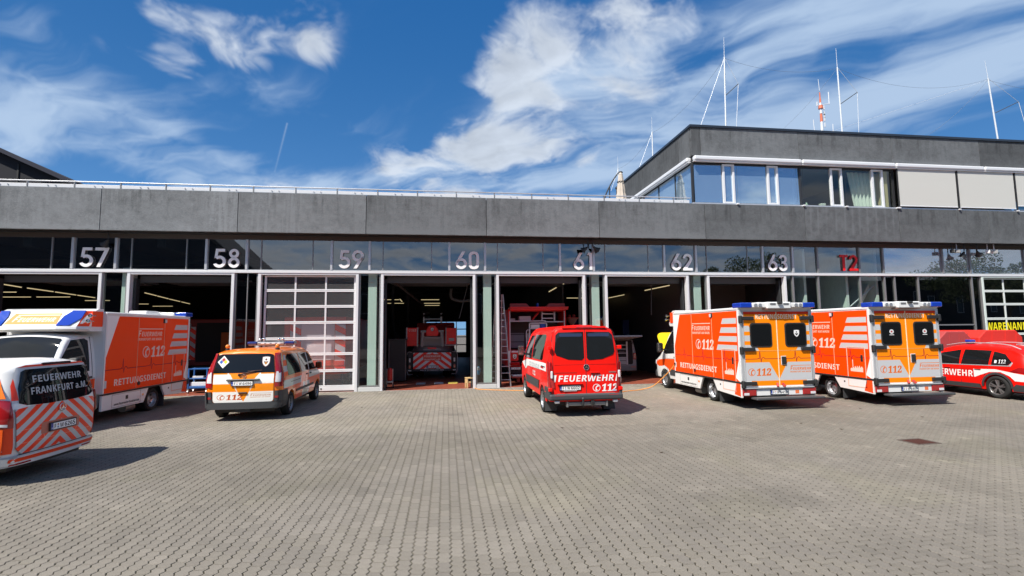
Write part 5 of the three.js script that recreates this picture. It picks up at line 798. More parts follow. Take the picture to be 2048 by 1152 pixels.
// ---- orange and white van, rear towards the camera
{
  const L = 4.9, t = thing('incident_van', 'orange and white fire service van with blue roof bar, parked before door 59', 'van', [-5.43, 0, 6.12], 0.02);
  const og = phys(srgb(255, 128, 0), { roughness: 0.36, clearcoat: 0.8, clearcoatRoughness: 0.06 });
  const b = shell({ W: 1.96, L, tum: (y) => 0.01 + 0.22 * Math.pow(clamp((y - 1.02) / 0.95), 1.5) + 0.05 * Math.pow(clamp((0.7 - y) / 0.4), 2), top: curve([[0, 1.87], [-0.5, 1.93], [-2.9, 1.92], [-3.25, 1.83], [-3.95, 1.22], [-4.05, 1.12], [-4.75, 0.94], [-4.9, 0.78]]), bot: () => 0.37, corner: (z) => (z < -3.9 ? 0.1 : 0.17), lean: (y) => -0.18 * Math.pow(clamp((y - 1.0) / 0.9), 1.4) - 0.02 * clamp((0.9 - y) / 0.4), rearR: 0.14, frontR: 0.6, frontK: 0.5, crown: 0.05, bulge: 0.05, wells: [[-0.98, 0.385, 0.33], [-4.10, 0.385, 0.33]] });
  part('body', b.geo, og, t);
  const hatch = canvasTex(1024, 700, (g, W, H) => {   // 1.52 m x 0.80 m (y 0.48 .. 1.28)
    const Y = (m) => H - (m - 0.48) * H / 0.80, X = (m) => (m + 0.76) * W / 1.52; g.fillStyle = '#f6f4ee'; g.fillRect(0, 0, W, H); g.fillStyle = '#ff9200'; g.fillRect(0, Y(1.30), W, Y(1.25) - Y(1.30)); g.fillRect(0, Y(0.99), W, Y(0.775) - Y(0.99));
    g.beginPath(); g.moveTo(X(-0.36), Y(1.28)); g.lineTo(X(0.40), Y(1.28)); g.lineTo(X(0.26), Y(1.10)); g.lineTo(X(-0.26), Y(1.10)); g.fill();
    g.strokeStyle = '#f6f4ee'; g.lineWidth = 26; g.beginPath(); g.moveTo(X(-0.40), Y(1.28)); g.lineTo(X(0.0), Y(0.52)); g.lineTo(X(0.42), Y(1.28)); g.stroke(); g.fillStyle = '#ff9200'; g.beginPath(); g.moveTo(X(-0.18), Y(0.86)); g.lineTo(X(0.2), Y(0.86)); g.lineTo(X(0.01), Y(0.50)); g.fill();
    g.fillStyle = '#d8d4c8'; for (const y of [1.235, 1.01]) for (const [a, c] of [[-0.74, -0.60], [-0.56, -0.42], [0.46, 0.58], [0.62, 0.74]]) g.fillRect(X(a), Y(y), X(c) - X(a), 5);
    phone112(g, X(-0.66), Y(0.55), H * 0.20, '#c8581c'); logo(g, X(0.18), Y(0.645), W * 0.34, '#c89070');
  });
  part('tailgate_print', sheet(rrect(-0.76, 0.76, 0.50, 1.275, [0.09, 0.09, 0.02, 0.02]), b.rear, { eps: 0.008, rim: 0.012, cell: 0.15 }), phys(lin(1), { map: hatch, roughness: 0.35, clearcoat: 0.6 }), t);
  part('rear_window', sheet(poly([[-0.775, 1.285], [0.775, 1.285], [0.70, 1.755], [0.60, 1.785], [-0.60, 1.785], [-0.70, 1.755]]), b.rear, { eps: 0.010, rim: 0.016, cell: 0.2 }), M.carGlass, t);
  part('hazard_sticker', sheet(poly([[-0.55, 1.41], [-0.40, 1.575], [-0.55, 1.74], [-0.70, 1.575]]), b.rear, { eps: 0.014, rim: 0.004 }), std(lin(1), { roughness: 0.5, map: canvasTex(256, 256, (g) => { g.fillStyle = '#f2f0ec'; g.fillRect(0, 0, 256, 256); g.save(); g.translate(128, 128); g.rotate(Math.PI / 4); g.fillStyle = '#b03038'; g.fillRect(-64, -64, 62, 62); g.fillStyle = '#2a5ab0'; g.fillRect(-64, 2, 62, 62); g.fillStyle = '#f0d020'; g.fillRect(2, -64, 62, 62); g.fillStyle = '#fff'; g.fillRect(2, 2, 62, 62); g.restore(); }) }), t);
  part('crest_sticker', sheet(rrect(0.42, 0.64, 1.42, 1.72, 0.02), b.rear, { eps: 0.014, rim: 0.004 }), clearDecal(160, 200, (g) => { shield(g, 80, 100, 176, '#ece8e0', '#5a3038'); g.fillStyle = '#c08030'; g.fillRect(64, 110, 32, 40); }), t);
  for (const s of [-1, 1]) {
    const P = s < 0 ? b.left : b.right, left = s < 0, S = (pts) => sideShape(0, left, pts);
    part('tail_light', sheet(poly(s > 0 ? [[0.79, 0.90], [0.93, 0.90], [0.915, 1.30], [0.83, 1.80], [0.72, 1.80], [0.80, 1.28]] : [[-0.79, 0.90], [-0.80, 1.28], [-0.72, 1.80], [-0.83, 1.80], [-0.915, 1.30], [-0.93, 0.90]]), b.rear, { eps: 0.014, rim: 0.03, cell: 0.12 }), M.tailRed, t);
    part('side_tail_light', sheet(S([[-0.20, 0.90], [-0.05, 0.90], [-0.10, 1.40], [-0.2, 1.78], [-0.30, 1.78], [-0.24, 1.3]]), P, { eps: 0.012, rim: 0.03, cell: 0.12 }), M.tailRed, t);
    part('lamp_lens', sheet(poly(s > 0 ? [[0.80, 1.02], [0.935, 1.02], [0.92, 1.30], [0.815, 1.30]] : [[-0.80, 1.02], [-0.815, 1.30], [-0.92, 1.30], [-0.935, 1.02]]), b.rear, { eps: 0.020, rim: 0.02, cell: 0.12 }), M.tailWhite, t);
    part('side_print', sheet(S([[-4.42, 0.62], [-4.52, 0.9], [-3.98, 1.10], [-0.24, 1.10], [-0.20, 0.62], [-0.50, 0.62], [-0.62, 0.70], [-0.98, 0.80], [-1.36, 0.70], [-1.46, 0.50], [-1.46, 0.38], [-3.62, 0.38], [-3.62, 0.52], [-3.78, 0.70], [-4.10, 0.79]]), P, { eps: 0.005, rim: 0.006, cell: 0.2 }), phys(lin(1), { roughness: 0.36, clearcoat: 0.7, map: canvasTex(1400, 260, (g, W, H) => {
      // z -4.52 .. -0.20, y 0.38 .. 1.10; mirrored on the right side
      const X = (z) => { const f = (z + 4.52) / 4.32; return (left ? f : 1 - f) * W; }, Y = (y) => H - (y - 0.38) * H / 0.72, R = (a, c, y0, y1, col) => { g.fillStyle = col; const x0 = X(a), x1 = X(c); g.fillRect(Math.min(x0, x1), Y(y1), Math.abs(x1 - x0), Y(y0) - Y(y1)); };
      g.fillStyle = '#ff5a10'; g.fillRect(0, 0, W, H); R(-4.52, -2.9, 0.88, 1.10, C.grey); R(-2.0, -0.2, 0.82, 1.03, C.grey); R(-3.0, -2.2, 0.38, 0.80, C.grey); R(-2.65, -2.45, 0.5, 0.8, '#ffb090'); g.fillStyle = '#ff5a10'; g.beginPath(); g.moveTo(X(-2.2), Y(1.1)); g.lineTo(X(-2.9), Y(1.1)); g.lineTo(X(-2.72), Y(0.80)); g.lineTo(X(-2.1), Y(0.80)); g.fill(); R(-2.8, -2.3, 0.42, 0.60, '#8f9194'); R(-1.9, -0.9, 0.93, 0.95, '#40302c');
    }) }), t);
    part('upper_stripe', sheet(S([[-0.60, 1.14], [-0.24, 1.14], [-0.30, 1.50], [-0.52, 1.76], [-0.66, 1.76]]), P, { eps: 0.004, rim: 0.005, cell: 0.2 }), std(lin(1), { roughness: 0.4, map: canvasTex(64, 128, (g) => { g.fillStyle = '#ff5a10'; g.fillRect(0, 0, 64, 128); g.fillStyle = C.grey; g.fillRect(0, 8, 64, 30); g.fillRect(0, 70, 64, 34); }) }), t);
    part('side_window', sheet(S([[-1.92, 1.14], [-1.88, 1.72], [-0.88, 1.73], [-0.70, 1.66], [-0.62, 1.36], [-0.66, 1.14]]), P, { eps: 0.008, rim: 0.016, cell: 0.2 }), M.carGlass, t);
    part('side_window', sheet(S([[-2.86, 1.13], [-2.80, 1.71], [-1.96, 1.72], [-2.0, 1.13]]), P, { eps: 0.008, rim: 0.016, cell: 0.2 }), M.carGlass, t);
    part('door_window', sheet(S([[-3.72, 1.12], [-3.60, 1.28], [-3.16, 1.66], [-2.96, 1.70], [-2.96, 1.12]]), P, { eps: 0.008, rim: 0.016, cell: 0.2 }), M.carGlass, t);
    part('door_pillar', sheet(S([[-2.95, 1.12], [-2.93, 1.71], [-2.82, 1.71], [-2.87, 1.12]]), P, { eps: 0.006, rim: 0.01 }), std(srgb(196, 197, 199)), t);
    part('rub_strip', sheet(S([[-3.5, 0.60], [-1.46, 0.60], [-1.46, 0.67], [-3.5, 0.67]]), P, { eps: 0.02, rim: 0.03 }), M.greyPlastic, t);
    part('door_handle', [bx(s * 0.965, s * 1.0, 1.0, 1.04, -2.74, -2.56, 0.012)], M.blackPlastic, t); part('door_handle', [bx(s * 0.965, s * 1.0, 1.0, 1.04, -3.16, -2.98, 0.012)], M.blackPlastic, t);
    const mir = part('wing_mirror', [bx(s * 1.02, s * 1.22, 1.12, 1.36, -3.66, -3.50, 0.06), beam([s * 0.9, 1.14, -3.55], [s * 1.1, 1.17, -3.58], 0.08, 0.05)], M.blackPlastic, t); part('mirror_glass', bx(s * 1.035, s * 1.205, 1.15, 1.34, -3.497, -3.492, 0.002), std(lin(0.25, 0.06, 0.03), { metalness: 0.9, roughness: 0.1 }), mir);
    part('amber_beacon', [new THREE.SphereGeometry(0.062, 16, 12).scale(1, 1.05, 1).translate(s * 0.66, 1.975, -0.62)], M.amber, t); part('beacon_foot', new THREE.CylinderGeometry(0.05, 0.06, 0.05, 14).translate(s * 0.66, 1.905, -0.62), M.blackPlastic, t);
    part('reflector', sheet(rrect(s < 0 ? -0.92 : 0.80, s < 0 ? -0.80 : 0.92, 0.60, 0.655, 0.01), b.rear, { eps: 0.028, rim: 0.01, cell: 0.08 }), M.tailRed, t);
    wheel(t, s * 0.86, 0.325, -0.98, 0.33, 0.22, { rim: std(lin(0.28, 0.285, 0.3), { metalness: 0.6, roughness: 0.4 }), holes: 14 }); wheel(t, s * 0.86, 0.325, -4.10, 0.33, 0.22, { rim: std(lin(0.28, 0.285, 0.3), { metalness: 0.6, roughness: 0.4 }), holes: 14 });
  }
  part('rear_bumper', [sheet(rrect(-0.965, 0.965, 0.33, 0.505, [0.05, 0.05, 0.02, 0.02]), b.rear, { eps: 0.06, rim: 0.09, cell: 0.1 }), ...[-1, 1].flatMap((s) => [sheet(sideShape(0, s < 0, [[-0.60, 0.33], [-0.02, 0.33], [-0.02, 0.79], [-0.50, 0.79], [-0.60, 0.62]]), s < 0 ? b.left : b.right, { eps: 0.022, rim: 0.04, cell: 0.1 }), sheet(poly(s > 0 ? [[0.77, 0.50], [0.965, 0.50], [0.965, 0.79], [0.80, 0.79]] : [[-0.965, 0.50], [-0.77, 0.50], [-0.80, 0.79], [-0.965, 0.79]]), b.rear, { eps: 0.02, rim: 0.04, cell: 0.08 })])], M.greyPlastic, t);
  part('handle_bar', bx(-0.42, 0.42, 1.075, 1.125, -0.03, 0.05, 0.025), std(lin(0.08), { roughness: 0.3 }), t); plate(t, 'F W 6496', -0.02, 1.005, b.rearZ(0, 1.0) + 0.022, 0.54, -0.05); part('hatch_grip', bx(-0.11, 0.11, 0.735, 0.775, -0.02, 0.03, 0.012), M.blackPlastic, t);
  part('rear_wiper', [rod([-0.10, 1.24, b.rearZ(0, 1.24) + 0.03], [0.28, 1.33, b.rearZ(0.2, 1.33) + 0.03], 0.014), rod([0.1, 1.325, b.rearZ(0.1, 1.325) + 0.03], [0.46, 1.345, b.rearZ(0.4, 1.345) + 0.03], 0.01), new THREE.SphereGeometry(0.035, 10, 8).translate(-0.11, 1.235, b.rearZ(0, 1.24) + 0.03)], std(lin(0.06, 0.02, 0.015)), t); star(t, 0.02, 1.19, b.rearZ(0, 1.19) + 0.018, 0.05);
  part('tow_bar', [bx(-0.18, 0.2, 0.24, 0.34, -0.14, 0.0, 0.02)], M.darkTrim, t);
  // roof bar
  part('roof_bar', [bx(-0.40, 0.40, 1.975, 2.07, -2.42, -2.12, 0.03), bx(-0.66, 0.66, 1.955, 1.985, -2.40, -2.14, 0.012)], std(lin(0.30, 0.32, 0.35), { roughness: 0.3, metalness: 0.3 }), t);
  for (const s of [-1, 1]) { part('blue_light', bx(s * 0.70, s * 0.40, 1.98, 2.085, -2.43, -2.11, 0.045), phys(lin(0.01, 0.025, 0.16), { roughness: 0.12, clearcoat: 1 }), t); for (const x of [0.22, 0.34]) part('spot_lamp', [new THREE.SphereGeometry(0.046, 14, 10).translate(s * x, 2.15, -2.2), rod([s * x, 2.07, -2.22], [s * x, 2.13, -2.2], 0.012)], M.chrome, t); part('lamp_bracket', bx(s * 0.12, s * 0.42, 2.09, 2.105, -2.24, -2.2), M.steelGrey, t); for (const x of [0.08, 0.24]) part('led_window', bx(s * x - 0.05, s * x + 0.05, 2.005, 2.04, -2.122, -2.116, 0.004), M.tailWhite, t); }
  underbody(t, 1.9, L, 0.22, 0.42);
}
// ---- striped van cut by the left edge, rear towards the right
{
  const L = 5.1, t = thing('striped_van', 'white van with red and silver chevron tailgate and FEUERWEHR on its rear window, cut by the left edge', 'van', [-6.70, 0, 10.58], 1.55);
  t.userData.label = 'white van with red and silver chevrons on its tailgate, at the left edge';
  const b = shell({ W: 1.97, L, tum: (y) => 0.01 + 0.21 * Math.pow(clamp((y - 1.02) / 0.95), 1.5) + 0.06 * Math.pow(clamp((0.65 - y) / 0.4), 2), top: curve([[0, 1.90], [-0.5, 1.965], [-3.1, 1.94], [-3.45, 1.85], [-4.15, 1.24], [-4.25, 1.15], [-4.95, 0.98], [-5.1, 0.8]]), bot: () => 0.28, corner: (z) => (z < -4.1 ? 0.1 : 0.17), lean: (y) => -0.15 * Math.pow(clamp((y - 1.05) / 0.9), 1.5) - 0.05 * clamp((0.62 - y) / 0.3), rearR: 0.20, frontR: 0.6, frontK: 0.5, crown: 0.05, bulge: 0.055, wells: [[-1.05, 0.39, 0.34], [-4.25, 0.39, 0.34]] });
  part('body', b.geo, M.whitePaint, t);
  const chev = (g, W, H, wd) => { g.fillStyle = '#c9cacc'; g.fillRect(0, 0, W, H); g.fillStyle = '#ff3a08'; for (let i = -3; i < 9; i++) { const y = i * wd * 2; g.beginPath(); g.moveTo(W / 2, y); g.lineTo(W / 2, y + wd); g.lineTo(0, y + wd + W * 0.56); g.lineTo(0, y + W * 0.56); g.fill(); g.beginPath(); g.moveTo(W / 2, y); g.lineTo(W / 2, y + wd); g.lineTo(W, y + wd + W * 0.56); g.lineTo(W, y + W * 0.56); g.fill(); } };
  const printTex = canvasTex(1024, 640, (g, W, H) => { chev(g, W, H * 1.0, H * 0.135); g.strokeStyle = '#ffd0b8'; g.lineWidth = 3; g.beginPath(); g.moveTo(0, H * 0.50); g.lineTo(W, H * 0.50); g.moveTo(0, H * 0.78); g.lineTo(W, H * 0.78); g.moveTo(W * 0.27, H * 0.5); g.lineTo(W * 0.31, H * 0.78); g.moveTo(W * 0.75, H * 0.5); g.lineTo(W * 0.70, H * 0.78); g.stroke(); });
  part('tailgate_print', sheet(poly([[-0.80, 0.56], [-0.70, 0.47], [0.70, 0.47], [0.80, 0.56], [0.84, 1.18], [0.55, 1.21], [-0.55, 1.21], [-0.84, 1.18]]), b.rear, { eps: 0.010, rim: 0.014, cell: 0.14 }), phys(lin(1), { map: printTex, roughness: 0.4, clearcoat: 0.3 }), t);
  part('window_surround', sheet((() => { const s = poly([[-0.875, 1.18], [-0.55, 1.20], [0.55, 1.20], [0.875, 1.18], [0.83, 1.55], [0.72, 1.83], [0.60, 1.865], [-0.60, 1.865], [-0.72, 1.83], [-0.83, 1.55]]); return s; })(), b.rear, { eps: 0.006, rim: 0.012, cell: 0.14 }), phys(lin(1), { roughness: 0.4, clearcoat: 0.4, map: canvasTex(512, 256, (g, W, H) => { g.fillStyle = '#c9cacc'; g.fillRect(0, 0, W, H); g.fillStyle = '#ff3a08'; g.fillRect(0, 0, 26, H * 0.8); g.fillRect(W - 26, 0, 26, H * 0.8); g.fillRect(0, 0, W, 12); g.fillStyle = C.white; g.fillRect(0, H * 0.86, W, H); }) }), t);
  part('rear_window', sheet(poly([[-0.79, 1.27], [-0.66, 1.225], [-0.3, 1.205], [0.3, 1.205], [0.66, 1.225], [0.79, 1.27], [0.77, 1.50], [0.69, 1.76], [0.62, 1.795], [-0.62, 1.795], [-0.69, 1.76], [-0.77, 1.50]]), b.rear, { eps: 0.012, rim: 0.014, cell: 0.14 }), M.carGlass, t);
  part('window_lettering', sheet(rrect(-0.60, 0.66, 1.36, 1.73, 0.004), b.rear, { eps: 0.017, rim: 0.003, cell: 0.14 }), clearDecal(1024, 320, (g, W, H) => { fitText(g, 'FEUERWEHR', 40, 135, 860, 100, '#b9bbbd', 'bold'); fitText(g, 'FRANKFURT a.M.', 0, 300, 1010, 100, '#b9bbbd', 'bold'); }), t);
  part('brake_light', sheet(rrect(-0.30, 0.30, 1.845, 1.885, 0.012), b.rear, { eps: 0.02, rim: 0.03 }), std(lin(0.05, 0.008, 0.01), { roughness: 0.2 }), t);
  star(t, 0, 1.10, b.rearZ(0, 1.10) + 0.022, 0.065); plate(t, 'F W 6265', 0.02, 0.80, b.rearZ(0, 0.8) + 0.028, 0.56, -0.04); part('plate_recess', sheet(rrect(-0.40, 0.42, 0.71, 0.90, 0.03), b.rear, { eps: 0.013, rim: 0.01, cell: 0.14 }), std(srgb(200, 120, 100), { roughness: 0.5 }), t);
  seam(t, b.rear, [[-0.72, 0.455], [0.72, 0.455]], 0.014); 
  for (const s of [-1, 1]) {
    const P = s < 0 ? b.left : b.right, S = (pts) => sideShape(0, s < 0, pts);
    part('tail_light', sheet(poly(s > 0 ? [[0.86, 0.90], [0.98, 0.90], [0.98, 1.30], [0.93, 1.34], [0.87, 1.32]] : [[-0.86, 0.90], [-0.87, 1.32], [-0.93, 1.34], [-0.98, 1.30], [-0.98, 0.90]]), b.rear, { eps: 0.02, rim: 0.04, cell: 0.1 }), M.tailRed, t);
    part('side_tail_light', sheet(S([[-0.42, 0.98], [-0.08, 0.92], [-0.07, 1.30], [-0.36, 1.34]]), P, { eps: 0.014, rim: 0.03, cell: 0.12 }), M.tailRed, t); part('lamp_lens', sheet(S([[-0.40, 0.975], [-0.08, 0.925], [-0.08, 0.965], [-0.40, 1.01]]), P, { eps: 0.020, rim: 0.03, cell: 0.12 }), M.tailWhite, t);
    part('corner_print', sheet(poly(s > 0 ? [[0.84, 0.50], [0.99, 0.50], [0.99, 0.90], [0.86, 0.90]] : [[-0.99, 0.50], [-0.84, 0.50], [-0.86, 0.90], [-0.99, 0.90]]), b.rear, { eps: 0.008, rim: 0.012, cell: 0.1 }), std(srgb(245, 68, 15), { roughness: 0.42 }), t);
    part('pillar_print', sheet(S([[-0.40, 1.36], [-0.12, 1.36], [-0.28, 1.80], [-0.40, 1.82]]), P, { eps: 0.006, rim: 0.01, cell: 0.12 }), std(srgb(255, 120, 20), { roughness: 0.42 }), t);
    part('side_print', sheet(S([[-3.8, 0.50], [-3.8, 0.92], [-0.45, 0.95], [-0.12, 0.90], [-0.12, 0.48], [-0.56, 0.48], [-0.7, 0.68], [-1.05, 0.80], [-1.40, 0.68], [-1.5, 0.50]]), P, { eps: 0.006, rim: 0.01, cell: 0.2 }), std(srgb(255, 96, 20), { roughness: 0.42 }), t);
    part('side_window', sheet(S([[-3.0, 1.18], [-2.95, 1.74], [-0.85, 1.75], [-0.62, 1.64], [-0.60, 1.2]]), P, { eps: 0.008, rim: 0.014 }), M.carGlass, t);
    wheel(t, s * 0.87, 0.335, -1.05, 0.34, 0.22); wheel(t, s * 0.87, 0.335, -4.25, 0.34, 0.22);
  }
  part('rear_bumper', sheet(rrect(-0.97, 0.97, 0.30, 0.445, 0.05), b.rear, { eps: 0.05, rim: 0.06, cell: 0.12 }), M.whitePaint, t); part('bumper_stripe', sheet(rrect(-0.86, 0.86, 0.37, 0.425, 0.02), b.rear, { eps: 0.055, rim: 0.01, cell: 0.12 }), std(srgb(245, 68, 15), { roughness: 0.42 }), t); for (const s of [-1, 1]) part('reflector', sheet(rrect(s < 0 ? -0.84 : 0.54, s < 0 ? -0.54 : 0.84, 0.315, 0.345, 0.01), b.rear, { eps: 0.056, rim: 0.01, cell: 0.12 }), M.tailRed, t);
  part('roof_bar', [bx(-0.55, 0.55, 2.0, 2.10, -2.9, -2.55, 0.04)], M.blueLens, t); underbody(t, 1.9, L, 0.2, 0.4);
}
// ---- red estate car at the right edge, front towards the hall
{
  const L = 4.7, t = thing('command_car', 'red off-road car with white FEUERWEHR side stripe, cut by the right edge', 'car', [18.5, 0, 7.5], 0.0);
  const b = shell({ W: 1.86, L, tum: (y) => 0.01 + 0.27 * Math.pow(clamp((y - 0.98) / 0.72), 1.35) + 0.05 * Math.pow(clamp((0.55 - y) / 0.35), 2), top: curve([[0, 1.42], [-0.18, 1.56], [-0.55, 1.66], [-1.5, 1.71], [-2.4, 1.69], [-2.75, 1.60], [-3.45, 1.13], [-3.6, 1.06], [-4.5, 0.90], [-4.7, 0.75]]), bot: () => 0.26, corner: (z) => (z < -3.4 ? 0.1 : 0.14), lean: (y) => -0.22 * Math.pow(clamp((y - 0.95) / 0.7), 1.2) - 0.08 * clamp((0.5 - y) / 0.3), rearR: 0.22, frontR: 0.6, frontK: 0.5, crown: 0.04, bulge: 0.06, wells: [[-0.98, 0.405, 0.36], [-3.77, 0.405, 0.36]] });
  part('body', b.geo, M.redPaint, t);
  for (const s of [-1, 1]) {
    const P = s < 0 ? b.left : b.right, S = (pts) => sideShape(0, s < 0, pts), g2 = { eps: 0.008, rim: 0.014, cell: 0.2 };
    part('quarter_window', sheet(S([[-1.12, 1.03], [-1.10, 1.50], [-0.72, 1.42], [-0.50, 1.18], [-0.62, 1.08]]), P, g2), M.carGlass, t); part('rear_door_window', sheet(S([[-2.06, 1.02], [-2.02, 1.53], [-1.18, 1.52], [-1.20, 1.03]]), P, g2), M.carGlass, t); part('front_door_window', sheet(S([[-3.22, 1.01], [-2.75, 1.40], [-2.14, 1.52], [-2.12, 1.02]]), P, g2), M.carGlass, t);
    part('window_trim', sheet(S([[-3.25, 0.985], [-0.55, 1.045], [-0.48, 1.15], [-0.50, 1.18], [-0.60, 1.07], [-3.22, 1.005]]), P, { eps: 0.010, rim: 0.012, cell: 0.2 }), M.alu, t);
    part('window_number', sheet(S([[-1.04, 1.10], [-0.66, 1.14], [-0.66, 1.28], [-1.04, 1.24]]), P, { eps: 0.012, rim: 0.003 }), clearDecal(256, 90, (g) => { g.fillStyle = '#e8e8e8'; g.fillRect(8, 30, 46, 46); fitText(g, '112', 80, 78, 160, 62, '#e8e8e8', 'bold', -0.15, 'serif'); }), t);
    part('side_stripe', sheet(S([[-3.35, 0.62], [-1.62, 0.64], [-1.47, 0.71], [-1.18, 0.83], [-0.85, 0.85], [-0.60, 0.74], [-0.46, 0.60], [-0.10, 0.60], [-0.10, 0.80], [-0.50, 0.85], [-1.0, 0.93], [-1.62, 0.90], [-3.35, 0.88]]), P, { eps: 0.005, rim: 0.005, cell: 0.2 }), std(lin(1), { roughness: 0.4, map: canvasTex(1024, 104, (g, W, H) => { g.fillStyle = '#eeeeec'; g.fillRect(0, 0, W, H); const f = (z) => (s < 0 ? (z + 3.35) / 3.25 : 1 - (z + 3.35) / 3.25) * W; const a = s < 0 ? f(-3.35) : f(-1.66), c = s < 0 ? f(-1.66) : f(-3.35); g.fillStyle = '#cf1712'; g.fillRect(a, 0, c - a, H); fitText(g, 'FEUERWEHR', a + 6, H * 0.90, c - a - 14, H * 0.66, '#f2f2f0', 'bold', -0.05); }) }), t);
    part('lower_cladding', sheet(S([[-3.28, 0.28], [-3.26, 0.42], [-1.50, 0.42], [-1.46, 0.28]]), P, { eps: 0.016, rim: 0.03, cell: 0.25 }), M.greyPlastic, t);
    const arch = []; for (let i = 0; i <= 14; i++) { const a = Math.PI * i / 14; arch.push([-0.98 - 0.47 * Math.cos(a), 0.36 + 0.47 * Math.sin(a)]); } for (let i = 14; i >= 0; i--) { const a = Math.PI * i / 14; arch.push([-0.98 - 0.405 * Math.cos(a), 0.36 + 0.405 * Math.sin(a)]); } part('wheel_arch_trim', sheet(poly(s < 0 ? arch : arch.map(([z, y]) => [-z, y])), P, { eps: 0.014, rim: 0.03, cell: 0.2 }), M.greyPlastic, t);
    part('roof_rail', [tube([[s * 0.60, 1.58, -0.45], [s * 0.60, 1.70, -0.75], [s * 0.60, 1.755, -1.4], [s * 0.60, 1.745, -2.2], [s * 0.60, 1.66, -2.75]], 0.018, 30)], M.alu, t);
    part('door_handle', bx(s * 0.925, s * 0.955, 0.90, 0.935, -1.62, -1.42, 0.012), M.redPaint, t); part('door_handle', bx(s * 0.925, s * 0.955, 0.89, 0.925, -2.62, -2.42, 0.012), M.redPaint, t);
    for (const z of [-2.09, -3.2]) seam(t, P, s < 0 ? [[z, 0.42], [z, 1.0]] : [[-z, 0.42], [-z, 1.0]], 0.01); seam(t, P, s < 0 ? [[-1.2, 1.0], [-1.25, 0.85], [-1.48, 0.5]] : [[1.2, 1.0], [1.25, 0.85], [1.48, 0.5]], 0.01);
    part('tail_light', sheet(S([[-0.60, 0.88], [-0.15, 0.86], [-0.17, 1.02], [-0.30, 1.04]]), P, { eps: 0.012, rim: 0.02 }), M.tailRed, t); part('wing_mirror', bx(s * 0.95, s * 1.12, 1.0, 1.16, -3.12, -2.98, 0.05), M.blackPlastic, t);
    part('rear_cladding', sheet(S([[-0.52, 0.28], [-0.52, 0.40], [-0.44, 0.50], [-0.12, 0.48], [-0.12, 0.28]]), P, { eps: 0.014, rim: 0.03, cell: 0.15 }), M.greyPlastic, t);
    wheel(t, s * 0.82, 0.36, -0.98, 0.36, 0.235, { spokes: 5, rim: std(lin(0.42, 0.40, 0.40), { metalness: 0.8, roughness: 0.3 }) }); wheel(t, s * 0.82, 0.36, -3.77, 0.36, 0.235, { spokes: 5, rim: std(lin(0.42, 0.40, 0.40), { metalness: 0.8, roughness: 0.3 }) });
  }
  part('rear_window', sheet(poly([[-0.66, 1.08], [0.66, 1.08], [0.55, 1.44], [-0.55, 1.44]]), b.rear, { eps: 0.008, rim: 0.014, cell: 0.15 }), M.carGlass, t);
  part('beacon', [bx(-0.22, 0.0, 1.755, 1.85, -2.45, -2.25, 0.03)], M.blueLens, t); part('beacon_foot', bx(-0.20, -0.02, 1.70, 1.755, -2.43, -2.27, 0.01), M.blackPlastic, t); underbody(t, 1.8, L, 0.2, 0.36);
}
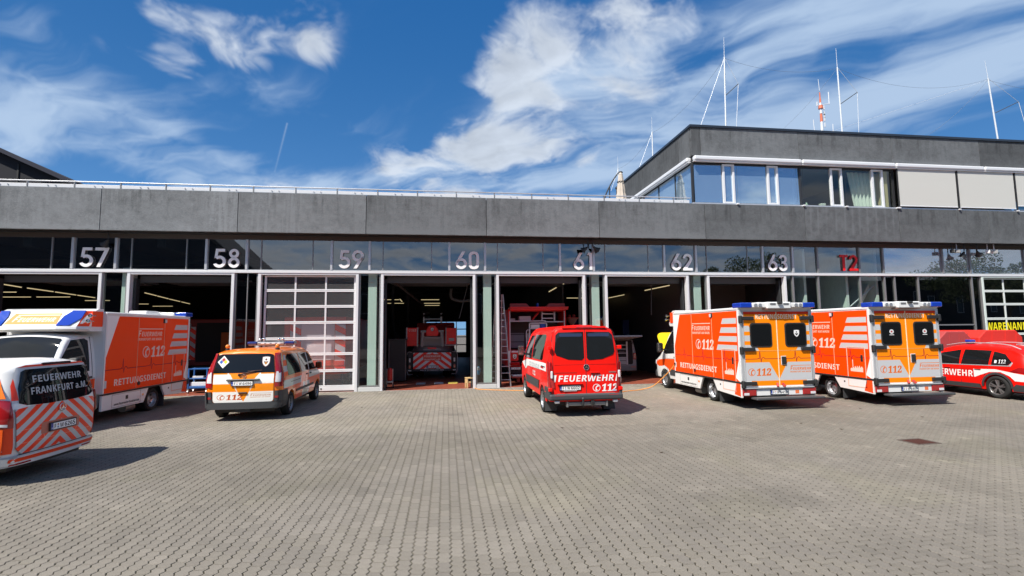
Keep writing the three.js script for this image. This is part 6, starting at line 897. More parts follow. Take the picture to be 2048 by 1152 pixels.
// ------------------------------------------------------------------ inside the hall
const chevronTex = (w, h, n, ink) => canvasTex(w, h, (g, W, H) => { g.fillStyle = '#e2e2e4'; g.fillRect(0, 0, W, H); g.fillStyle = '#ff2a10'; const d = H / n; for (let i = -8; i < n + 6; i++) { if (i & 1) continue; for (const s of [-1, 1]) { g.beginPath(); g.moveTo(W / 2, i * d); g.lineTo(W / 2, (i + 1) * d); g.lineTo(W / 2 + s * W / 2, (i + 1) * d + W * 0.38); g.lineTo(W / 2 + s * W / 2, i * d + W * 0.38); g.fill(); } } if (ink) ink(g, W, H); });
{
  // turntable ladder truck, seen from behind
  const t = thing('ladder_truck', 'turntable ladder truck with red and silver chevron tail panel in the dark hall behind door 60', 'fire truck', [-0.70, 0, -4.0]);
  t.userData.label = 'ladder truck with chevron tail panel standing in the dark hall behind door 60';
  const red = std(lin(0.85, 0.02, 0.012), { roughness: 0.45 }), grey = std(lin(0.42), { roughness: 0.6 });
  part('chassis', [bx(-1.15, 1.15, 0.62, 1.35, -8.4, -0.12), bx(-0.5, 0.5, 0.4, 0.7, -8.2, -0.3)], M.blackPlastic, t);
  const p = part('chevron_panel', new THREE.PlaneGeometry(1.82, 0.78), std(lin(1), { roughness: 0.4, map: chevronTex(768, 330, 5, (g, W, H) => { g.fillStyle = '#d8442e'; g.fillRect(W * 0.26, H * 0.10, W * 0.48, H * 0.40); fitText(g, 'FEUERWEHR', W * 0.28, H * 0.29, W * 0.44, H * 0.12, '#e8d8d0'); fitText(g, 'FRANKFURT a.M.', W * 0.28, H * 0.47, W * 0.44, H * 0.09, '#e8d8d0'); }) }), t); p.position.set(0, 0.92, 0.012);
  part('panel_frame', [bx(-0.95, 0.95, 1.315, 1.37, -0.1, 0.02), bx(-0.95, 0.95, 0.42, 0.52, -0.1, 0.03)], M.blackPlastic, t);
  const warn = part('warning_lettering', new THREE.PlaneGeometry(1.15, 0.075), clearDecal(512, 36, (g, W, H) => fitText(g, 'HECK SCHWENKT AUS', 4, 31, 500, 26, '#d8d8d8')), t); warn.position.set(0, 0.468, 0.034);
  for (const s of [-1, 1]) {
    part('light_post', [bx(s * 0.96, s * 1.18, 0.40, 1.36, -0.2, 0.0, 0.03)], M.blackPlastic, t); part('post_guard', [tube([[s * 0.98, 1.34, 0.05], [s * 1.12, 1.36, 0.05], [s * 1.19, 1.28, 0.05], [s * 1.19, 0.4, 0.05], [s * 1.14, 0.28, 0.05], [s * 0.94, 0.28, 0.05]], 0.016, 30)], grey, t);
    part('tail_light', bx(s * 1.02, s * 1.12, 0.56, 0.72, 0.0, 0.02, 0.01), M.tailRed, t); part('marker_light', bx(s * 1.03, s * 1.11, 0.86, 1.05, 0.0, 0.02, 0.01), M.tailWhite, t); part('number_plate_lamp', bx(s * 1.0, s * 1.14, 0.44, 0.48, 0.0, 0.02), M.tailWhite, t);
    wheel(t, s * 1.0, 0.50, -1.9, 0.50, 0.3, { dual: true }); wheel(t, s * 1.0, 0.50, -6.6, 0.50, 0.3);
  }
  part('equipment_box', bx(-1.22, -0.72, 1.64, 2.52, -0.9, 0.0, 0.02), red, t); part('box_frame', [bx(-1.26, -1.20, 1.60, 2.54, -0.02, 0.03), bx(-0.74, -0.68, 1.60, 2.54, -0.02, 0.03)], grey, t); const pn = part('box_number', new THREE.PlaneGeometry(0.4, 0.14), clearDecal(256, 90, (g) => phone112(g, 14, 84, 74, '#e8c0b8')), t); pn.position.set(-0.97, 2.40, 0.008);
  part('equipment_box', bx(0.66, 1.17, 1.70, 2.50, -0.9, 0.0, 0.02), red, t); part('box_frame', [bx(0.64, 0.68, 1.66, 2.52, -0.02, 0.03), bx(1.15, 1.20, 1.66, 2.52, -0.02, 0.03), bx(0.6, 1.24, 1.64, 1.68, -0.02, 0.05)], grey, t); part('box_badge', bx(0.80, 1.06, 1.86, 2.0, 0.0, 0.006, 0.002), std(lin(0.4)), t);
  part('turntable', [new THREE.CylinderGeometry(0.95, 1.05, 0.3, 32).translate(0, 1.5, -1.6), bx(-0.5, 0.5, 1.6, 2.1, -1.6, -0.5, 0.05)], grey, t);
  part('basket_front', extrude(poly([[-0.26, 2.12], [0.26, 2.12], [0.30, 2.30], [0.26, 2.45], [0.14, 2.62], [-0.14, 2.62], [-0.26, 2.45], [-0.30, 2.30]]), 0.2, 0.01), red, t); const sh = part('crest', new THREE.PlaneGeometry(0.16, 0.2), clearDecal(80, 100, (g) => shield(g, 40, 50, 88, '#d8d8d8', '#444')), t); sh.position.set(0, 2.43, 0.215);
  for (const s of [-1, 1]) part('ladder_arm', [beam([s * 0.52, 1.6, 0.0], [s * 0.46, 2.34, 0.1], 0.10, 0.12), beam([s * 0.3, 2.34, 0.1], [s * 0.55, 2.34, 0.1], 0.08, 0.1)], std(lin(0.35)), t);
  part('cross_bar', [bx(-0.42, 0.42, 2.0, 2.06, 0.05, 0.12), bx(-0.42, 0.42, 1.44, 1.5, 0.02, 0.1)], std(lin(0.30, 0.28, 0.28)), t); part('basket_step', bx(-0.22, 0.2, 1.50, 1.56, 0.06, 0.16), red, t);
  const lad = []; for (const s of [-1, 1]) lad.push(beam([s * 0.42, 2.9, -0.2], [s * 0.42, 3.15, -7.5], 0.08, 0.3), beam([s * 0.42, 3.2, -0.2], [s * 0.42, 3.5, -7.5], 0.06, 0.06)); for (let i = 0; i < 22; i++) lad.push(bx(-0.42, 0.42, 2.92 + i * 0.01, 2.96 + i * 0.01, -0.3 - i * 0.33, -0.26 - i * 0.33)); part('ladder_set', lad, M.steelGrey, t);
  part('cab', bx(-1.2, 1.2, 0.7, 2.9, -9.6, -8.0, 0.1), red, t); plate(t, 'F W 6120', 0.02, 0.62, 0.02, 0.56);
}
{
  // rescue truck with its raised tail flap
  const t = thing('rescue_truck', 'red rescue truck with open tail locker and raised flap standing in door 61', 'fire truck', [4.05, 0, -1.5]);
  const red = std(lin(0.60, 0.014, 0.012), { roughness: 0.4 }), inner = std(lin(0.07, 0.075, 0.085), { roughness: 0.7 }), white = std(lin(0.7), { roughness: 0.5 });
  part('locker_shell', [bx(-1.33, -1.25, 0.75, 3.3, -6, 0, 0.01), bx(1.25, 1.33, 0.75, 3.3, -6, 0, 0.01), bx(-1.25, 1.25, 3.2, 3.3, -6, -0.05), bx(-1.25, 1.25, 1.4, 1.46, -2, -0.02), bx(-1.33, 1.33, 0.7, 0.76, -6, -0.1)], red, t); part('locker_back', bx(-1.25, 1.25, 0.76, 3.2, -1.5, -1.42), inner, t);
  part('door_seal', [bx(-1.27, -1.23, 0.76, 3.2, -0.01, 0.03), bx(1.23, 1.27, 0.76, 3.2, -0.01, 0.03)], M.alu, t);
  part('raised_flap', [bx(-1.32, 1.32, 3.30, 3.38, -0.05, 0.55, 0.02), bx(-1.30, 1.30, 3.235, 3.30, 0.40, 0.56, 0.02)], phys(lin(0.75, 0.02, 0.012), { roughness: 0.3, clearcoat: 0.5 }), t);
  for (const s of [-1, 1]) part('roof_lamp', extrude(poly([[s * 0.36, 3.38], [s * 1.24, 3.38], [s * 1.24, 3.54], [s * 0.52, 3.54]]), 0.3).translate(0, 0, -0.1), std(lin(0.45, 0.05, 0.05), { roughness: 0.3 }), t);
  part('blue_beacon', [new THREE.CylinderGeometry(0.055, 0.06, 0.16, 14).translate(0.02, 3.48, 0)], M.blueLens, t);
  part('shelf', [bx(-1.24, 0.4, 2.74, 2.78, -1.4, -0.04), bx(0.35, 1.24, 2.70, 2.74, -1.4, -0.04)], M.alu, t); part('storage_box', bx(-0.80, -0.28, 2.78, 2.98, -0.6, -0.1, 0.01), std(lin(0.45, 0.46, 0.5)), t); part('storage_box', bx(-1.22, -1.0, 2.78, 2.88, -0.5, -0.1, 0.01), std(lin(0.4)), t); part('red_board', beam([-0.2, 2.82, -0.2], [0.12, 3.16, -0.3], 0.12, 0.05), red, t);
  part('tool_rack', [bx(0.22, 0.80, 3.06, 3.10, -0.3, -0.1), bx(0.22, 0.80, 2.86, 2.90, -0.3, -0.1), bx(0.80, 0.84, 2.76, 3.18, -0.3, -0.06), bx(0.22, 0.26, 2.76, 3.18, -0.3, -0.06)], M.alu, t);
  part('pull_out_frame', [bx(-0.38, -0.34, 1.5, 2.68, -0.1, 0.05), bx(0.40, 0.44, 1.5, 2.68, -0.1, 0.05), bx(-0.38, 0.44, 2.64, 2.68, -0.1, 0.05), bx(-0.38, 0.44, 2.40, 2.43, -0.1, 0.05)], M.whiteAlu, t); part('generator', bx(-0.30, 0.10, 2.44, 2.60, -0.1, 0.03, 0.01), white, t); part('blue_case', bx(0.14, 0.36, 2.44, 2.62, -0.1, 0.03, 0.01), std(lin(0.03, 0.09, 0.4)), t);
  part('handle_rack', [tube([[-0.5, 1.6, 0.03], [-0.5, 2.3, 0.03], [-0.46, 2.36, 0.03], [-0.4, 2.36, 0.03]], 0.02, 16), tube([[-0.44, 1.6, 0.03], [-0.44, 2.2, 0.03]], 0.018, 6)], M.whiteAlu, t); part('drawer_front', [bx(-1.22, -0.55, 1.56, 1.80, -0.5, -0.4), bx(-1.22, -0.55, 1.84, 2.14, -0.5, -0.4), bx(-1.22, -0.55, 2.18, 2.22, -0.5, -0.38)], std(lin(0.16, 0.165, 0.19)), t);
  part('grab_rail', bx(-1.2, -0.6, 1.36, 1.44, -0.02, 0.08, 0.01), M.alu, t); part('white_lamp', bx(-0.82, -0.66, 1.38, 1.50, 0.08, 0.12, 0.01), white, t); part('white_lamp', bx(-0.40, -0.28, 1.38, 1.50, 0.08, 0.12, 0.01), white, t); part('window_flap', bx(-0.62, -0.44, 1.18, 1.50, 0.03, 0.08, 0.01), std(lin(0.04, 0.08, 0.12), { roughness: 0.15 }), t);
  part('corner_panel', [bx(-1.30, -0.88, 0.98, 1.40, -0.1, 0.05, 0.06)], red, t); part('white_edge', bx(-1.33, -1.25, 0.92, 1.44, 0.0, 0.07, 0.01), white, t); const c = part('crest', new THREE.PlaneGeometry(0.2, 0.24), clearDecal(80, 100, (g) => shield(g, 40, 50, 88, '#e8e4e0', '#664')), t); c.position.set(-1.05, 1.18, 0.053);
  part('tail_light', bx(-1.28, -0.82, 0.78, 0.94, -0.06, 0.03, 0.02), M.tailRed, t); plate(t, 'F W 6353', -1.02, 0.66, 0.02, 0.46); part('under_body', [bx(-1.2, 1.2, 0.42, 0.76, -6, -0.15)], M.blackPlastic, t);
  part('loading_step', [bx(-1.22, -0.2, 0.36, 0.40, 0.0, 0.62, 0.01)], white, t); part('step_frame', [bx(-1.26, -0.2, 0.30, 0.36, 0, 0.66), bx(-1.0, -0.9, 0.1, 0.34, 0.1, 0.5)], std(lin(0.28, 0.05, 0.04)), t);
  for (const s of [-1, 1]) { wheel(t, s * 1.0, 0.5, -1.7, 0.5, 0.3); wheel(t, s * 1.0, 0.5, -5.0, 0.5, 0.3); } part('cab', bx(-1.25, 1.25, 0.76, 3.0, -7.6, -6.05, 0.1), red, t);
}
{
  // aluminium combination ladder leaning open beside door 61
  const t = thing('step_ladder', 'tall aluminium double ladder standing just inside the left jamb of door 61', 'ladder', [0, 0, 0]), Y = 3.9, z0 = -0.45;
  const f = (x0, x1, xa, xb, za, zb, n) => { part('ladder_stile', beam([x0, 0, za], [xa, Y, zb], 0.028, 0.06), M.alu, t); part('ladder_stile', beam([x1, 0, za], [xb, Y, zb], 0.028, 0.06), M.alu, t); for (let i = 1; i < n; i++) { const k = i / n; part('rung', rod([mix(x0, xa, k), k * Y, mix(za, zb, k)], [mix(x1, xb, k), k * Y, mix(za, zb, k)], 0.016, 8), M.alu, t); } };
  f(2.18, 2.66, 2.12, 2.40, z0 + 0.1, -0.7, 14); f(1.92, 2.36, 2.08, 2.36, -1.3, -0.74, 14);
}
{
  // white service van with lifted tailgate behind door 62
  const t = thing('service_van', 'white service van with lifted tailgate and shelves, in the hall behind door 62', 'van', [8.35, 0, -3.0], 0.0), L = 4.6;
  const b = shell({ W: 1.9, L, tum: (y) => 0.01 + 0.17 * Math.pow(clamp((y - 1.0) / 0.95), 1.5), top: curve([[0, 1.88], [-0.4, 1.93], [-2.8, 1.92], [-3.8, 1.2], [-4.6, 0.9]]), bot: () => 0.3, corner: () => 0.14, lean: (y) => -0.1 * clamp((y - 1) / 0.9), rearR: 0.08, frontR: 0.5, bulge: 0.02, wells: [[-0.95, 0.38, 0.33], [-3.9, 0.38, 0.33]] });
  part('body', b.geo, std(lin(0.34, 0.34, 0.35), { roughness: 0.4 }), t);
  part('load_opening', sheet(rrect(-0.74, 0.74, 0.62, 1.80, 0.1), b.rear, { eps: 0.006, rim: 0.01, cell: 0.2 }), M.interiorDark, t);
  part('shelving', [...[0.64, 0.95, 1.16, 1.36, 1.55].map((y) => bx(-0.6, 0.42, y, y + 0.03, 0.0, 0.05)), bx(0.40, 0.46, 0.62, 1.74, 0, 0.06), bx(-0.64, -0.6, 0.62, 1.74, 0, 0.06)], M.whiteAlu, t); part('drawer', [bx(-0.55, 0.38, 0.68, 0.80, 0.01, 0.04, 0.01)], std(lin(0.5)), t); part('drawer', [bx(-0.55, 0.38, 0.82, 0.93, 0.01, 0.04, 0.01)], std(lin(0.5)), t); part('tool_case', bx(0.02, 0.3, 1.19, 1.29, 0, 0.05, 0.01), std(lin(0.1)), t);
  part('tailgate', [beam([0, 1.90, -0.1], [0, 2.02, 1.05], 1.66, 0.07)], std(lin(0.45, 0.45, 0.47), { roughness: 0.4 }), t); for (const s of [-1, 1]) { part('gas_strut', rod([s * 0.72, 1.6, -0.05], [s * 0.72, 1.93, 0.4], 0.014), M.darkTrim, t); part('tail_light', bx(s * 0.76, s * 0.90, 0.85, 1.18, -0.08, 0.01, 0.02), M.tailRed, t); wheel(t, s * 0.85, 0.32, -0.95, 0.32, 0.2); wheel(t, s * 0.85, 0.32, -3.9, 0.32, 0.2); }
  part('bumper', bx(-0.88, 0.88, 0.32, 0.56, -0.08, 0.06, 0.04), std(lin(0.22)), t); part('bumper_light', bx(0.6, 0.86, 0.46, 0.56, 0.05, 0.07, 0.01), std(lin(0.4, 0.2, 0.18)), t);
}
{
  // trucks half seen behind door 59 and in the depth of door 58
  const chev = std(lin(1), { roughness: 0.4, map: canvasTex(128, 512, (g, W, H) => { g.fillStyle = '#c4c4c6'; g.fillRect(0, 0, W, H); g.fillStyle = '#ff3018'; for (let i = -2; i < 6; i += 1) { g.beginPath(); g.moveTo(0, i * 140); g.lineTo(W, i * 140 + 60); g.lineTo(W, i * 140 + 130); g.lineTo(0, i * 140 + 70); g.fill(); } }) });
  const t = thing('pump_truck', 'red and silver fire truck tail seen through the tinted windows of closed door 59', 'fire truck', [-5.45, 0, -1.15]);
  part('body', bx(-1.25, 1.25, 0.6, 3.0, -7, 0, 0.05), std(lin(0.5, 0.02, 0.015), { roughness: 0.4 }), t); part('roller_shutter', bx(-0.55, 0.78, 1.2, 2.75, 0.0, 0.03), std(lin(0.72, 0.68, 0.68), { roughness: 0.5 }), t); for (const [a, b2] of [[-1.0, -0.56], [0.80, 1.22]]) { const p = part('chevron_strip', new THREE.PlaneGeometry(b2 - a, 1.9), chev, t); p.position.set((a + b2) / 2, 1.75, 0.012); }
  part('red_band', bx(-1.2, 1.2, 0.96, 1.16, 0.0, 0.04, 0.01), std(lin(0.6, 0.02, 0.015)), t); part('underbody', bx(-1.1, 1.1, 0.35, 0.62, -6.5, -0.1), M.blackPlastic, t); for (const s of [-1, 1]) { wheel(t, s * 1.0, 0.5, -1.6, 0.5, 0.3); part('tail_light', bx(s * 0.9, s * 1.15, 0.68, 0.86, 0, 0.04, 0.02), M.tailRed, t); }
  const d = thing('tender_truck', 'dark red fire truck tail with orange gear, far back in the hall behind door 58', 'fire truck', [-11.9, 0, -7.0]);
  part('body', bx(-1.25, 1.25, 0.7, 3.1, -8, 0, 0.05), std(lin(0.20, 0.012, 0.01), { roughness: 0.5 }), d); part('tail_door', bx(-0.9, 0.9, 0.9, 2.9, 0, 0.03), M.interiorDark, d); part('chevron_strip', bx(-1.2, -0.95, 1.0, 2.7, 0, 0.03), chev, d); part('orange_hose_box', bx(0.35, 0.75, 0.8, 2.4, 0.03, 0.2, 0.03), std(lin(0.45, 0.10, 0.015)), d); part('underbody', bx(-1.1, 1.1, 0.4, 0.7, -7.5, -0.1), M.blackPlastic, d); for (const s of [-1, 1]) wheel(d, s * 1.0, 0.5, -1.6, 0.5, 0.3);
  const e = thing('tank_truck', 'dark fire truck tail in the unlit left part of the hall behind door 57', 'fire truck', [-19.2, 0, -9.0]); part('body', bx(-1.25, 1.25, 0.7, 3.2, -8, 0, 0.05), std(lin(0.12, 0.01, 0.01), { roughness: 0.5 }), e); part('tail_door', bx(-1.0, 1.0, 0.9, 3.0, 0, 0.03), M.interiorDark, e); part('underbody', bx(-1.1, 1.1, 0.4, 0.7, -7.5, -0.1), M.blackPlastic, e); for (const s of [-1, 1]) wheel(e, s * 1.0, 0.5, -1.6, 0.5, 0.3);
}
{
  // trolley outside door 58
  const t = thing('tool_trolley', 'blue two shelf trolley with papers between the left ambulance and the orange van', 'trolley', [-9.75, 0, -0.95]), blue = std(lin(0.03, 0.12, 0.36), { roughness: 0.45 });
  for (const [x, z] of [[-0.34, -0.22], [0.34, -0.22], [-0.34, 0.22], [0.34, 0.22]]) { part('upright', bx(x - 0.025, x + 0.025, 0.18, 0.98, z - 0.025, z + 0.025, 0.008), blue, t); const w = part('castor', new THREE.CylinderGeometry(0.06, 0.06, 0.035, 16).rotateZ(Math.PI / 2), M.galv, t); w.position.set(x, 0.064, z); part('castor_fork', bx(-0.03, 0.03, 0.02, 0.12, -0.03, 0.03), M.steelGrey, w); }
  part('top_frame', [bx(-0.36, 0.36, 0.94, 0.97, -0.24, 0.24)], blue, t); part('shelf', bx(-0.33, 0.33, 0.20, 0.28, -0.23, 0.23, 0.01), blue, t); part('shelf', bx(-0.33, 0.33, 0.56, 0.60, -0.23, 0.23, 0.01), blue, t); part('push_handle', tube([[0.36, 0.95, -0.2], [0.46, 1.02, -0.2], [0.46, 1.02, 0.2], [0.36, 0.95, 0.2]], 0.014, 20), M.alu, t);
  const a = solo('paper_stack', bx(-0.20, 0.18, 0, 0.07, -0.14, 0.14, 0.005), std(lin(0.75)), 'white paper stack on the middle shelf of the blue trolley', 'paper'); a.position.set(-9.78, 0.604, -0.92); a.rotation.y = 0.15;
  const b = solo('white_crate', bx(-0.30, 0.30, 0, 0.16, -0.18, 0.18, 0.02), std(lin(0.7, 0.72, 0.76)), 'flat white crate on the bottom shelf of the blue trolley', 'crate'); b.position.set(-9.75, 0.283, -0.95);
}
{
  const wood = std(lin(0.62, 0.42, 0.20), { roughness: 0.7, map: grain });
  const s = thing('step_stool', 'pale yellow wooden step stool at the right jamb of door 60', 'stool', [0.97, 0, -0.32], 0.3);
  part('seat', bx(-0.20, 0.20, 0.38, 0.42, -0.15, 0.15, 0.012), wood, s); for (const x of [-1, 1]) { part('side', extrude((() => { const q = poly([[-0.16, 0], [0.16, 0], [0.14, 0.38], [-0.14, 0.38]]); const h = new THREE.Path(); h.moveTo(-0.07, 0.0); h.lineTo(-0.05, 0.2); h.lineTo(0.05, 0.2); h.lineTo(0.07, 0); return poly([[-0.16, 0], [-0.07, 0], [-0.05, 0.2], [0.05, 0.2], [0.07, 0], [0.16, 0], [0.14, 0.38], [-0.14, 0.38]]); })(), 0.03).rotateY(Math.PI / 2).translate(x * 0.17 - 0.015, 0, 0), wood, s); } part('stretcher', bx(-0.16, 0.16, 0.21, 0.27, 0.09, 0.12), wood, s);
  const x = thing('fire_extinguisher', 'red fire extinguisher on a grey wheeled frame inside the left jamb of door 60', 'fire extinguisher', [-2.36, 0, -0.9]);
  part('cylinder', new THREE.LatheGeometry([[0, 0.30], [0.10, 0.31], [0.11, 0.36], [0.11, 0.74], [0.06, 0.82], [0.03, 0.84], [0, 0.85]].map((q) => new THREE.Vector2(...q)), 20), std(lin(0.45, 0.015, 0.012), { roughness: 0.3 }), x); part('frame', [rod([-0.12, 0.05, 0], [-0.12, 0.8, 0.02], 0.015), rod([0.12, 0.05, 0], [0.12, 0.8, 0.02], 0.015), bx(-0.14, 0.14, 0.24, 0.29, -0.1, 0.1)], M.galv, x); for (const q of [-1, 1]) part('wheel', new THREE.CylinderGeometry(0.08, 0.08, 0.03, 16).rotateZ(Math.PI / 2).translate(q * 0.14, 0.082, -0.05), M.rubber, x); part('valve', bx(-0.04, 0.05, 0.84, 0.9, -0.02, 0.02, 0.008), M.blackPlastic, x);
  const shelf = thing('wall_shelf', 'slim dark metal shelf behind the glass pier left of door 60', 'shelf', [-2.72, 0, -1.0]); part('upright', [bx(-0.14, -0.11, 0, 1.1, -0.14, 0.14)], M.darkTrim, shelf); part('upright', bx(0.11, 0.14, 0, 1.1, -0.14, 0.14), M.darkTrim, shelf); part('board', bx(-0.12, 0.12, 0.30, 0.32, -0.14, 0.14), M.darkTrim, shelf); part('board', bx(-0.12, 0.12, 0.78, 0.80, -0.14, 0.14), M.darkTrim, shelf);
  for (const [y, w] of [[0.805, 'upper'], [0.325, 'lower']]) { const c = thing('orange_case', `small orange case on the ${w} board of the dark shelf beside door 60`, 'case', [-2.72, y, -1.0]); part('case_body', bx(-0.10, 0.10, 0, 0.22, -0.10, 0.12, 0.015), std(lin(0.75, 0.20, 0.02)), c); part('case_handle', tube([[-0.05, 0.22, 0.12], [-0.04, 0.26, 0.12], [0.04, 0.26, 0.12], [0.05, 0.22, 0.12]], 0.008, 12), M.blackPlastic, c); }
  const bag = thing('blue_bag', 'blue and white bag hanging behind the glass between doors 60 and 61', 'bag', [1.34, 0.55, -0.75]); part('bag_body', new THREE.SphereGeometry(0.12, 18, 12).scale(0.8, 1.5, 0.6).translate(0, 0.1, 0), std(lin(0.05, 0.22, 0.42), { roughness: 0.8 }), bag); part('bag_band', bx(-0.08, 0.05, 0.12, 0.26, 0.02, 0.075, 0.02), std(lin(0.6)), bag); part('bag_strap', tube([[0, 0.26, 0], [0.02, 0.5, 0], [0, 0.6, -0.02]], 0.012, 10), M.blackPlastic, bag);
  const hop = thing('metal_hopper', 'grey and red metal hopper on a post beside the rescue truck in door 61', 'hopper', [6.05, 0, -3.0]); part('funnel', new THREE.CylinderGeometry(0.34, 0.06, 0.36, 4, 1, true).rotateY(Math.PI / 4).translate(0, 2.72, 0), std(lin(0.26, 0.2, 0.19), { side: THREE.DoubleSide }), hop); part('rim', [bx(-0.27, 0.27, 2.89, 2.94, -0.27, 0.27)], std(lin(0.35, 0.06, 0.04)), hop); part('post', rod([0, 0, 0], [0, 2.56, 0], 0.045), M.steelGrey, hop); part('red_tins', [new THREE.CylinderGeometry(0.07, 0.07, 0.12, 14).translate(-0.12, 3.0, 0), new THREE.CylinderGeometry(0.07, 0.07, 0.14, 14).translate(0.08, 3.01, 0.05)], std(lin(0.4, 0.04, 0.03)), hop);
  const lift = (x2, w) => { const l = thing('lifting_column', `dark blue vehicle lift column, ${w}, at the back of the hall behind door 62`, 'lift', [x2, 0, -8]); part('column', bx(-0.2, 0.2, 0, 2.9, -0.2, 0.2, 0.02), std(lin(0.02, 0.045, 0.16)), l); part('carriage', bx(-0.26, 0.26, 0.3, 0.8, 0.18, 0.36, 0.03), M.darkTrim, l); part('foot_plate', bx(-0.4, 0.4, 0.004, 0.05, -0.4, 0.4), M.darkTrim, l); }; lift(10.6, 'right one'); lift(7.5, 'left one');
  const ma = thing('tyre_machine', 'grey tyre fitting machine at the back of the hall behind door 62', 'machine', [10.6, 0, -7.2]); part('cabinet', bx(-0.4, 0.3, 0, 0.85, -0.4, 0.3, 0.04), std(lin(0.12)), ma); part('arm', [bx(0.0, 0.12, 0.85, 1.9, -0.3, -0.18), bx(-0.5, 0.12, 1.8, 1.9, -0.3, -0.18)], M.steelGrey, ma); part('turntable', new THREE.CylinderGeometry(0.28, 0.3, 0.06, 24).translate(-0.1, 0.9, 0.05), M.steelGrey, ma);
  const bl = thing('hose_cabinet', 'black equipment cabinet in the dark left half of door 60', 'cabinet', [-2.3, 0, -3.6]); part('cabinet_body', bx(-0.40, 0.40, 0.05, 1.95, -0.4, 0.3, 0.02), M.blackPlastic, bl); part('cabinet_top', bx(-0.44, 0.44, 1.95, 2.0, -0.44, 0.34, 0.01), M.darkTrim, bl); part('cabinet_edge', [rod([0.38, 0.1, 0.31], [0.38, 1.94, 0.31], 0.012), rod([-0.38, 0.1, 0.31], [-0.38, 1.94, 0.31], 0.012)], M.steelGrey, bl);
  for (const [x3, c, w] of [[-1.15, lin(0.35), 'left grey'], [-0.35, lin(0.5), 'right grey'], [0.27, lin(0.7, 0.6, 0.12), 'yellow']]) { const m = thing('drip_tray', `flat ${w} drip tray on the red floor under the ladder truck tail`, 'tray', [x3, 0, -2.15]); part('tray_base', bx(-0.20, 0.20, 0.004, 0.014, -0.16, 0.16), std(c), m); for (const s2 of [-1, 1]) { part('tray_edge', bx(s2 * 0.185, s2 * 0.2, 0.014, 0.05, -0.16, 0.16), std(c), m); part('tray_edge', bx(-0.185, 0.185, 0.014, 0.05, s2 * 0.145, s2 * 0.16), std(c), m); } }
}
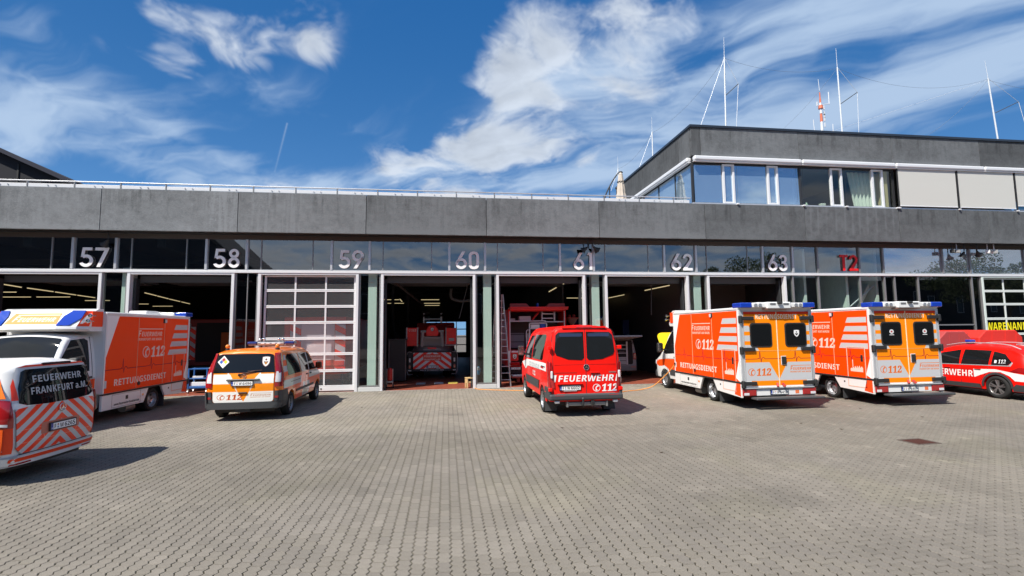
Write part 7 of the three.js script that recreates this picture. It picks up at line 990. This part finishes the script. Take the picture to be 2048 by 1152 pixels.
// ------------------------------------------------------------------ roof, masts, far things, cable
{
  // mast with its stays on the office roof; the strut side stands to the right
  const white = std(lin(0.72, 0.74, 0.76), { roughness: 0.4, metalness: 0.2 }), dark = std(lin(0.06), { roughness: 0.6 }), wireM = std(lin(0.16, 0.18, 0.22), { roughness: 0.6 });
  const mast = (label, [bxx, by, bz], top, tip, strut, legL) => {
    const t = thing('roof_mast', label, 'mast', [bxx, by, bz]), h = top[1] - by, dx = top[0] - bxx;
    part('pole', rod([0, -1.9, 0], [dx, h, 0], 0.045, 12, 0.036), white, t); part('tip_rod', rod([dx, h, 0], [tip[0] - bxx, tip[1] - by, 0], 0.014, 8, 0.007), white, t);
    if (strut) { const [e, s, f] = strut.map(([x, y]) => [x - bxx, y - by, 0]); part('spreader', rod(s, e, 0.02), dark, t); part('stay', rod([dx, h, 0], e, 0.009, 6), white, t); part('stay', rod(e, f, 0.014, 6), white, t); }
    if (legL) part('stay', rod([dx, h - 0.05, 0], [legL[0] - bxx, legL[1] - by, 0], 0.013, 6), white, t); return t;
  };
  mast('tallest white roof mast with stays, standing nearest the corner of the office roof', [14.55, 12.6, -3], [14.72, 16.8], [14.75, 17.93], [[15.45, 15.36], [14.66, 14.65], [15.08, 11.6]], [12.98, 12.4]);
  mast('white roof mast with dark spreader right of the red and white radio tower', [21.45, 12.6, -3], [21.41, 16.66], [21.41, 17.77], [[22.54, 15.29], [21.47, 14.57], [22.40, 11.6]], null);
  mast('white roof mast with dark spreader nearest the right edge of the picture', [31.5, 12.6, -3], [31.08, 16.61], [30.99, 17.67], [[33.0, 15.3], [31.36, 14.55], [33.6, 12.6]], null);
  mast('short white mast behind the receding left edge of the office roof', [12.73, 12.4, -8], [12.76, 14.67], [12.77, 15.64], null, [11.55, 11.6]);
  mast('farthest small white mast behind the folded parasol', [12.72, 13.4, -14], [12.69, 14.33], [12.68, 15.26], null, [12.1, 12.6]);
  const sag = (a, b, s, n = 14) => { const p = []; for (let i = 0; i <= n; i++) { const k = i / n; p.push([mix(a[0], b[0], k), mix(a[1], b[1], k) - s * 4 * k * (1 - k), mix(a[2], b[2], k)]); } return tube(p, 0.006, 40, 5); };
  const w = (n, l, g, m = wireM) => solo('aerial_wire', g, m, l, 'wire');
  w(0, 'thin wire slung from the far left mast to the tallest roof mast', sag([12.76, 14.6, -8], [14.7, 16.7, -3], 0.5)); w(0, 'thin wire slung between the tallest mast and the mast beside the radio tower', sag([14.72, 16.75, -3], [21.4, 16.6, -3], 0.45)); w(0, 'thin wire slung between the radio tower side mast and the rightmost mast', sag([21.42, 16.6, -3], [31.05, 16.55, -3], 0.8));
  w(0, 'thin wire running down left from the mast beside the radio tower to the roof', sag([21.4, 16.6, -3], [16.8, 12.0, -5], 0.5)); w(0, 'dark thin wire hanging from the rightmost mast down left to the roof', sag([31.05, 16.5, -3], [24.0, 12.0, -4], 0.9)); w(0, 'straight pale wire running from the rightmost mast far down left to the roof', sag([31.05, 16.5, -3], [19.2, 12.6, -4], 0.02), white); w(0, 'thin wire leaving the rightmost mast towards the right edge', sag([31.1, 16.5, -3], [40, 16.2, -3], 0.4)); w(0, 'thin wire slung between the farthest mast and the short left mast', sag([12.69, 14.3, -14], [12.76, 14.6, -8], 0.4));
  const tw = thing('radio_tower', 'red and white banded radio tower with aerials far behind the office roof', 'radio tower', [43.7, 0, -30]);
  const bands = [[14, 25.4, 0.19, 1], [25.4, 26.4, 0.17, 1], [26.4, 27.4, 0.15, 0], [27.4, 28.0, 0.15, 1], [28.0, 28.4, 0.26, 0], [28.4, 28.7, 0.14, 1], [28.7, 29.2, 0.11, 0], [29.2, 30.0, 0.07, 0]]; for (const [a, b, r, wh] of bands) part('mast_section', new THREE.CylinderGeometry(r * 0.85, r, b - a, 14).translate(0, (a + b) / 2, 0), wh ? white : std(lin(0.62, 0.16, 0.08), { roughness: 0.6 }), tw);
  for (const [y, s] of [[25.8, 1], [26.5, 1], [27.2, 1], [27.9, 1], [28.3, -1], [26.9, 1]]) part('aerial_panel', bx(s * 0.35, s * 0.5, y, y + 0.5, -0.06, 0.06, 0.02), white, tw); part('side_aerial', [rod([0, 28.4, 0], [1.15, 28.7, 0], 0.04), rod([1.15, 28.6, 0], [1.15, 30.1, 0], 0.06)], white, tw); part('side_aerial', [rod([0, 25.2, 0], [-1.0, 25.0, 0], 0.04), rod([-1.0, 24.9, 0], [-1.05, 26.6, 0], 0.045)], white, tw); part('tip_rod', rod([0, 30.2, 0], [-0.08, 31.6, 0], 0.03), white, tw); part('side_aerial', [rod([1.4, 24, 0], [1.45, 26.2, 0], 0.045)], white, tw);
  for (const [x, y, l] of [[17.1, 11.9, 'left'], [24.0, 12.0, 'middle'], [28.1, 12.1, 'right']]) solo('lightning_rod', rod([x, 10.5, -3], [x, y + 0.75, -3], 0.012, 6), white, `short thin lightning rod on the office roof, ${l} one of three`, 'rod');
  // folded parasol and a bent rail on the terrace
  const pa = thing('parasol', 'folded beige parasol on the roof terrace beside the office storey', 'parasol', [9.12, 7.4, -4]); const fold = new THREE.CylinderGeometry(0.10, 0.32, 1.75, 28, 12); { const p = fold.attributes.position; for (let i = 0; i < p.count; i++) { const a = Math.atan2(p.getZ(i), p.getX(i)), k = 1 + 0.13 * Math.cos(a * 8) * (p.getY(i) < 0.6 ? 1 : 0.3), n2 = p.getY(i) > -0.2 && p.getY(i) < 0.0 ? 0.9 : 1; p.setX(i, p.getX(i) * k * n2); p.setZ(i, p.getZ(i) * k * n2); } fold.computeVertexNormals(); } part('canopy', fold.translate(0, 2.25, 0), std(lin(0.52, 0.45, 0.38), { roughness: 0.9 }), pa); part('canopy_cap', new THREE.CylinderGeometry(0.03, 0.11, 0.12, 16).translate(0, 3.17, 0), std(lin(0.52, 0.45, 0.38)), pa); part('pole', rod([0, 0, 0], [0, 3.3, 0], 0.03), M.alu, pa); part('tie', new THREE.TorusGeometry(0.19, 0.02, 8, 24).rotateX(Math.PI / 2).translate(0, 2.7, 0), M.darkTrim, pa);
  const rl = thing('ladder_rail', 'dark bent pipe rail rising over the roof edge beside the folded parasol', 'handrail', [0, 0, 0]); part('rail', tube([[7.75, 8.0, -3], [7.9, 9.0, -3], [8.15, 9.55, -3], [8.5, 10.1, -3], [8.72, 10.32, -3], [8.85, 10.28, -3]], 0.035, 30), M.blackPlastic, rl); part('rail_post', rod([8.12, 7.8, -3], [8.14, 9.5, -3], 0.03), M.blackPlastic, rl); solo('roof_lamp', [rod([3.4, 7.3, -4], [3.4, 9.08, -4], 0.03), new THREE.SphereGeometry(0.07, 10, 8).translate(3.4, 9.1, -4)], M.darkTrim, 'small dark round lamp head just above the roof railing over number 61', 'lamp');
  // dark sloping roof behind the hall at the left
  const bh = thing('drill_hall', 'dark building with a roof sloping down to the right, behind the hall at far left', 'building', [0, 0, -14]); part('gable_wall', extrude(poly([[-60, 0], [-23.9, 0], [-23.9, 12.0], [-28.25, 14.02], [-36, 17.5], [-60, 17.5]]), 12).translate(0, 0, -12.2), std(lin(0.014, 0.015, 0.020), { roughness: 0.9 }), bh); part('roof_edge', [beam([-23.6, 12.0, 0.05], [-28.25, 14.16, 0.05], 0.5, 0.24), beam([-28.25, 14.16, 0.05], [-36.2, 17.8, 0.05], 0.5, 0.24)], std(lin(0.010, 0.013, 0.03), { roughness: 0.8 }), bh); part('wall_seam', bx(-27.3, -27.2, 8, 13.3, -0.19, -0.14), std(lin(0.018)), bh);
  // charging cable from the ambulance to the ground and along the kerb
  const cab = thing('extension_cable', 'orange extension cable hanging from the left ambulance and lying along the doors', 'cable', [0, 0, 0]);
  part('cable', tube([[8.44, 1.04, 2.85], [8.36, 0.86, 2.72], [8.12, 0.5, 2.45], [7.8, 0.16, 2.2], [7.4, 0.03, 2.05], [6.8, 0.014, 2.25], [6.2, 0.014, 2.6], [5.4, 0.014, 2.6], [4.4, 0.014, 2.0], [3.6, 0.014, 1.5], [3.0, 0.014, 1.28], [2.07, 0.014, 0.92], [1.5, 0.014, 0.6], [1.25, 0.014, 0.40], [1.15, 0.02, 0.1], [1.05, 0.02, -0.4]], 0.017, 160, 7), std(lin(0.75, 0.30, 0.06), { roughness: 0.5 }), cab); part('plug', bx(8.40, 8.52, 1.0, 1.09, 2.82, 2.90, 0.02), M.blackPlastic, cab);
}
{
  // covered trailers and a white-roofed car behind the red car
  const mk = (label, x0, x1, z0, yb, yt, c) => {
    const t = thing('covered_trailer', label, 'trailer', [(x0 + x1) / 2, 0, z0]), w = (x1 - x0) / 2, m = std(c, { roughness: 0.75, bumpMap: bumpy, bumpScale: 0.004 });
    part('tarpaulin', extrude(poly([[-w, yb], [w, yb], [w, yt - 0.28], [w - 0.30, yt], [-w + 0.35, yt], [-w, yt - 0.30]]), 2.2, 0.03).translate(0, 0, -2.2), m, t); part('trailer_bed', bx(-w, w, 0.42, yb - 0.04, -2.2, 0, 0.02), M.darkTrim, t); part('drawbar', beam([0, 0.5, 0], [0, 0.46, 0.9], 0.07, 0.08), M.steelGrey, t); for (const s of [-1, 1]) wheel(t, s * (w - 0.06), 0.32, -1.1, 0.32, 0.18);
    for (const s of [-0.5, 0.1, 0.6]) part('tarpaulin_fold', beam([w * s, yb, 0.035], [w * s + 0.12, yt - 0.05, 0.035], 0.02, 0.012), m, t); return t;
  };
  mk('trailer under a dull red tarpaulin, left of the brighter one behind the red car', 19.55, 21.05, 3.0, 0.9, 2.12, lin(0.38, 0.045, 0.045));
  mk('trailer under a bright red tarpaulin, behind the roof of the red car', 21.15, 23.2, 3.2, 0.9, 2.15, lin(0.62, 0.02, 0.012));
  const t = thing('silver_car', 'silver roofed car with roof rails, half hidden behind the red car', 'car', [21.9, 0, 6.9], 0.0);
  const b = shell({ W: 1.8, L: 4.4, tum: (y) => 0.01 + 0.26 * Math.pow(clamp((y - 0.95) / 0.7), 1.35), top: curve([[0, 1.40], [-0.3, 1.58], [-1.5, 1.68], [-2.4, 1.64], [-3.2, 1.1], [-4.4, 0.85]]), bot: () => 0.25, corner: () => 0.13, lean: (y) => -0.2 * clamp((y - 0.9) / 0.7), rearR: 0.2, frontR: 0.6, wells: [[-0.9, 0.38, 0.34], [-3.5, 0.38, 0.34]] });
  part('body', b.geo, phys(lin(0.62, 0.63, 0.65), { roughness: 0.3, clearcoat: 0.6, metalness: 0.2 }), t); for (const s of [-1, 1]) { const P = s < 0 ? b.left : b.right; part('side_window', sheet(sideShape(0, s < 0, [[-3.0, 1.02], [-2.5, 1.46], [-0.8, 1.50], [-0.5, 1.1]]), P, { eps: 0.008, rim: 0.014 }), M.carGlass, t); part('roof_rail', tube([[s * 0.6, 1.56, -0.5], [s * 0.6, 1.70, -0.9], [s * 0.6, 1.72, -1.8], [s * 0.6, 1.62, -2.5]], 0.018, 24), M.alu, t); wheel(t, s * 0.8, 0.33, -0.9, 0.33, 0.22); wheel(t, s * 0.8, 0.33, -3.5, 0.33, 0.22); }
}
// ------------------------------------------------------------------ what stands across the yard and shows in the glass
{
  const wall = std(lin(0.05, 0.052, 0.058), { roughness: 0.9 }), frame = std(lin(0.6)), dg = std(lin(0.03), { roughness: 0.1 });
  const b = thing('opposite_block', 'long dark flat roofed building across the yard, only seen reflected in the glass', 'building', [0, 0, 55]);
  part('wall', [bx(-30, 130, 0, 10.4, 0, 14)], wall, b); part('roof_edge', bx(-30.2, 130.2, 10.402, 10.75, -0.3, 14.2), std(lin(0.03)), b);
  for (let i = 0; i < 26; i++) { const x = -24 + i * 5.6, w = part('window', [bx(x, x + 0.12, 5.0, 8.0, -0.08, -0.002), bx(x + 1.2, x + 1.32, 5.0, 8.0, -0.08, -0.002), bx(x + 0.12, x + 1.2, 5.0, 5.12, -0.08, -0.002), bx(x + 0.12, x + 1.2, 7.88, 8.0, -0.08, -0.002)], frame, b); part('pane', bx(x + 0.12, x + 1.2, 5.12, 7.88, -0.04, -0.003), dg, w); }
  const a = thing('opposite_hall', 'tall dark pitched roof hall across the yard, only seen reflected beside number 57', 'building', [0, 0, 53]); part('wall', extrude(poly([[-90, 0], [-28, 0], [-28, 11], [-31.5, 14], [-42, 24], [-90, 24]]), 14), wall, a); part('roof_edge', beam([-27.8, 11, -0.1], [-42.2, 24.3, -0.1], 0.8, 0.3), std(lin(0.03)), a);
  seed(61);
  const leafG = new THREE.BufferGeometry(); leafG.setAttribute('position', new THREE.Float32BufferAttribute([-0.5, 0, 0, 0, 0.28, 0.08, 0.5, 0, 0, 0, -0.28, 0.08], 3)); leafG.setIndex([0, 2, 1, 0, 3, 2]); leafG.computeVertexNormals();
  const leafM = phys(lin(1), { roughness: 0.8, transmission: 0.3, thickness: 0, side: THREE.DoubleSide }), bark = std(lin(0.09, 0.07, 0.05), { roughness: 0.95 });
  const tree = (label, x, z, h, r) => {
    const t = thing('tree', label, 'tree', [x, 0, z]); const br = [rod([0, 0, 0], [0.2, h * 0.55, 0], 0.32, 10, 0.2)]; const cl = [];
    for (let i = 0; i < 9; i++) { const a = rr(0, 6.28), y0 = h * rr(0.3, 0.55), e = [Math.cos(a) * r * rr(0.4, 0.85), h * rr(0.55, 0.92), Math.sin(a) * r * rr(0.4, 0.85)]; br.push(rod([0.1, y0, 0], e, 0.11, 6, 0.03)); cl.push(e); }
    for (let i = 0; i < 10; i++) cl.push([rr(-0.7, 0.7) * r, h * rr(0.5, 0.95), rr(-0.7, 0.7) * r]);
    part('trunk', br, bark, t); const N = 5200, im = new THREE.InstancedMesh(leafG, leafM, N); im.name = 'crown'; im.userData.kind = 'stuff'; const m = new THREE.Matrix4(), q = new THREE.Quaternion(), e = new THREE.Euler(), c = new THREE.Color();
    for (let i = 0; i < N; i++) { const k = cl[i % cl.length], u = rr(-1, 1), a = rr(0, 6.28), rad = Math.cbrt(rnd()) * r * 0.34, s = Math.sqrt(1 - u * u); q.setFromEuler(e.set(rr(0, 6), rr(0, 6), rr(0, 6))); const sc = rr(0.22, 0.42); im.setMatrixAt(i, m.compose(new THREE.Vector3(k[0] + rad * s * Math.cos(a), k[1] + rad * u * 0.8, k[2] + rad * s * Math.sin(a)), q, new THREE.Vector3(sc, sc, sc))); const b2 = rr(0.7, 1.3); im.setColorAt(i, c.setRGB(0.055 * b2, 0.085 * b2, 0.022 * b2)); } t.add(im);
  };
  tree('broad green tree across the yard, reflected in the glazing at the far right', 79, 44, 13.0, 5.6); tree('smaller green tree across the yard, reflected right of the broad one', 87.5, 44, 11.8, 3.4); tree('dark green tree across the yard, reflected between numbers 62 and 63', 43.5, 46, 13.2, 5.2); tree('low green tree across the yard, reflected beside number 62', 36, 47, 11.6, 2.6);
}

// ------------------------------------------------------------------ shadows and render
scene.traverse((o) => { if (o.isMesh) { o.castShadow = true; o.receiveShadow = true; } });
renderer.render(scene, camera);
